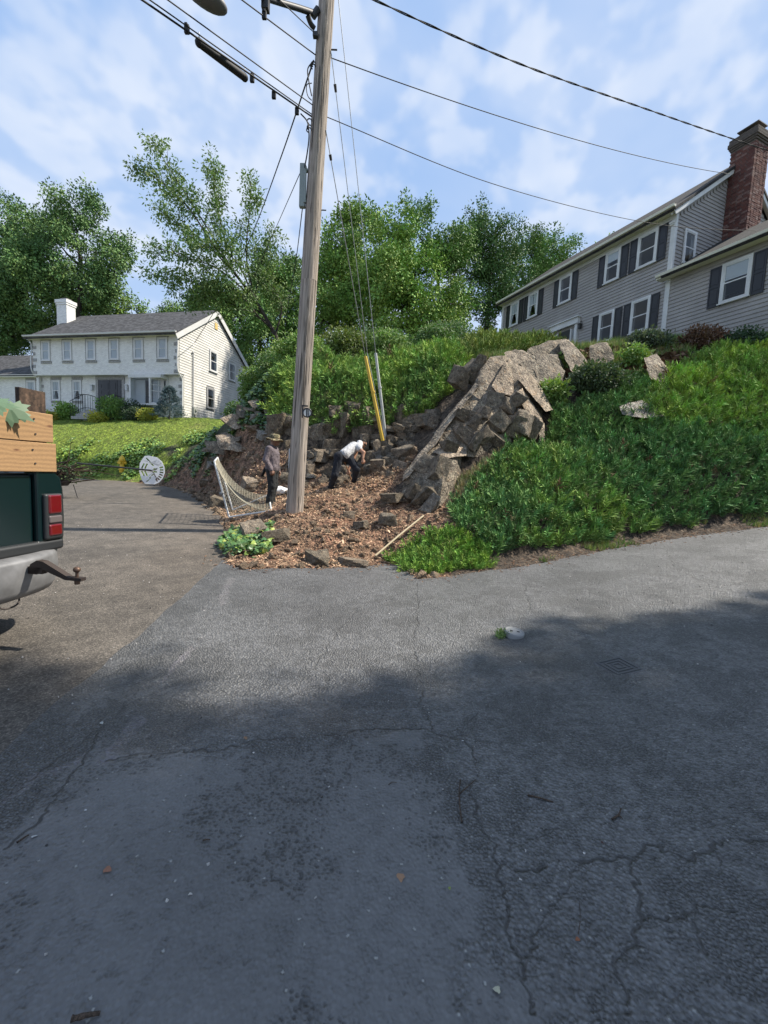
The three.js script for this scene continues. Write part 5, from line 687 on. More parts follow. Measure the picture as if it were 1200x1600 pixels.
// ---- grass
const bladeG = (() => { const q = mulberry(9), p = []; for (let i = 0; i < 9; i++) { const a = q() * 6.28, r = q() * .35, x = Math.cos(a) * r, z = Math.sin(a) * r, b = q() * 6.28, w = .05, h = .6 + .5 * q(), l = (q() - .5) * .9, m = (q() - .5) * .9; p.push(x - Math.cos(b) * w, 0, z - Math.sin(b) * w, x + Math.cos(b) * w, 0, z + Math.sin(b) * w, x + l, h, z + m); } const g = new THREE.BufferGeometry(); g.setAttribute('position', new THREE.Float32BufferAttribute(p, 3)); g.computeVertexNormals(); return g; })();
scatter('lawn_grass', bladeG, leafMat(.3), 14000, (e, s, c) => { const x = rr(-27, -9), d = rr(20.2, 29); if (!isLawn(x, d) || bankSide(x, d) < .1) return; const k = rr(.045, .085) * (d < 22 ? 1.3 : 1); e.set(0, rr(0, 6), 0); s.set(k * 1.6, k, k * 1.6); c.copy(leafColour(mixc([.2, .33, .04], [.32, .38, .07], n2(x * .5, d * .5, 3)), .25)); return on(x, d, -.01); }, 'mown lawn grass in front of the white house', 'grass');
scatter('verge_grass', bladeG, leafMat(.3), 2600, (e, s, c) => { const x = rr(-1.5, 12), d = rr(6.2, 9.9), b = bankSide(x, d); if (b < .0 || b > .55 || n2(x * 1.3, d * 1.3, 3) < .52 || x < .8) return; const k = rr(.06, .15); e.set(rr(-.3, .3), rr(0, 6), rr(-.3, .3)); s.set(k, k, k); c.copy(leafColour(R() < .4 ? [.3, .3, .09] : [.13, .22, .035], .3)); return on(x, d, -.01); }, 'thin grass and straw along the driveway edge under the junipers', 'grass');
scatter('dry_grass', bladeG, leafMat(.3), 1500, (e, s, c) => { const t = R(), x = lerp(1.7, 4.9, t) + rr(-.15, .15), d = lerp(9.5, 11.2, t) + rr(-.28, .2); const k = rr(.08, .2); e.set(rr(-.5, .5), rr(0, 6), rr(-.5, .5)); s.set(k, k, k); c.copy(leafColour(R() < .6 ? [.42, .37, .2] : [.22, .28, .08], .3)); return on(x, d, -.01); }, 'pale dry grass between the outcrop and the junipers', 'grass');
scatter('crest_grass', bladeG, leafMat(.3), 3000, (e, s, c) => { const x = rr(2.2, 12.5), d = rr(13, 20); const l = Math.abs(d - (14.6 + (x - 3) * .25)); if (l > 1.6 || n2(x, d, 13) < .4) return; const k = rr(.15, .4); e.set(rr(-.3, .3), rr(0, 6), rr(-.3, .3)); s.set(k, k, k); c.copy(leafColour(R() < .3 ? [.3, .28, .1] : [.16, .25, .04], .3)); return on(x, d, -.01); }, 'rough grass along the hill crest', 'grass');
scatter('fallen_leaves', ivyLeaf, std({ roughness: 1 }), 3000, (e, s, c) => { const x = rr(4.8, 10), d = rr(13.4, 15.8); if (n2(x * 1.2, d * 1.2, 33) < .42) return; const k = rr(.08, .16); e.set(rr(-.9, .9), rr(0, 6), rr(-.9, .9)); s.set(k, k, k); const t = rr(.5, 1.2); c.setRGB(.20 * t, .12 * t, .075 * t); return on(x, d, rr(.0, .22)); }, 'piles of dry brown leaves among the crest rocks', 'dead leaves');

// ---------------------------------------------------------------- utility pole and wires
const poleT = tex(1024, (u, v) => { const g = pf(u, v * .12 % 1, 64, 5, 3), s = pf(u, (v * .35) % 1, 20, 9, 4), c = smooth(.66, .74, pf(u, (v * .15) % 1, 40, 15, 3)), st = pf(u, v, 5, 27, 4); const k = (.66 + (g - .5) * .32 + (s - .5) * .3) * (1 - .4 * c); return [k * (1.0 + .03 * st), k * .965, k * (.92 - .02 * st)]; });
const poleB = tex(512, (u, v) => clamp(.7 + (pf(u, (v * .12) % 1, 64, 5, 3) - .5) * .8 - .7 * smooth(.64, .74, pf(u, (v * .15) % 1, 40, 15, 3))), false);
for (const t of [poleT, poleB]) t.repeat.set(1, .45);
const poleM = std({ color: lin(.78, .74, .71), map: poleT, bumpMap: poleB, bumpScale: .02, roughness: .95 });
const ironM = plain(.03, .03, .032, .55), steelM = plain(.42, .43, .44, .45, { metalness: .7 }), rubberM = plain(.014, .014, .015, .7);
{
  const base = V(-1.99, .55, 9.2), top = V(-1.51, 13.6, 9.2), P = thing('utility_pole', 'weathered wooden utility pole leaning slightly right above the mulch', 'utility pole', base), L = p => p.clone().sub(base), axis = top.clone().sub(base);
  const at = y => base.clone().addScaledVector(axis, (y - base.y) / axis.y).sub(base), rad = y => lerp(.185, .145, (y - .55) / 13);
  { const g = new THREE.CylinderGeometry(1, 1, 1, 28, 60, true), p = g.attributes.position, uv = g.attributes.uv; for (let i = 0; i < p.count; i++) { const t = p.getY(i) + .5, y = base.y + t * axis.y, a = Math.atan2(p.getZ(i), p.getX(i)), c = at(y), r = rad(y) * (1 + .05 * (fbm(a * 1.2 + 9, y * .4, 3, 3) - .5) + .06 * Math.exp(-(y - .6) * 3)); p.setXYZ(i, c.x + Math.cos(a) * r, c.y, c.z + Math.sin(a) * r); uv.setXY(i, uv.getX(i), y * .4); } g.computeVertexNormals(); mesh('shaft', g, poleM, P); mesh('pole_top', moved(new THREE.CylinderGeometry(.145, .145, .03, 20), at(13.6).x, at(13.6).y, 0), poleM, P); }
  const pp = (y, ang, out = 0) => at(y).add(new THREE.Vector3(Math.cos(ang) * (rad(y) + out), 0, Math.sin(ang) * (rad(y) + out)));
  mesh('lamp_arm', merge([taper([V(-1.802, 10.588, 9.100), V(-2.026, 10.369, 8.800), V(-2.488, 9.819, 8.100), V(-3.076, 8.988, 7.000)].map(L), .055, .038, 12, 8), taper([V(-1.806, 10.324, 9.100), V(-1.875, 10.353, 9.050), V(-1.921, 10.411, 8.950)].map(L), .04, .05, 6, 8), bar(L(V(-1.744, 10.632, 9.050)), L(V(-1.841, 10.491, 9.050)), .06)]), ironM, P);
  { const h = new THREE.SphereGeometry(1, 20, 12); h.scale(.36, .12, .17); const m = mesh('lamp_head', h, plain(.12, .12, .125, .5), P); m.position.copy(L(V(-3.094, 8.708, 7.000))); m.rotation.y = .7; }
  mesh('connector', merge([box(.12, .2, .12)]), ironM, P).position.copy(L(V(-2.486, 9.717, 8.100)));
  mesh('equipment_box', merge([rbox(.12, .84, .1, .015), rbox(.05, .7, .04, .01, .06, 0, .05), box(.1, .04, .08, .07, .3, 0), box(.1, .04, .08, .07, -.3, 0)]), plain(.26, .30, .29, .5), P).position.copy(L(V(-1.979, 7.418, 9.150)));
  // round marker on its strap
  { const k = mesh('pole_marker', merge([box(.025, .27, .02, -.1, .02, 0), box(.12, .03, .02, -.05, .14, 0)]), blackM, P); k.position.copy(L(V(-1.724, 2.810, 8.980))); k.rotation.y = .25; mesh('marker_ring', merge([new THREE.TorusGeometry(.088, .016, 8, 26).toNonIndexed(), box(.03, .17, .02, -.008, 0, 0), box(.018, .165, .02, .03, 0, 0)]), blackM, k); const d = new THREE.CylinderGeometry(.084, .084, .008, 24); d.rotateX(Math.PI / 2); mesh('marker_disc', d, plain(.75, .75, .74, .4), k); }
  mesh('tag_strip', box(.016, .42, .03, 0, 0, 0), plain(.8, .82, .84, .4), P).position.copy(L(V(-2.132, 1.841, 9.200)));
  mesh('step_bolt', bar(pp(7.0, 0), pp(7.0, 0, .1), .012), ironM, P); mesh('step_bolt', bar(pp(10.05, 0), pp(10.05, 0, .12), .014), ironM, P); mesh('cable_clamp', merge([box(.1, .08, .08)]), ironM, P).position.copy(L(V(-1.780, 10.161, 9.050)));
  for (const [a, b, c] of [[489, 86, 9.0], [487, 92, 8.95], [486, 186, 9], [484, 192, 9.02], [481, 178, 9]]) mesh('hook', (() => { const g = new THREE.TorusGeometry(.045, .012, 6, 14, 4.6); return g; })(), ironM, P).position.copy(L(V(0, 0, 0).copy({ x: 0, y: 0, z: 0 })).set(...POLEHOOK(a, b, c)));
  function POLEHOOK(a, b) { const y = 10 - (b - 60) / 85; const q = pp(y, Math.PI * .85, .03); return [q.x, q.y, q.z + (a % 3) * .03]; }
  mesh('riser_cable', tube([V(-1.805, 9.698, 9.050), V(-1.904, 9.498, 9.000), V(-1.871, 9.244, 9.000), V(-1.818, 9.028, 9.020)].map(L), .012, 20, 5), rubberM, P);
  mesh('riser_cable', tube([V(-2.022, 8.674, 9.000), V(-1.890, 8.537, 9.000), V(-1.849, 8.317, 9.020), V(-1.877, 7.956, 9.020), V(-1.928, 7.709, 9.050)].map(L), .014, 24, 5), rubberM, P);
  mesh('cable_loop', tube([V(-1.831, 9.288, 9.050), V(-1.909, 9.219, 9.000), V(-1.914, 9.085, 8.980), V(-1.877, 8.986, 9.000), V(-1.821, 8.971, 9.050)].map(L), .009, 20, 5), rubberM, P);
}
function wire(label, pts, r, name = 'overhead_wire', mat = rubberM, sag = 0) {
  const b = pts[0].clone(); if (sag && pts.length === 2) { const a = pts; pts = []; for (let i = 0; i <= 10; i++) { const t = i / 10; pts.push(a[0].clone().lerp(a[1], t).setY(lerp(a[0].y, a[1].y, t) - sag * 4 * t * (1 - t))); } }
  const T = mesh(name, tube(pts.map(p => p.clone().sub(b)), r, 48, 6), mat); T.position.copy(b); return tag(T, label, 'wire', 'overhead wires');
}
const beyond = (a, b, k) => a.clone().lerp(b, k);
wire('upper wire from the pole to the brick chimney', [V(-1.722, 9.967, 9.200), V(12.851, 13.814, 17.400)], .010, 'overhead_wire', rubberM, .28);
wire('lower wire from the pole past the corner of the grey house', [V(-1.754, 8.868, 9.200), V(2.257, 9.222, 11.500), V(7.958, 10.208, 14.500), V(11.350, 10.946, 16.000), V(18.699, 12.818, 19.000)], .009);
{ // twisted cable crossing the top of the sky
  const c = new THREE.CatmullRomCurve3([V(-1.921, 9.295, 7.000), V(-0.569, 9.765, 8.000), V(2.237, 10.272, 9.500), V(6.033, 11.165, 11.500), V(11.449, 12.165, 14.000), V(19.439, 13.186, 17.000)]), b = c.getPoint(0), gs = []; for (let s = 0; s < 2; s++) { const pts = []; for (let i = 0; i <= 150; i++) { const t = i / 150, p = c.getPointAt(t), a = i * .9 + s * Math.PI; pts.push(p.sub(b).add(new THREE.Vector3(0, Math.cos(a) * .010, Math.sin(a) * .010))); } gs.push(tube(pts, .0095, 300, 5)); }
  const T = mesh('twisted_cable', merge(gs), rubberM); T.position.copy(b); tag(T, 'thick twisted cable crossing the upper right sky to the chimney', 'cable');
}
const far = [[V(-1.820, 8.742, 9.150), V(-3.799, 8.199, 6.600), .015, 'lowest thick cable running up to the left from the pole'], [V(-1.808, 8.778, 9.150), V(-3.689, 8.204, 6.600), .010, 'thin strand just above the lowest cable'], [V(-1.787, 8.947, 9.150), V(-3.431, 8.215, 6.600), .010, 'third wire up from the bottom on the left side'], [V(-1.789, 9.894, 9.150), V(-2.725, 9.267, 7.600), .011, 'wire left of the pole with a dark splice near the top edge'], [V(-1.788, 10.268, 9.150), V(-2.296, 10.001, 8.300), .009, 'short wire seen under the lamp arm']];
for (const [a, b, r, l] of far) wire(l, [a, beyond(a, b, 7).setY(a.y + .4)].map((p, i) => i ? beyond(a, b, 7) : p), r);
{ const T = thing('splice_enclosure', 'long black splice case hanging from the left cables', 'splice case', V(-3.175, 8.613, 7.900)), a = V(-2.904, 8.679, 8.280).sub(T.position), b = V(-3.421, 8.575, 7.580).sub(T.position); mesh('case', bar(a, b, .062, .062, 16), rubberM, T); for (const q of [a, b]) mesh('end_cap', moved(new THREE.SphereGeometry(.066, 12, 8), q.x, q.y, q.z), rubberM, T); mesh('rib', bar(a.clone().add(new THREE.Vector3(0, .06, 0)), b.clone().add(new THREE.Vector3(0, .06, 0)), .02), rubberM, T); for (const q of [a, b]) mesh('hanger', bar(q, q.clone().add(new THREE.Vector3(0, .16, 0)), .008), steelM, T); }
for (const [a, b, d, l] of [[292, 46, 7.35, 'leftmost dark clip on the cables'], [394, 121, 8.36, 'dark clip just right of the splice case'], [428, 147, 8.68, 'dark clip between the splice case and the pole'], [464, 172, 9.0, 'dark clip nearest the pole'], [413, 22, 8.1, 'dark lumpy splice on the upper left wire']])
  { const m = mesh('cable_clip', merge([rbox(.08, .13, .05, .012), rbox(.05, .04, .09, .01, 0, .05, 0)]), rubberM); m.position.copy(d === 8.1 ? V(-2.475, 9.445, 8.000) : V(0, 0, 0).copy({ 292: V(-3.528, 8.580, 7.380), 394: V(-2.797, 8.749, 8.380), 428: V(-2.475, 8.730, 8.680), 464: V(-2.095, 8.702, 8.980) }[a])); tag(m, l, 'cable clip', 'clips on the left cables'); }
wire('service drop from the pole to the mast on the white house', [V(-1.815, 9.743, 9.100), V(-3.449, 10.677, 13.000), V(-6.270, 11.589, 19.000), V(-9.967, 11.100, 25.000), V(-12.991, 9.603, 28.300)], .016);
wire('thin wire falling behind the leaning tree', [V(-2.026, 7.699, 9.150), V(-3.966, 8.950, 14.000), V(-7.475, 10.328, 22.000)], .008);
wire('cable falling from the grey box into the bushes', [V(-1.968, 7.033, 9.150), V(-2.735, 7.262, 12.000), V(-4.197, 7.446, 17.000), V(-5.100, 6.448, 20.000)], .011);
function guy(label, a, b, end, r, guardM, gr) {
  const T = thing('guy_wire', label, 'guy wire', end, 0, 'guy wires anchored in the rubble'), L = p => p.clone().sub(end);
  mesh('cable', merge([bar(L(a), L(b), r, r, 6), bar(L(b), new THREE.Vector3(), r, r, 6)]), steelM, T);
  if (guardM) { const g = bar(L(b), new THREE.Vector3(0, -.1, 0), gr, gr * 1.1, 12); mesh('guard', g, guardM, T); mesh('guard_lip', bar(L(b).multiplyScalar(.62), L(b).multiplyScalar(.6), gr * 1.35, gr * 1.35, 12), guardM, T); }
  const k = L(a).lerp(L(b), .08); mesh('strain_insulator', bar(k, L(a).lerp(L(b), .1), .032, .026, 8), ironM, T);
}
guy('lowest guy wire with the yellow plastic guard', V(-1.539, 8.512, 9.150), V(-0.735, 4.920, 12.300), V(-0.069, 2.408, 12.400), .009, plain(.62, .41, .05, .55), .046);
guy('middle guy wire ending beside the yellow guard', V(-1.484, 9.989, 9.150), V(-0.689, 5.040, 12.400), V(-0.034, 2.473, 12.500), .008);
guy('highest guy wire with the grey guard', V(-1.662, 12.867, 9.200), V(-0.459, 5.134, 12.700), V(-0.021, 2.602, 12.700), .009, plain(.42, .44, .43, .5), .04);

// ---------------------------------------------------------------- pickup truck
const paintM = new THREE.MeshPhysicalMaterial({ color: lin(.003, .017, .02), roughness: .32, metalness: .35, clearcoat: .8, clearcoatRoughness: .12, side: THREE.DoubleSide });
const bumperT = shadeN(10, 8, .7, 1), bumperM = std({ color: lin(.30, .30, .305), map: bumperT, roughness: .5, metalness: .3 }), plasticM = plain(.02, .022, .024, .5);
const pineT = tex(1024, (u, v) => { const knots = [[.22, .3, .03], [.30, .22, .025], [.72, .7, .028], [.55, .82, .02]]; let w = 0, kn = 0; for (const [a, b, r] of knots) { const q = Math.hypot((u - a) * .6, v - b); w += .05 * Math.exp(-q * q / (r * r * 2.5)); kn += Math.exp(-q * q / (r * r * .35)); } const y = v + w + (pf(u, v, 3, 5, 3) - .5) * .06, ring = .5 + .5 * Math.sin(y * 95 + 4 * pf(u, v, 2, 8, 2)), f = pf(u, v, 120, 3, 2), k = .74 + ring * .09 + (f - .5) * .1; return [k * 1.05 - kn * .35, k * .90 - kn * .38, k * .70 - kn * .3]; });
pineT.repeat.set(.8, 1.7); const pineM = std({ color: lin(.50, .42, .34), map: pineT, roughness: .75 }), stakeM = std({ color: lin(.24, .15, .1), map: barkT, roughness: .9 });
{
  const T = thing('pickup_truck', 'dark green pickup truck with pine boards on its tailgate, parked in the street', 'pickup truck', V(-3.2, .0, 3.0), -.14);
  const side = s => { const g = prism([[0, .5], [.06, .5], [.075, .72], [.07, 1.3], [.05, 1.42], [.0, 1.47], [-.07, 1.47], [-.09, 1.44], [-.09, .5]], 2.35, .012); g.rotateY(-Math.PI / 2); if (s < 0) g.rotateY(Math.PI); return g; };
  { const a = mesh('bed_side', side(1), paintM, T); a.position.set(-.13, 0, .92); const b = mesh('bed_side', side(-1), paintM, T); b.position.set(-2.48, 0, -.92); }
  const tg = mesh('tailgate', rbox(.09, .66, 1.48, .035, -.12, 1.13, 0, 3), paintM, T); mesh('tailgate_handle', rbox(.03, .07, .2, .01, -.07, 1.3, 0), plasticM, tg);
  for (const s of [-1, 1]) { const m = mesh('corner_panel', (() => { const g = prism([[.0, .8], [.215, .8], [.235, 1.0], [.228, 1.3], [.205, 1.41], [.14, 1.465], [0, 1.47]], .1, .02); g.rotateY(-Math.PI / 2); return g; })(), paintM, T); m.position.set(-.06, 0, s * .762); if (s < 0) m.scale.z = -1; 
    const z = s * .882, h = mesh('tail_light', rbox(.05, .43, .19, .03, -.03, 1.06, z, 3), plasticM, T); mesh('red_lens', rbox(.04, .18, .135, .02, -.012, 1.175, z), new THREE.MeshPhysicalMaterial({ color: lin(.13, .005, .009), roughness: .12, clearcoat: 1 }), h); mesh('reverse_lens', rbox(.04, .07, .135, .015, -.012, 1.035, z), plain(.12, .1, .1, .2), h); mesh('red_lens', rbox(.04, .11, .135, .02, -.012, .935, z), new THREE.MeshPhysicalMaterial({ color: lin(.13, .005, .009), roughness: .12, clearcoat: 1 }), h); }
  mesh('lower_valance', merge([rbox(.1, .1, 1.98, .03, -.07, .79, 0)]), plasticM, T);
  // bowed step bumper
  { const prof = [[-.1, .74], [.0, .755], [.07, .745], [.095, .71], [.1, .6], [.08, .47], [.03, .40], [-.06, .385]], n = 40, p = [], id = [], uv = []; for (let i = 0; i <= n; i++) { const z = lerp(-1.01, 1.01, i / n), k = Math.pow(Math.abs(z), 6), bow = .05 * (1 - z * z) - .22 * k; prof.forEach(([x, y], j) => { p.push(x + bow + (n2(z * 6, y * 8, 3) - .5) * .012, y + .03 * k * (y < .6 ? 1 : 0), z); uv.push(z, y); if (i && j) { const a = (i - 1) * 8 + j - 1, b = a + 8; id.push(a, a + 1, b + 1, a, b + 1, b); } }); } const g = new THREE.BufferGeometry(); g.setAttribute('position', new THREE.Float32BufferAttribute(p, 3)); g.setAttribute('uv', new THREE.Float32BufferAttribute(uv, 2)); g.setIndex(id); g.computeVertexNormals(); mesh('bumper', g, bumperM, T); }
  mesh('bed_floor', box(2.3, .05, 1.7, -1.3, .78, 0), plasticM, T); mesh('bulkhead', box(.05, .7, 1.8, -2.46, 1.12, 0), paintM, T);
  const cab = mesh('cab', (() => { const g = prism([[-2.5, .45], [-2.5, 1.4], [-2.62, 1.86], [-2.8, 1.92], [-3.7, 1.92], [-4.25, 1.42], [-5.6, 1.26], [-5.85, 1.08], [-5.85, .45]], 1.78, .06); g.translate(0, 0, -.89); return g; })(), paintM, T);
  mesh('rear_window', moved(box(.01, .36, 1.3), -2.5, 1.63, 0, 0, 0, .22), glassM, cab); for (const s of [-1, 1]) mesh('side_window', (() => { const g = prism([[-2.75, 1.42], [-2.85, 1.8], [-3.65, 1.8], [-4.05, 1.42]], .01); g.translate(0, 0, s * .955 - .005); return g; })(), plain(.02, .024, .028, .06), cab);
  for (const [x, z] of [[-1.15, .82], [-1.15, -.82], [-4.75, .82], [-4.75, -.82]]) { const g = new THREE.TorusGeometry(.27, .11, 12, 28); g.scale(1, 1, 1.1); const w = mesh('wheel', g, rubberM, T); w.position.set(x, .385, z); mesh('rim', moved(new THREE.CylinderGeometry(.2, .2, .16, 20), 0, 0, 0, 0, Math.PI / 2), steelM, w); }
  // hitch with its ball
  { const P = (x, y, z) => new THREE.Vector3(x, y, z), H = mesh('hitch', merge([moved(box(.5, .065, .06), .0, .64, -.5), (() => { const g = prism([[.1, .60], [.14, .70], [.2, .74], [.26, .735], [.5, .60], [.62, .60], [.62, .57], [.47, .57], [.24, .66], [.2, .60]], .06); g.translate(0, 0, -.53); return g; })()]), std({ color: lin(.06, .045, .038), roughness: .7, metalness: .4 }), T); mesh('hitch_ball', merge([moved(new THREE.SphereGeometry(.03, 16, 12).toNonIndexed(), .56, .675, -.5), bar(P(.56, .6, -.5), P(.56, .66, -.5), .013), bar(P(.56, .53, -.5), P(.56, .57, -.5), .022, .022, 6)]), std({ color: lin(.16, .1, .07), roughness: .5, metalness: .6 }), H);
    H.position.set(.02, .1, -.08); H.scale.set(1, .86, .86);
    mesh('trailer_wiring', merge([tube([P(-.02, .42, .1), P(.05, .33, .0), P(.06, .32, -.15), P(.02, .4, -.25), P(.05, .34, -.36), P(.04, .36, -.48), P(-.02, .44, -.52)], .008, 40, 5), box(.04, .05, .03, .03, .33, .08)]), plain(.05, .04, .035, .7), T); }
  // plank gate and corner stakes
  const plank = (y, z0, z1, h) => { const m = mesh('plank', rbox(.04, h, z1 - z0, .006, -.045, y + h / 2, (z0 + z1) / 2), pineM, T); return m; };
  { const a = plank(1.475, -.93, .93, .262); for (const z of [-.72, -.7, .7]) mesh('screw', moved(new THREE.CylinderGeometry(.008, .008, .008, 8), -.022, 1.55 + (z === -.7 ? .12 : 0), z, 0, 0, Math.PI / 2), ironM, a); const b = plank(1.745, -.905, .92, .258); for (const z of [-.73, -.72, .7]) mesh('screw', moved(new THREE.CylinderGeometry(.008, .008, .008, 8), -.022, 1.81 + (z === -.72 ? .13 : 0), z, 0, 0, Math.PI / 2), ironM, b); }
  for (const s of [-1, 1]) { mesh('stake', rbox(.045, .72, .24, .005, -.092, 1.84, s * .76), stakeM, T); for (const y of [1.48, 1.75]) mesh('side_plank', rbox(2.2, .25, .04, .006, -1.25, y + .125, s * .88), pineM, T); }
}
// leaves of the cut brush hanging over the boards
const mapleLeaf = (() => { const s = new THREE.Shape(), pts = [[0, -.1], [.12, -.02], [.38, -.12], [.34, .04], [.62, .12], [.5, .24], [.66, .5], [.42, .46], [.36, .58], [.2, .5], [.22, .74], [.1, .72], [0, 1], [-.1, .72], [-.22, .74], [-.2, .5], [-.36, .58], [-.42, .46], [-.66, .5], [-.5, .24], [-.62, .12], [-.34, .04], [-.38, -.12], [-.12, -.02]]; pts.forEach((p, i) => i ? s.lineTo(...p) : s.moveTo(...p)); const g = new THREE.ShapeGeometry(s).toNonIndexed(), p = g.attributes.position; for (let i = 0; i < p.count; i++) p.setZ(i, -.25 * Math.abs(p.getX(i)) - .12 * p.getY(i) ** 2); g.computeVertexNormals(); return g; })();
const mapleM = leafMat(.15, .6); mapleM.color = lin(.10, .17, .09);
for (const [p, s, r, l] of [[V(-3.155, 2.003, 3.500), .2, [-.5, .7, -1.75], 'large grey green maple leaf drooping over the upper plank'], [V(-3.104, 2.018, 3.300), .18, [-.9, .4, -1.2], 'maple leaf behind the drooping one at the left edge'], [V(-3.237, 1.953, 3.300), .2, [-.4, .9, -2], 'maple leaf outside the left edge over the planks']]) { const m = mesh('maple_leaf', mapleLeaf, mapleM); m.position.copy(p); m.scale.setScalar(s); m.rotation.set(...r); tag(m, l, 'leaf', 'maple leaves on the truck load'); }
{ const m = thing('brush_load', 'cut branches piled in the truck bed behind the boards', 'branches', V(-4.3, .85, 3.1)), tw = [], lf = []; for (let i = 0; i < 26; i++) { const a = new THREE.Vector3(rr(-1, .7), rr(.1, .8), rr(-.6, .6)), d = dirR().setY(rr(-.1, .3)).normalize(); tw.push(taper([a, a.clone().addScaledVector(d, .4), a.clone().addScaledVector(d, .8)], .02, .006, 4, 5)); for (let k = 0; k < 5; k++) { const q = a.clone().addScaledVector(dirR(), .3); q.y = Math.min(q.y, 1.05); q.x = Math.min(q.x, .85); lf.push([q, rr(.6, 1), leafColour([.07, .12, .04])]); } } mesh('twigs', merge(tw), barkM, m).userData.kind = 'stuff'; leaves(m, 'foliage', sprayBush[0], leafM, lf); }

// ---------------------------------------------------------------- wheelbarrow, rake, hydrant, goal
{
  const g0 = V(-10.3, road(-10.3, 13.1), 13.1), T = thing('wheelbarrow', 'black wheelbarrow heaped with cut branches at the far side of the truck', 'wheelbarrow', g0, Math.PI - .1), P = (x, y, z) => new THREE.Vector3(x, y, z);
  const tub = new THREE.CylinderGeometry(.62, .36, .34, 4, 1, true); tub.rotateY(Math.PI / 4); tub.scale(1.05, 1, .72); mesh('tub', tub, plain(.016, .016, .018, .5), T).position.set(.1, .55, 0); mesh('tub_floor', box(.5, .02, .34, .1, .385, 0), plasticM, T);
  for (const s of [-1, 1]) { mesh('handle', bar(P(.75, .3, s * .1), P(-1.0, .62, s * .3), .02), stakeM, T); mesh('leg', merge([bar(P(-.3, .42, s * .24), P(-.42, .0, s * .26), .014)]), ironM, T); }
  const w = new THREE.TorusGeometry(.15, .05, 10, 22); mesh('wheel', w, rubberM, T).position.set(.82, .2, 0);
  const B = thing('branch_heap', 'tangle of cut branches heaped on the wheelbarrow', 'branches', g0.clone().add(P(.1, .66, 0))), tw = [], lf = [];
  for (let i = 0; i < 60; i++) { const a = P(rr(-.7, .5), rr(.02, .42), rr(-.3, .3)), d = P(rr(.3, 1.1), rr(-.12, .25), rr(-.5, .5)).multiplyScalar(i % 3 ? .8 : 1.2); if (i % 2) d.multiplyScalar(-1); tw.push(taper([a, a.clone().addScaledVector(d, .5).add(P(0, rr(-.05, .08), 0)), a.clone().add(d)], rr(.012, .03), .006, 5, 5)); }
  tw.push(taper([P(.1, .15, 0), P(.25, .6, 0), P(.42, 1.1, .1)], .015, .008, 6, 5));
  for (let i = 0; i < 16; i++) lf.push([P(rr(-.6, .8), rr(-.1, .3), rr(-.4, .4)), rr(.4, .7), leafColour(R() < .4 ? [.16, .14, .06] : [.08, .13, .04])]);
  mesh('twigs', merge(tw), std({ color: lin(.26, .16, .1), map: barkT, roughness: 1 }), B).userData.kind = 'stuff'; leaves(B, 'foliage', sprayBush[1], leafM, lf);
}
{
  const c = V(-7.049, 1.380, 12.600), T = thing('leaf_rake', 'white plastic leaf rake with a black handle lying across the wheelbarrow', 'rake', c, .3), s = new THREE.Shape();
  const out = [[-.33, .2], [-.28, .3], [-.2, .42], [-.1, .44], [.12, .40], [.26, .28], [.33, .12], [.34, -.06], [.28, -.24], [.18, -.36], [.06, -.42], [-.2, -.41], [-.28, -.3], [-.35, -.04]]; out.forEach((p, i) => i ? s.lineTo(...p) : s.moveTo(...p));
  const slot = (x, y, a, l, w = .022) => { const h = new THREE.Path(), c2 = Math.cos(a), s2 = Math.sin(a), q = [[-l / 2, -w / 2], [l / 2, -w / 2], [l / 2, w / 2], [-l / 2, w / 2]]; q.forEach(([u, v], i) => { const X = x + u * c2 - v * s2, Y = y + u * s2 + v * c2; i ? h.lineTo(X, Y) : h.moveTo(X, Y); }); s.holes.push(h); };
  for (let i = 0; i < 10; i++) { const a = -1.1 + i * .235, r = .255; slot(Math.cos(a) * r, Math.sin(a) * (r + .07), a, .1, .045); }
  for (let i = 0; i < 2; i++) slot(.08, -.04 + i * .085, 0, .1, .04); for (let i = 0; i < 2; i++) { slot(-.1 + i * .08, .3 - i * .1, -.85, .17, .04); slot(-.1 + i * .08, -.28 + i * .1, .85, .17, .04); } for (let i = 0; i < 2; i++) { slot(-.25 + i * .085, .12, 1.15, .17, .04); slot(-.25 + i * .085, -.1, -1.15, .17, .04); }
  mesh('head', (() => { const g = new THREE.ExtrudeGeometry(s, { depth: .02, bevelEnabled: false }); g.translate(0, 0, -.01); return metreUV(g); })(), plain(.82, .83, .83, .45), T);
  mesh('handle', merge([bar(new THREE.Vector3(-.02, 0, .05), new THREE.Vector3(-1.9, .12, .1), .024), tube([[-.12, 0, .05], [.02, -.04, .04], [.08, -.16, .02], [.14, -.27, .02]].map(p => new THREE.Vector3(...p)), .011, 12, 5), tube([[-.02, 0, .05], [.08, .03, .03], [.14, .07, .02]].map(p => new THREE.Vector3(...p)), .011, 8, 5)]), plain(.02, .02, .022, .45), T);
}
{
  const T = thing('fire_hydrant', 'yellow fire hydrant half hidden in the weeds at the road verge', 'hydrant', foot(-13.2, 20.9)), y = plain(.72, .47, .04, .5);
  mesh('barrel', lathe([[.13, -.2], [.13, 0], [.17, .02], [.17, .05], [.11, .06], [.105, .42], [.16, .44], [.16, .48], [.12, .5], [.0, .5]]), y, T); mesh('bonnet', lathe([[.0, .74], [.03, .74], [.035, .7], [.06, .69], [.12, .6], [.145, .52], [.15, .495], [0, .495]]), y, T);
  for (const a of [0, Math.PI, Math.PI / 2]) { const g = new THREE.CylinderGeometry(.06, .065, .12, 12); g.rotateZ(Math.PI / 2); g.translate(.15, .36, 0); g.rotateY(-a); mesh('outlet_cap', g, y, T); }
}
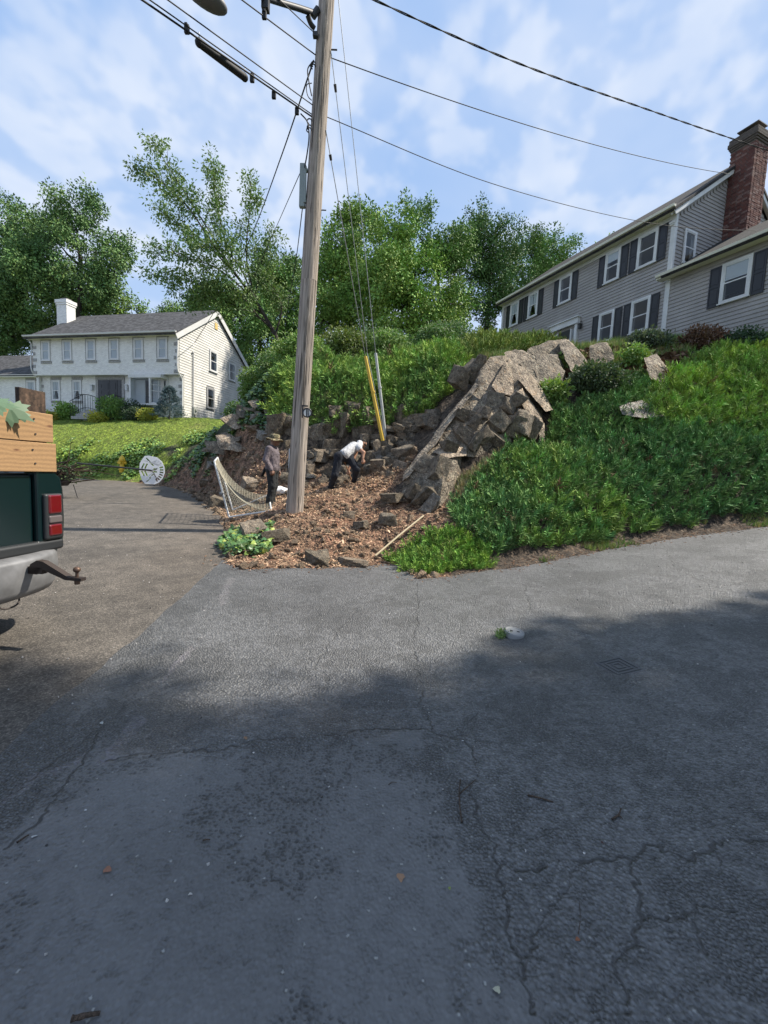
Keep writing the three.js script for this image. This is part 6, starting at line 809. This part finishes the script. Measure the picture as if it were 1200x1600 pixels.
{
  const nb = V(-3.590, 0.431, 9.600), nt = V(-3.983, 1.703, 9.700), fb = V(-4.013, 0.454, 11.000), ft = V(-4.514, 1.824, 11.200), n2_ = V(-2.543, 0.651, 9.350), f2 = V(-3.069, 0.905, 11.000), o = nb.clone(), T = thing('goal_net', 'small white goal frame with a sagging net at the street edge', 'goal', o), L = p => p.clone().sub(o), w = plain(.62, .63, .62, .5), r = .021;
  const fbar = (n, a, b) => mesh(n, bar(L(a), L(b), r, r, 10), w, T); fbar('post', nb, nt); fbar('post', fb, ft); fbar('crossbar', nt, ft); fbar('ground_bar', nb, n2_); fbar('ground_bar', fb, f2); fbar('back_bar', n2_, f2);
  { const k = L(nb).lerp(L(nt), .42), m = mesh('hinge', moved(new THREE.SphereGeometry(.05, 12, 8), k.x - .03, k.y, k.z), plain(.2, .2, .2, .6), T); }
  const S = (u, v) => { const a = L(nt).lerp(L(ft), u), b = L(n2_).lerp(L(f2), u), p = a.clone().lerp(b, v); p.y -= 1.15 * v * (1 - v) * (1 + .25 * Math.sin(u * Math.PI)); p.x -= .3 * v * (1 - v); const gnd = land(p.x + o.x, -(p.z + o.z)) + .02 - o.y; if (p.y < gnd) p.y = gnd; return p; };
  const cords = [], curve = (f, n) => { for (let i = 0; i < n; i++) cords.push(bar(f(i / n), f((i + 1) / n), .0045, .0045, 3)); };
  for (let i = 0; i <= 18; i++) curve(t => S(i / 18, t), 12); for (let i = 1; i < 22; i++) curve(t => S(t, i / 22), 9);
  for (const [A, B, C] of [[nb, nt, n2_], [fb, ft, f2]]) { const q = [L(A), L(B), L(C)]; for (let i = 1; i < 16; i++) { const t = i / 16, a = q[0].clone().lerp(q[1], t), u = A === nb ? 0 : 1, b = S(u, 1 - t); curve(s => a.clone().lerp(b, s), 1); const b2 = S(u, t), c2 = q[0].clone().lerp(q[2], t); curve(s => b2.clone().lerp(c2, s), 1); } }
  stuffPart(mesh('net', merge(cords), plain(.34, .31, .23, .9), T));
}
// long tool handle lying by the creeping juniper, and the bag by the man in the hat
{ const a = on(-.12, 7.35, .06), b = on(.78, 8.15, .16), m = mesh('tool_handle', taper([a, a.clone().lerp(b, .5).add(new THREE.Vector3(0, .01, 0)), b].map(p => p.clone().sub(a)), .02, .017, 12, 8), plain(.52, .42, .27, .7)); m.position.copy(a); tag(m, 'pale wooden tool handle lying beside the creeping juniper', 'handle'); }
{ const m = mesh('white_bag', (() => { const g = new THREE.IcosahedronGeometry(.2, 4), p = g.attributes.position; for (let i = 0; i < p.count; i++) { const k = 1 + .9 * (fbm(p.getX(i) * 6 + 3, p.getY(i) * 6, p.getZ(i) * 6, 3) - .5); p.setXYZ(i, p.getX(i) * k * 1.3, p.getY(i) * k * .6, p.getZ(i) * k); } g.computeVertexNormals(); return g; })(), plain(.78, .78, .78, .5)); m.position.copy(V(-2.849, 1.335, 11.300)); m.position.y = land(m.position.x, 11.3) + .1; tag(m, 'crumpled white plastic bag on the mulch behind the man in the hat', 'bag'); }

// ---------------------------------------------------------------- on the asphalt
{ const p = V(1.363, 0.025, 4.060), T = thing('valve_cap', 'round grey valve cover tipped in its hole in the driveway', 'valve cover', p); T.position.y += .028; const g = lathe([[0, .03], [.075, .03], [.082, .024], [.085, .034], [.095, .034], [.1, .02], [.1, -.02]], 28); const m = mesh('lid', g, plain(.24, .245, .245, .6), T); m.rotation.z = -.12; m.rotation.x = .1; for (const a of [-.035, .035]) mesh('lid_slot', moved(box(.025, .006, .012), a, .033, 0), ironM, m); }
{ const p = V(1.256, 0.019, 4.045), W = thing('hole_weed', 'small green weed sprouting beside the round valve cover', 'weed', p), l = []; for (let i = 0; i < 26; i++) l.push([new THREE.Vector3(rr(-.06, .06), rr(.0, .05), rr(-.04, .04)), rr(.22, .4), leafColour([.12, .22, .04])]); leaves(W, 'foliage', spraySmall[0], leafM, l); }
{ const p = V(2.015, 0.071, 3.350), T = thing('utility_cover', 'square iron utility cover with nested ridges set in the driveway', 'utility cover', p, .3); T.position.y += .008; T.rotation.z = .1; const m = plain(.085, .088, .09, .6); mesh('plate', rbox(.3, .02, .26, .006, 0, 0, 0), m, T); for (const k of [.24, .16, .08]) mesh('ridge', merge([box(k, .012, .012, 0, .012, k * .43), box(k, .012, .012, 0, .012, -k * .43), box(.012, .012, k * .86 - .012, k / 2 - .006, .012, 0), box(.012, .012, k * .86 - .012, -k / 2 + .006, .012, 0)]), m, T); }
const twigM = std({ color: lin(.3, .21, .15), map: barkT, roughness: 1 });
function twig(label, pts, r, forks = []) { r *= .62; const o = pts[0], T = thing('twig', label, 'twig', o, 0, 'twigs fallen on the driveway'); T.position.y += .012 + r; mesh('stick', merge([taper(pts.map(p => p.clone().sub(o)), r, r * .6, 10, 6, .3), ...forks.map(f => taper(f.map(p => p.clone().sub(o)), r * .8, r * .4, 6, 6))]), twigM, T); }
twig('forked twig beside the long crack in the driveway', [V(0.423, 0.001, 1.780), V(0.432, -0.000, 1.885), V(0.445, -0.000, 1.975), V(0.466, 0.000, 2.055)], .007, [[V(0.445, 0.002, 1.955), V(0.492, 0.003, 2.000), V(0.547, 0.004, 2.055)]]);
twig('short straight twig right of the forked one', [V(0.788, 0.005, 1.960), V(0.848, 0.007, 1.940), V(0.901, 0.006, 1.920)], .008);
twig('bent dark twig with a bud, further right', [V(1.137, 0.015, 1.820), V(1.184, 0.014, 1.850), V(1.216, 0.018, 1.885)], .008, [[V(1.184, 0.014, 1.850), V(1.188, 0.017, 1.825)]]);
twig('thin curled straw near the right cracks', [V(0.751, 0.004, 1.325), V(0.783, 0.003, 1.380), V(0.806, 0.006, 1.435)], .003);
twig('tiny pale twig above the smooth patch', [V(0.087, 0.001, 1.995), V(0.107, 0.000, 2.015), V(0.130, -0.002, 2.015)], .004);
twig('thick broken stick at the bottom left edge', [V(-0.821, -0.000, 1.040), V(-0.786, -0.001, 1.050), V(-0.753, -0.006, 1.060)], .013);
twig('short black stick on the smooth patch', [V(-0.706, -0.001, 1.630), V(-0.694, -0.002, 1.635), V(-0.678, -0.001, 1.635)], .006);
twig('black sliver at the left edge crack', [V(-1.452, -0.001, 1.580), V(-1.446, -0.002, 1.600), V(-1.439, -0.004, 1.620)], .008);
for (const [p, s, c, l] of [[V(0.130, -0.001, 1.520), .055, [.5, .3, .18], 'curled tan leaf in the middle of the smooth patch'], [V(-1.026, -0.002, 1.490), .04, [.45, .22, .14], 'small reddish leaf on the left of the smooth patch'], [V(0.427, 0.003, 1.155), .03, [.7, .68, .5], 'pale yellow fleck near the bottom of the driveway'], [V(-0.760, -0.001, 2.325), .035, [.42, .26, .16], 'brown leaf on the cross seam'], [V(-1.421, -0.004, 1.615), .03, [.8, .8, .78], 'white fleck at the left edge crack'], [V(0.744, 0.005, 1.310), .022, [.4, .16, .08], 'red brown seed by the right cracks'], [V(0.534, 0.003, 2.375), .016, [.9, .9, .88], 'tiny white pebble on the crack junction'], [V(0.316, 0.002, 1.465), .016, [.35, .45, .1], 'tiny green berry on the smooth patch'], [V(-1.301, -0.003, 1.760), .014, [.85, .85, .83], 'tiny white pebble left of the smooth patch'], [V(-0.478, -0.002, 1.910), .02, [.08, .08, .08], 'dark clump of grit on the smooth patch'], [V(-0.438, 0.028, 6.820), .05, [.4, .6, .25], 'green leaf at the edge of the mulch'], [V(1.025, 0.011, 1.700), .016, [.1, .05, .04], 'dark seed above the long right crack'], [V(-1.664, 0.000, 2.400), .03, [.6, .62, .58], 'grey pebble in the edge strip']])
  { const m = mesh('leaf_fleck', ivyLeaf, std({ color: lin(...c.map(v => v * .6)), roughness: .9 })); m.position.copy(p); m.position.y += .018; m.scale.setScalar(s * .72); m.rotation.set(rr(-.25, .25), rr(0, 6), rr(-.25, .25)); tag(m, l, 'leaf', 'leaves and flecks on the driveway'); }
scatter('road_grit', pebG, std({ roughness: 1 }), 900, (e, s, c) => { const x = rr(-7, 6), d = rr(1, 9); if (bankSide(x, d) > 0) return; const k = rr(.004, .011); e.set(rr(0, 6), rr(0, 6), rr(0, 6)); s.set(k, k * .6, k); const t = R() < .5 ? rr(.3, .6) : rr(.05, .15); c.setRGB(t, t * .96, t * .9); return V(x, road(x, d) + .009, d); }, 'loose grit and tiny stones on the asphalt', 'grit');
scatter('edge_litter', chipG, std({ roughness: 1 }), 2600, (e, s, c) => { const x = rr(-3.2, 9), d = rr(5.8, 9.6), b = bankSide(x, d); if (b > .3 || b < -.45 * R() * R()) return; const L = rr(.012, .05); e.set(rr(-.2, .2), rr(0, 6), rr(-.2, .2)); s.set(L, L * .6, L); const k = rr(.3, 1.1); c.setRGB(.26 * k, .15 * k, .09 * k); return V(x, Math.max(land(x, d), road(x, d) + .006) + .006, d); }, 'bark and dry needles washed along the asphalt edge', 'litter');

// ---------------------------------------------------------------- people
// smooth union of tapered capsules, meshed by surface nets
function skinGeo(caps, cell, k = .035) {
  const lo = new THREE.Vector3(1e9, 1e9, 1e9), hi = lo.clone().negate();
  for (const [a, b, r0, r1] of caps) for (const [p, r] of [[a, r0], [b, r1]]) { lo.min(p.clone().addScalar(-r - .05)); hi.max(p.clone().addScalar(r + .05)); }
  const n = hi.clone().sub(lo).divideScalar(cell).ceil().addScalar(1), nx = n.x, ny = n.y, nz = n.z, F = new Float32Array(nx * ny * nz).fill(1);
  const C = caps.map(([a, b, r0, r1]) => { const d = b.clone().sub(a); return [a.x, a.y, a.z, d.x, d.y, d.z, d.lengthSq() || 1e-9, r0, r1]; });
  for (let z = 0, i = 0; z < nz; z++) for (let y = 0; y < ny; y++) for (let x = 0; x < nx; x++, i++) {
    const X = lo.x + x * cell, Y = lo.y + y * cell, Z = lo.z + z * cell; let f = 1;
    for (const c of C) { const px = X - c[0], py = Y - c[1], pz = Z - c[2], t = clamp((px * c[3] + py * c[4] + pz * c[5]) / c[6]), d = Math.hypot(px - t * c[3], py - t * c[4], pz - t * c[5]) - lerp(c[7], c[8], t); if (d - f > k) continue; const h = clamp(.5 + .5 * (f - d) / k); f = lerp(f, d, h) - k * h * (1 - h); }
    F[i] = f;
  }
  const id = new Int32Array(nx * ny * nz).fill(-1), pos = [], tri = [], I = (x, y, z) => (z * ny + y) * nx + x;
  for (let z = 0; z < nz - 1; z++) for (let y = 0; y < ny - 1; y++) for (let x = 0; x < nx - 1; x++) {
    let s = 0, m = 0, ax = 0, ay = 0, az = 0; const v = []; for (let q = 0; q < 8; q++) { v[q] = F[I(x + (q & 1), y + (q >> 1 & 1), z + (q >> 2))]; if (v[q] < 0) m++; } if (m === 0 || m === 8) continue;
    for (let q = 0; q < 8; q++) for (const b of [1, 2, 4]) if (!(q & b) && (v[q] < 0) !== (v[q | b] < 0)) { const t = v[q] / (v[q] - v[q | b]); ax += (q & 1) + (b === 1 ? t : 0); ay += (q >> 1 & 1) + (b === 2 ? t : 0); az += (q >> 2) + (b === 4 ? t : 0); s++; }
    id[I(x, y, z)] = pos.length / 3; pos.push(lo.x + (x + ax / s) * cell, lo.y + (y + ay / s) * cell, lo.z + (z + az / s) * cell);
  }
  for (let z = 1; z < nz - 1; z++) for (let y = 1; y < ny - 1; y++) for (let x = 1; x < nx - 1; x++) {
    const a = F[I(x, y, z)] < 0, quad = (p, q, r, s, flip) => { if (p < 0 || q < 0 || r < 0 || s < 0) return; flip ? tri.push(p, q, r, p, r, s) : tri.push(p, r, q, p, s, r); };
    if (a !== (F[I(x + 1, y, z)] < 0)) quad(id[I(x, y - 1, z - 1)], id[I(x, y, z - 1)], id[I(x, y, z)], id[I(x, y - 1, z)], a);
    if (a !== (F[I(x, y + 1, z)] < 0)) quad(id[I(x - 1, y, z - 1)], id[I(x - 1, y, z)], id[I(x, y, z)], id[I(x, y, z - 1)], a);
    if (a !== (F[I(x, y, z + 1)] < 0)) quad(id[I(x - 1, y - 1, z)], id[I(x, y - 1, z)], id[I(x, y, z)], id[I(x - 1, y, z)], a);
  }
  const g = new THREE.BufferGeometry(); g.setAttribute('position', new THREE.Float32BufferAttribute(pos, 3)); g.setIndex(tri); g.computeVertexNormals(); return metreUV(g);
}
const grow = (caps, r) => caps.map(([a, b, r0, r1]) => [a, b, r0 + r, r1 + r]);
const clothT = tex(512, (u, v) => .8 + (pf(u, v, 10, 3, 4) - .5) * .4 + (pf(u, v, 120, 9, 2) - .5) * .15), clothB = tex(256, (u, v) => pf(u, (v * .6) % 1, 9, 13, 4), false);
clothT.repeat.set(2, 2); clothB.repeat.set(2.5, 2.5);
const cloth = (r, g, b) => std({ color: lin(r, g, b), map: clothT, bumpMap: clothB, bumpScale: .03, roughness: .95 }), skinM = (r, g, b) => plain(r, g, b, .6);
// a hand: palm and five bent fingers; w wrist, d along the fingers, n out of the back of the hand
function handCaps(w, d, n, curl = .5) {
  d = d.clone().normalize(); n = n.clone().addScaledVector(d, -n.dot(d)).normalize(); const s = d.clone().cross(n), P = (a, b, c) => w.clone().addScaledVector(d, a).addScaledVector(s, b).addScaledVector(n, c), o = [[w, P(.085, .0, 0), .026, .03], [P(.03, -.018, 0), P(.085, -.03, 0), .02, .02], [P(.03, .018, 0), P(.085, .03, 0), .02, .02]];
  [[-.032, .06, .0082], [-.011, .07, .009], [.011, .066, .0088], [.032, .052, .008]].forEach(([b, l, r]) => { const k = P(.09, b, 0), m = k.clone().addScaledVector(d, l * .5 * Math.cos(curl)).addScaledVector(n, -l * .5 * Math.sin(curl)), e = m.clone().addScaledVector(d, l * .5 * Math.cos(curl * 2.2)).addScaledVector(n, -l * .5 * Math.sin(curl * 2.2)); o.push([k, m, r, r], [m, e, r, r * .85]); });
  const t = P(.025, -.03, -.005), u = P(.06, -.058, -.02), v = P(.088, -.062, -.032); o.push([t, u, .012, .01], [u, v, .01, .0085]); return o;
}
function headCaps(c, f, u) {      // c centre, f face direction, u up
  const s = f.clone().cross(u).normalize(), P = (a, b, e) => c.clone().addScaledVector(f, a).addScaledVector(u, b).addScaledVector(s, e), o = [[P(-.02, .03, 0), P(.01, .035, 0), .092, .088], [P(.03, -.06, 0), P(.055, -.085, 0), .058, .04], [P(.03, -.02, .025), P(.03, -.02, -.025), .06, .06], [P(.085, .012, 0), P(.108, -.028, 0), .011, .016], [P(.085, .025, .03), P(.085, .025, -.03), .014, .014], [P(.082, -.062, .016), P(.082, -.062, -.016), .011, .011], [P(.08, -.076, .013), P(.08, -.076, -.013), .011, .011]];
  for (const e of [-1, 1]) o.push([P(-.01, .015, e * .083), P(-.012, -.03, e * .08), .014, .01]); return o;
}
{ // the man in the hat, standing in profile
  const b = on(-2.79, 10.3, -.01), T = thing('person', 'man in a camouflage hat and grey long sleeved shirt standing beside the pole', 'person', b, -.1), P = (x, y, z) => new THREE.Vector3(x, y, z);
  T.scale.set(1.12, 1, 1.12); const legs = [], sh = [], arms = [], hands = [];
  for (const s of [-1, 1]) { const hip = P(-.01, .92, s * .085), kn = P(s > 0 ? .03 : .0, .5, s * .1), an = P(s > 0 ? -.02 : -.05, .1, s * .105); legs.push([hip, kn, .088, .062], [kn, an, .062, .045]); sh.push([P(an.x - .03, .055, an.z), P(an.x + .1, .05, an.z + s * .02), .05, .05], [P(an.x + .1, .045, an.z + s * .02), P(an.x + .2, .04, an.z + s * .03), .045, .036], [P(an.x, .06, an.z), P(an.x, .16, an.z), .058, .058]); const so = P(-.02, 1.4, s * .185), el = P(-.07, 1.12, s * .245), wr = P(.05, .89, s * .225); arms.push([so, el, .056, .046], [el, wr, .044, .034]); hands.push(...handCaps(wr, P(.3, -1, -.1 * s), P(.5, .2, s), .5)); }
  const torso = [[P(0, .95, -.07), P(0, .95, .07), .11, .11], [P(0, .98, -.06), P(-.02, 1.3, -.085), .105, .105], [P(0, .98, .06), P(-.02, 1.3, .085), .105, .105], [P(-.02, 1.39, -.13), P(-.02, 1.39, .13), .072, .072], [P(.03, 1.05, 0), P(.03, 1.28, 0), .1, .1]], neck = [[P(-.015, 1.42, 0), P(.02, 1.54, 0), .058, .054]];
  const hc = P(.045, 1.615, 0), f = P(1, -.12, .0).normalize(), u = P(.12, 1, 0).normalize(), head = headCaps(hc, f, u);
  const body = merge([skinGeo([...legs, ...torso, ...arms, ...neck, [P(.0, 1.5, 0), P(.03, 1.6, 0), .05, .08]], .016), skinGeo([...head, [P(-.0, 1.5, 0), P(.03, 1.56, 0), .05, .05]], .006, .02), skinGeo(hands.slice(0, hands.length / 2), .006, .008), skinGeo(hands.slice(hands.length / 2), .006, .008)]);
  mesh('body', body, skinM(.22, .115, .075), T);
  mesh('shirt', skinGeo([...grow(torso.slice(0, 1), .012).map(([a, c, r, q]) => [a.clone().setY(.93), c.clone().setY(.93), r, q]), ...grow(torso, .016), ...grow(arms, .013), [P(-.012, 1.42, 0), P(-.005, 1.475, 0), .07, .066]], .013), cloth(.23, .19, .205), T);
  mesh('trousers', skinGeo([[P(0, .9, -.06), P(0, .9, .06), .118, .118], ...grow(legs, .022), [P(-.02, .2, .105), P(-.02, .1, .105), .072, .07], [P(-.05, .2, -.105), P(-.05, .1, -.105), .072, .07]], .013), cloth(.03, .034, .036), T);
  for (const k of [0, 3]) mesh('boot', skinGeo(sh.slice(k, k + 3), .01), cloth(.022, .02, .018), T);
  const camo = std({ map: tex(256, (a, c) => { const q = pf(a, c, 8, 4, 3), w = pf(a, c, 9, 14, 3); return q > .56 ? [.30, .27, .2] : w > .55 ? [.62, .56, .44] : [.45, .42, .31]; }), roughness: .95 });
  const hat = mesh('hat', (() => { const g = new THREE.LatheGeometry([[0, .11], [.06, .108], [.092, .095], [.102, .06], [.105, .01], [.112, .0], [.15, -.012], [.185, -.028], [.186, -.034], [.15, -.02], [.1, -.008]].map(p => new THREE.Vector2(...p)), 28), p = g.attributes.position; for (let i = 0; i < p.count; i++) { const r = Math.hypot(p.getX(i), p.getZ(i)); if (r > .12) p.setY(i, p.getY(i) + .018 * Math.sin(Math.atan2(p.getZ(i), p.getX(i)) * 3 + 1)); } g.scale(1.04, 1.05, 1); g.computeVertexNormals(); return metreUV(g, 3); })(), camo, T); hat.position.set(.035, 1.655, 0); hat.rotation.z = -.1;
  mesh('hat_band', moved(new THREE.TorusGeometry(.107, .008, 6, 26), 0, .02, 0, 0, Math.PI / 2), cloth(.08, .075, .05), hat);
  mesh('gloves', skinGeo([...[-.03, -.01, .012, .035].map(z => [P(-.15, .84, .1 + z), P(-.2, .72, .1 + z * 2), .014, .011]), [P(-.13, .92, .1), P(-.155, .84, .1), .03, .034]], .007, .012), cloth(.02, .02, .02), T);
}
{ // the man bending down with his back to us
  const b = on(-1.1, 10.7, 0), T = thing('person', 'man in a white shirt and dark jeans bending down to the rubble', 'person', b), L = p => p.clone().sub(b);
  const grd = (p, up) => { p.y = land(p.x, -p.z) + up; return p; };
  const hl = L(V(-1.197, 1.968, 10.620)), hr = L(V(-0.987, 2.001, 10.800)), kl = L(V(-1.280, 1.496, 10.500)), kr = L(V(-0.752, 1.682, 10.680)), al = L(grd(V(-1.376, 1.084, 10.600), .1)), ar = L(grd(V(-0.798, 1.283, 10.850), .1));
  const pel = hl.clone().lerp(hr, .5).add(new THREE.Vector3(.02, .04, 0)), chest = L(V(-0.868, 2.251, 11.050)), sn = L(V(-0.739, 2.231, 10.900)), sf = L(V(-0.736, 2.374, 11.300)), en = L(V(-0.593, 2.114, 10.750)), wn = L(V(-0.599, 1.949, 10.680)), ef = L(V(-0.908, 1.865, 11.100)), wf = L(V(-0.992, 1.641, 11.000)), head = L(V(-0.679, 2.374, 11.500));
  const legs = [[hl, kl, .1, .07], [kl, al, .066, .05], [hr, kr, .1, .07], [kr, ar, .066, .05]], torso = [[hl, hr, .12, .12], [pel, chest, .135, .13], [pel.clone().add(new THREE.Vector3(0, .02, .05)), chest.clone().add(new THREE.Vector3(0, 0, .06)), .11, .12], [sn, sf, .075, .075]], armN = [[sn, en, .055, .045], [en, wn, .042, .032]], armF = [[sf, ef, .055, .045], [ef, wf, .042, .032]], neck = [[chest.clone().lerp(sf, .5), head, .06, .06]];
  const fd = new THREE.Vector3(.55, -.8, -.3).normalize(), hu = new THREE.Vector3(.75, .6, -.3); hu.addScaledVector(fd, -hu.dot(fd)).normalize();
  mesh('body', merge([skinGeo([...legs, ...torso, ...armN, ...armF, ...neck, [head, head, .085, .085]], .016), skinGeo(headCaps(head, fd, hu), .006, .02), skinGeo(handCaps(wn, new THREE.Vector3(.1, -1, .1), new THREE.Vector3(.3, .1, 1), .7), .006, .008), skinGeo(handCaps(wf, new THREE.Vector3(.1, -1, 0), new THREE.Vector3(-.3, 0, 1), .9), .006, .008)]), skinM(.40, .21, .13), T);
  mesh('hair', skinGeo([[head.clone().addScaledVector(hu, .04).addScaledVector(fd, -.03), head.clone().addScaledVector(hu, .03).addScaledVector(fd, .01), .088, .09], [head.clone().addScaledVector(fd, -.06), head.clone().addScaledVector(fd, -.05).addScaledVector(hu, -.05), .06, .045]], .008, .03), cloth(.014, .011, .009), T);
  mesh('shirt', skinGeo([...grow(torso.slice(1), .016), [sn, sn.clone().lerp(en, .3), .07, .066], [sf, sf.clone().lerp(ef, .3), .07, .066]], .013), cloth(.74, .74, .75), T);
  mesh('jeans', skinGeo([...grow(legs, .02), [hl, hr, .14, .14], [pel, pel.clone().lerp(chest, .22), .142, .14]], .013), cloth(.022, .026, .038), T);
  for (const [a, d] of [[al, new THREE.Vector3(.17, -.02, -.1)], [ar, new THREE.Vector3(.17, 0, -.12)]]) mesh('boot', skinGeo([[a.clone().add(new THREE.Vector3(-.04, -.05, .02)), a.clone().add(d).add(new THREE.Vector3(0, -.06, 0)), .05, .042], [a.clone().add(new THREE.Vector3(0, -.03, 0)), a.clone().add(new THREE.Vector3(0, .06, 0)), .058, .056]], .01), cloth(.016, .016, .018), T);
  const tl = thing('mattock', 'short wooden handled digging tool held by the bending man', 'tool', wf.clone().add(b)); mesh('handle', bar(new THREE.Vector3(-.1, .22, .06), new THREE.Vector3(.14, -.36, -.1), .016, .018), plain(.3, .16, .08, .7), tl); mesh('blade', moved(rbox(.05, .03, .3, .008), .14, -.36, -.1, .6), ironM, tl);
}

renderer.render(scene, camera);
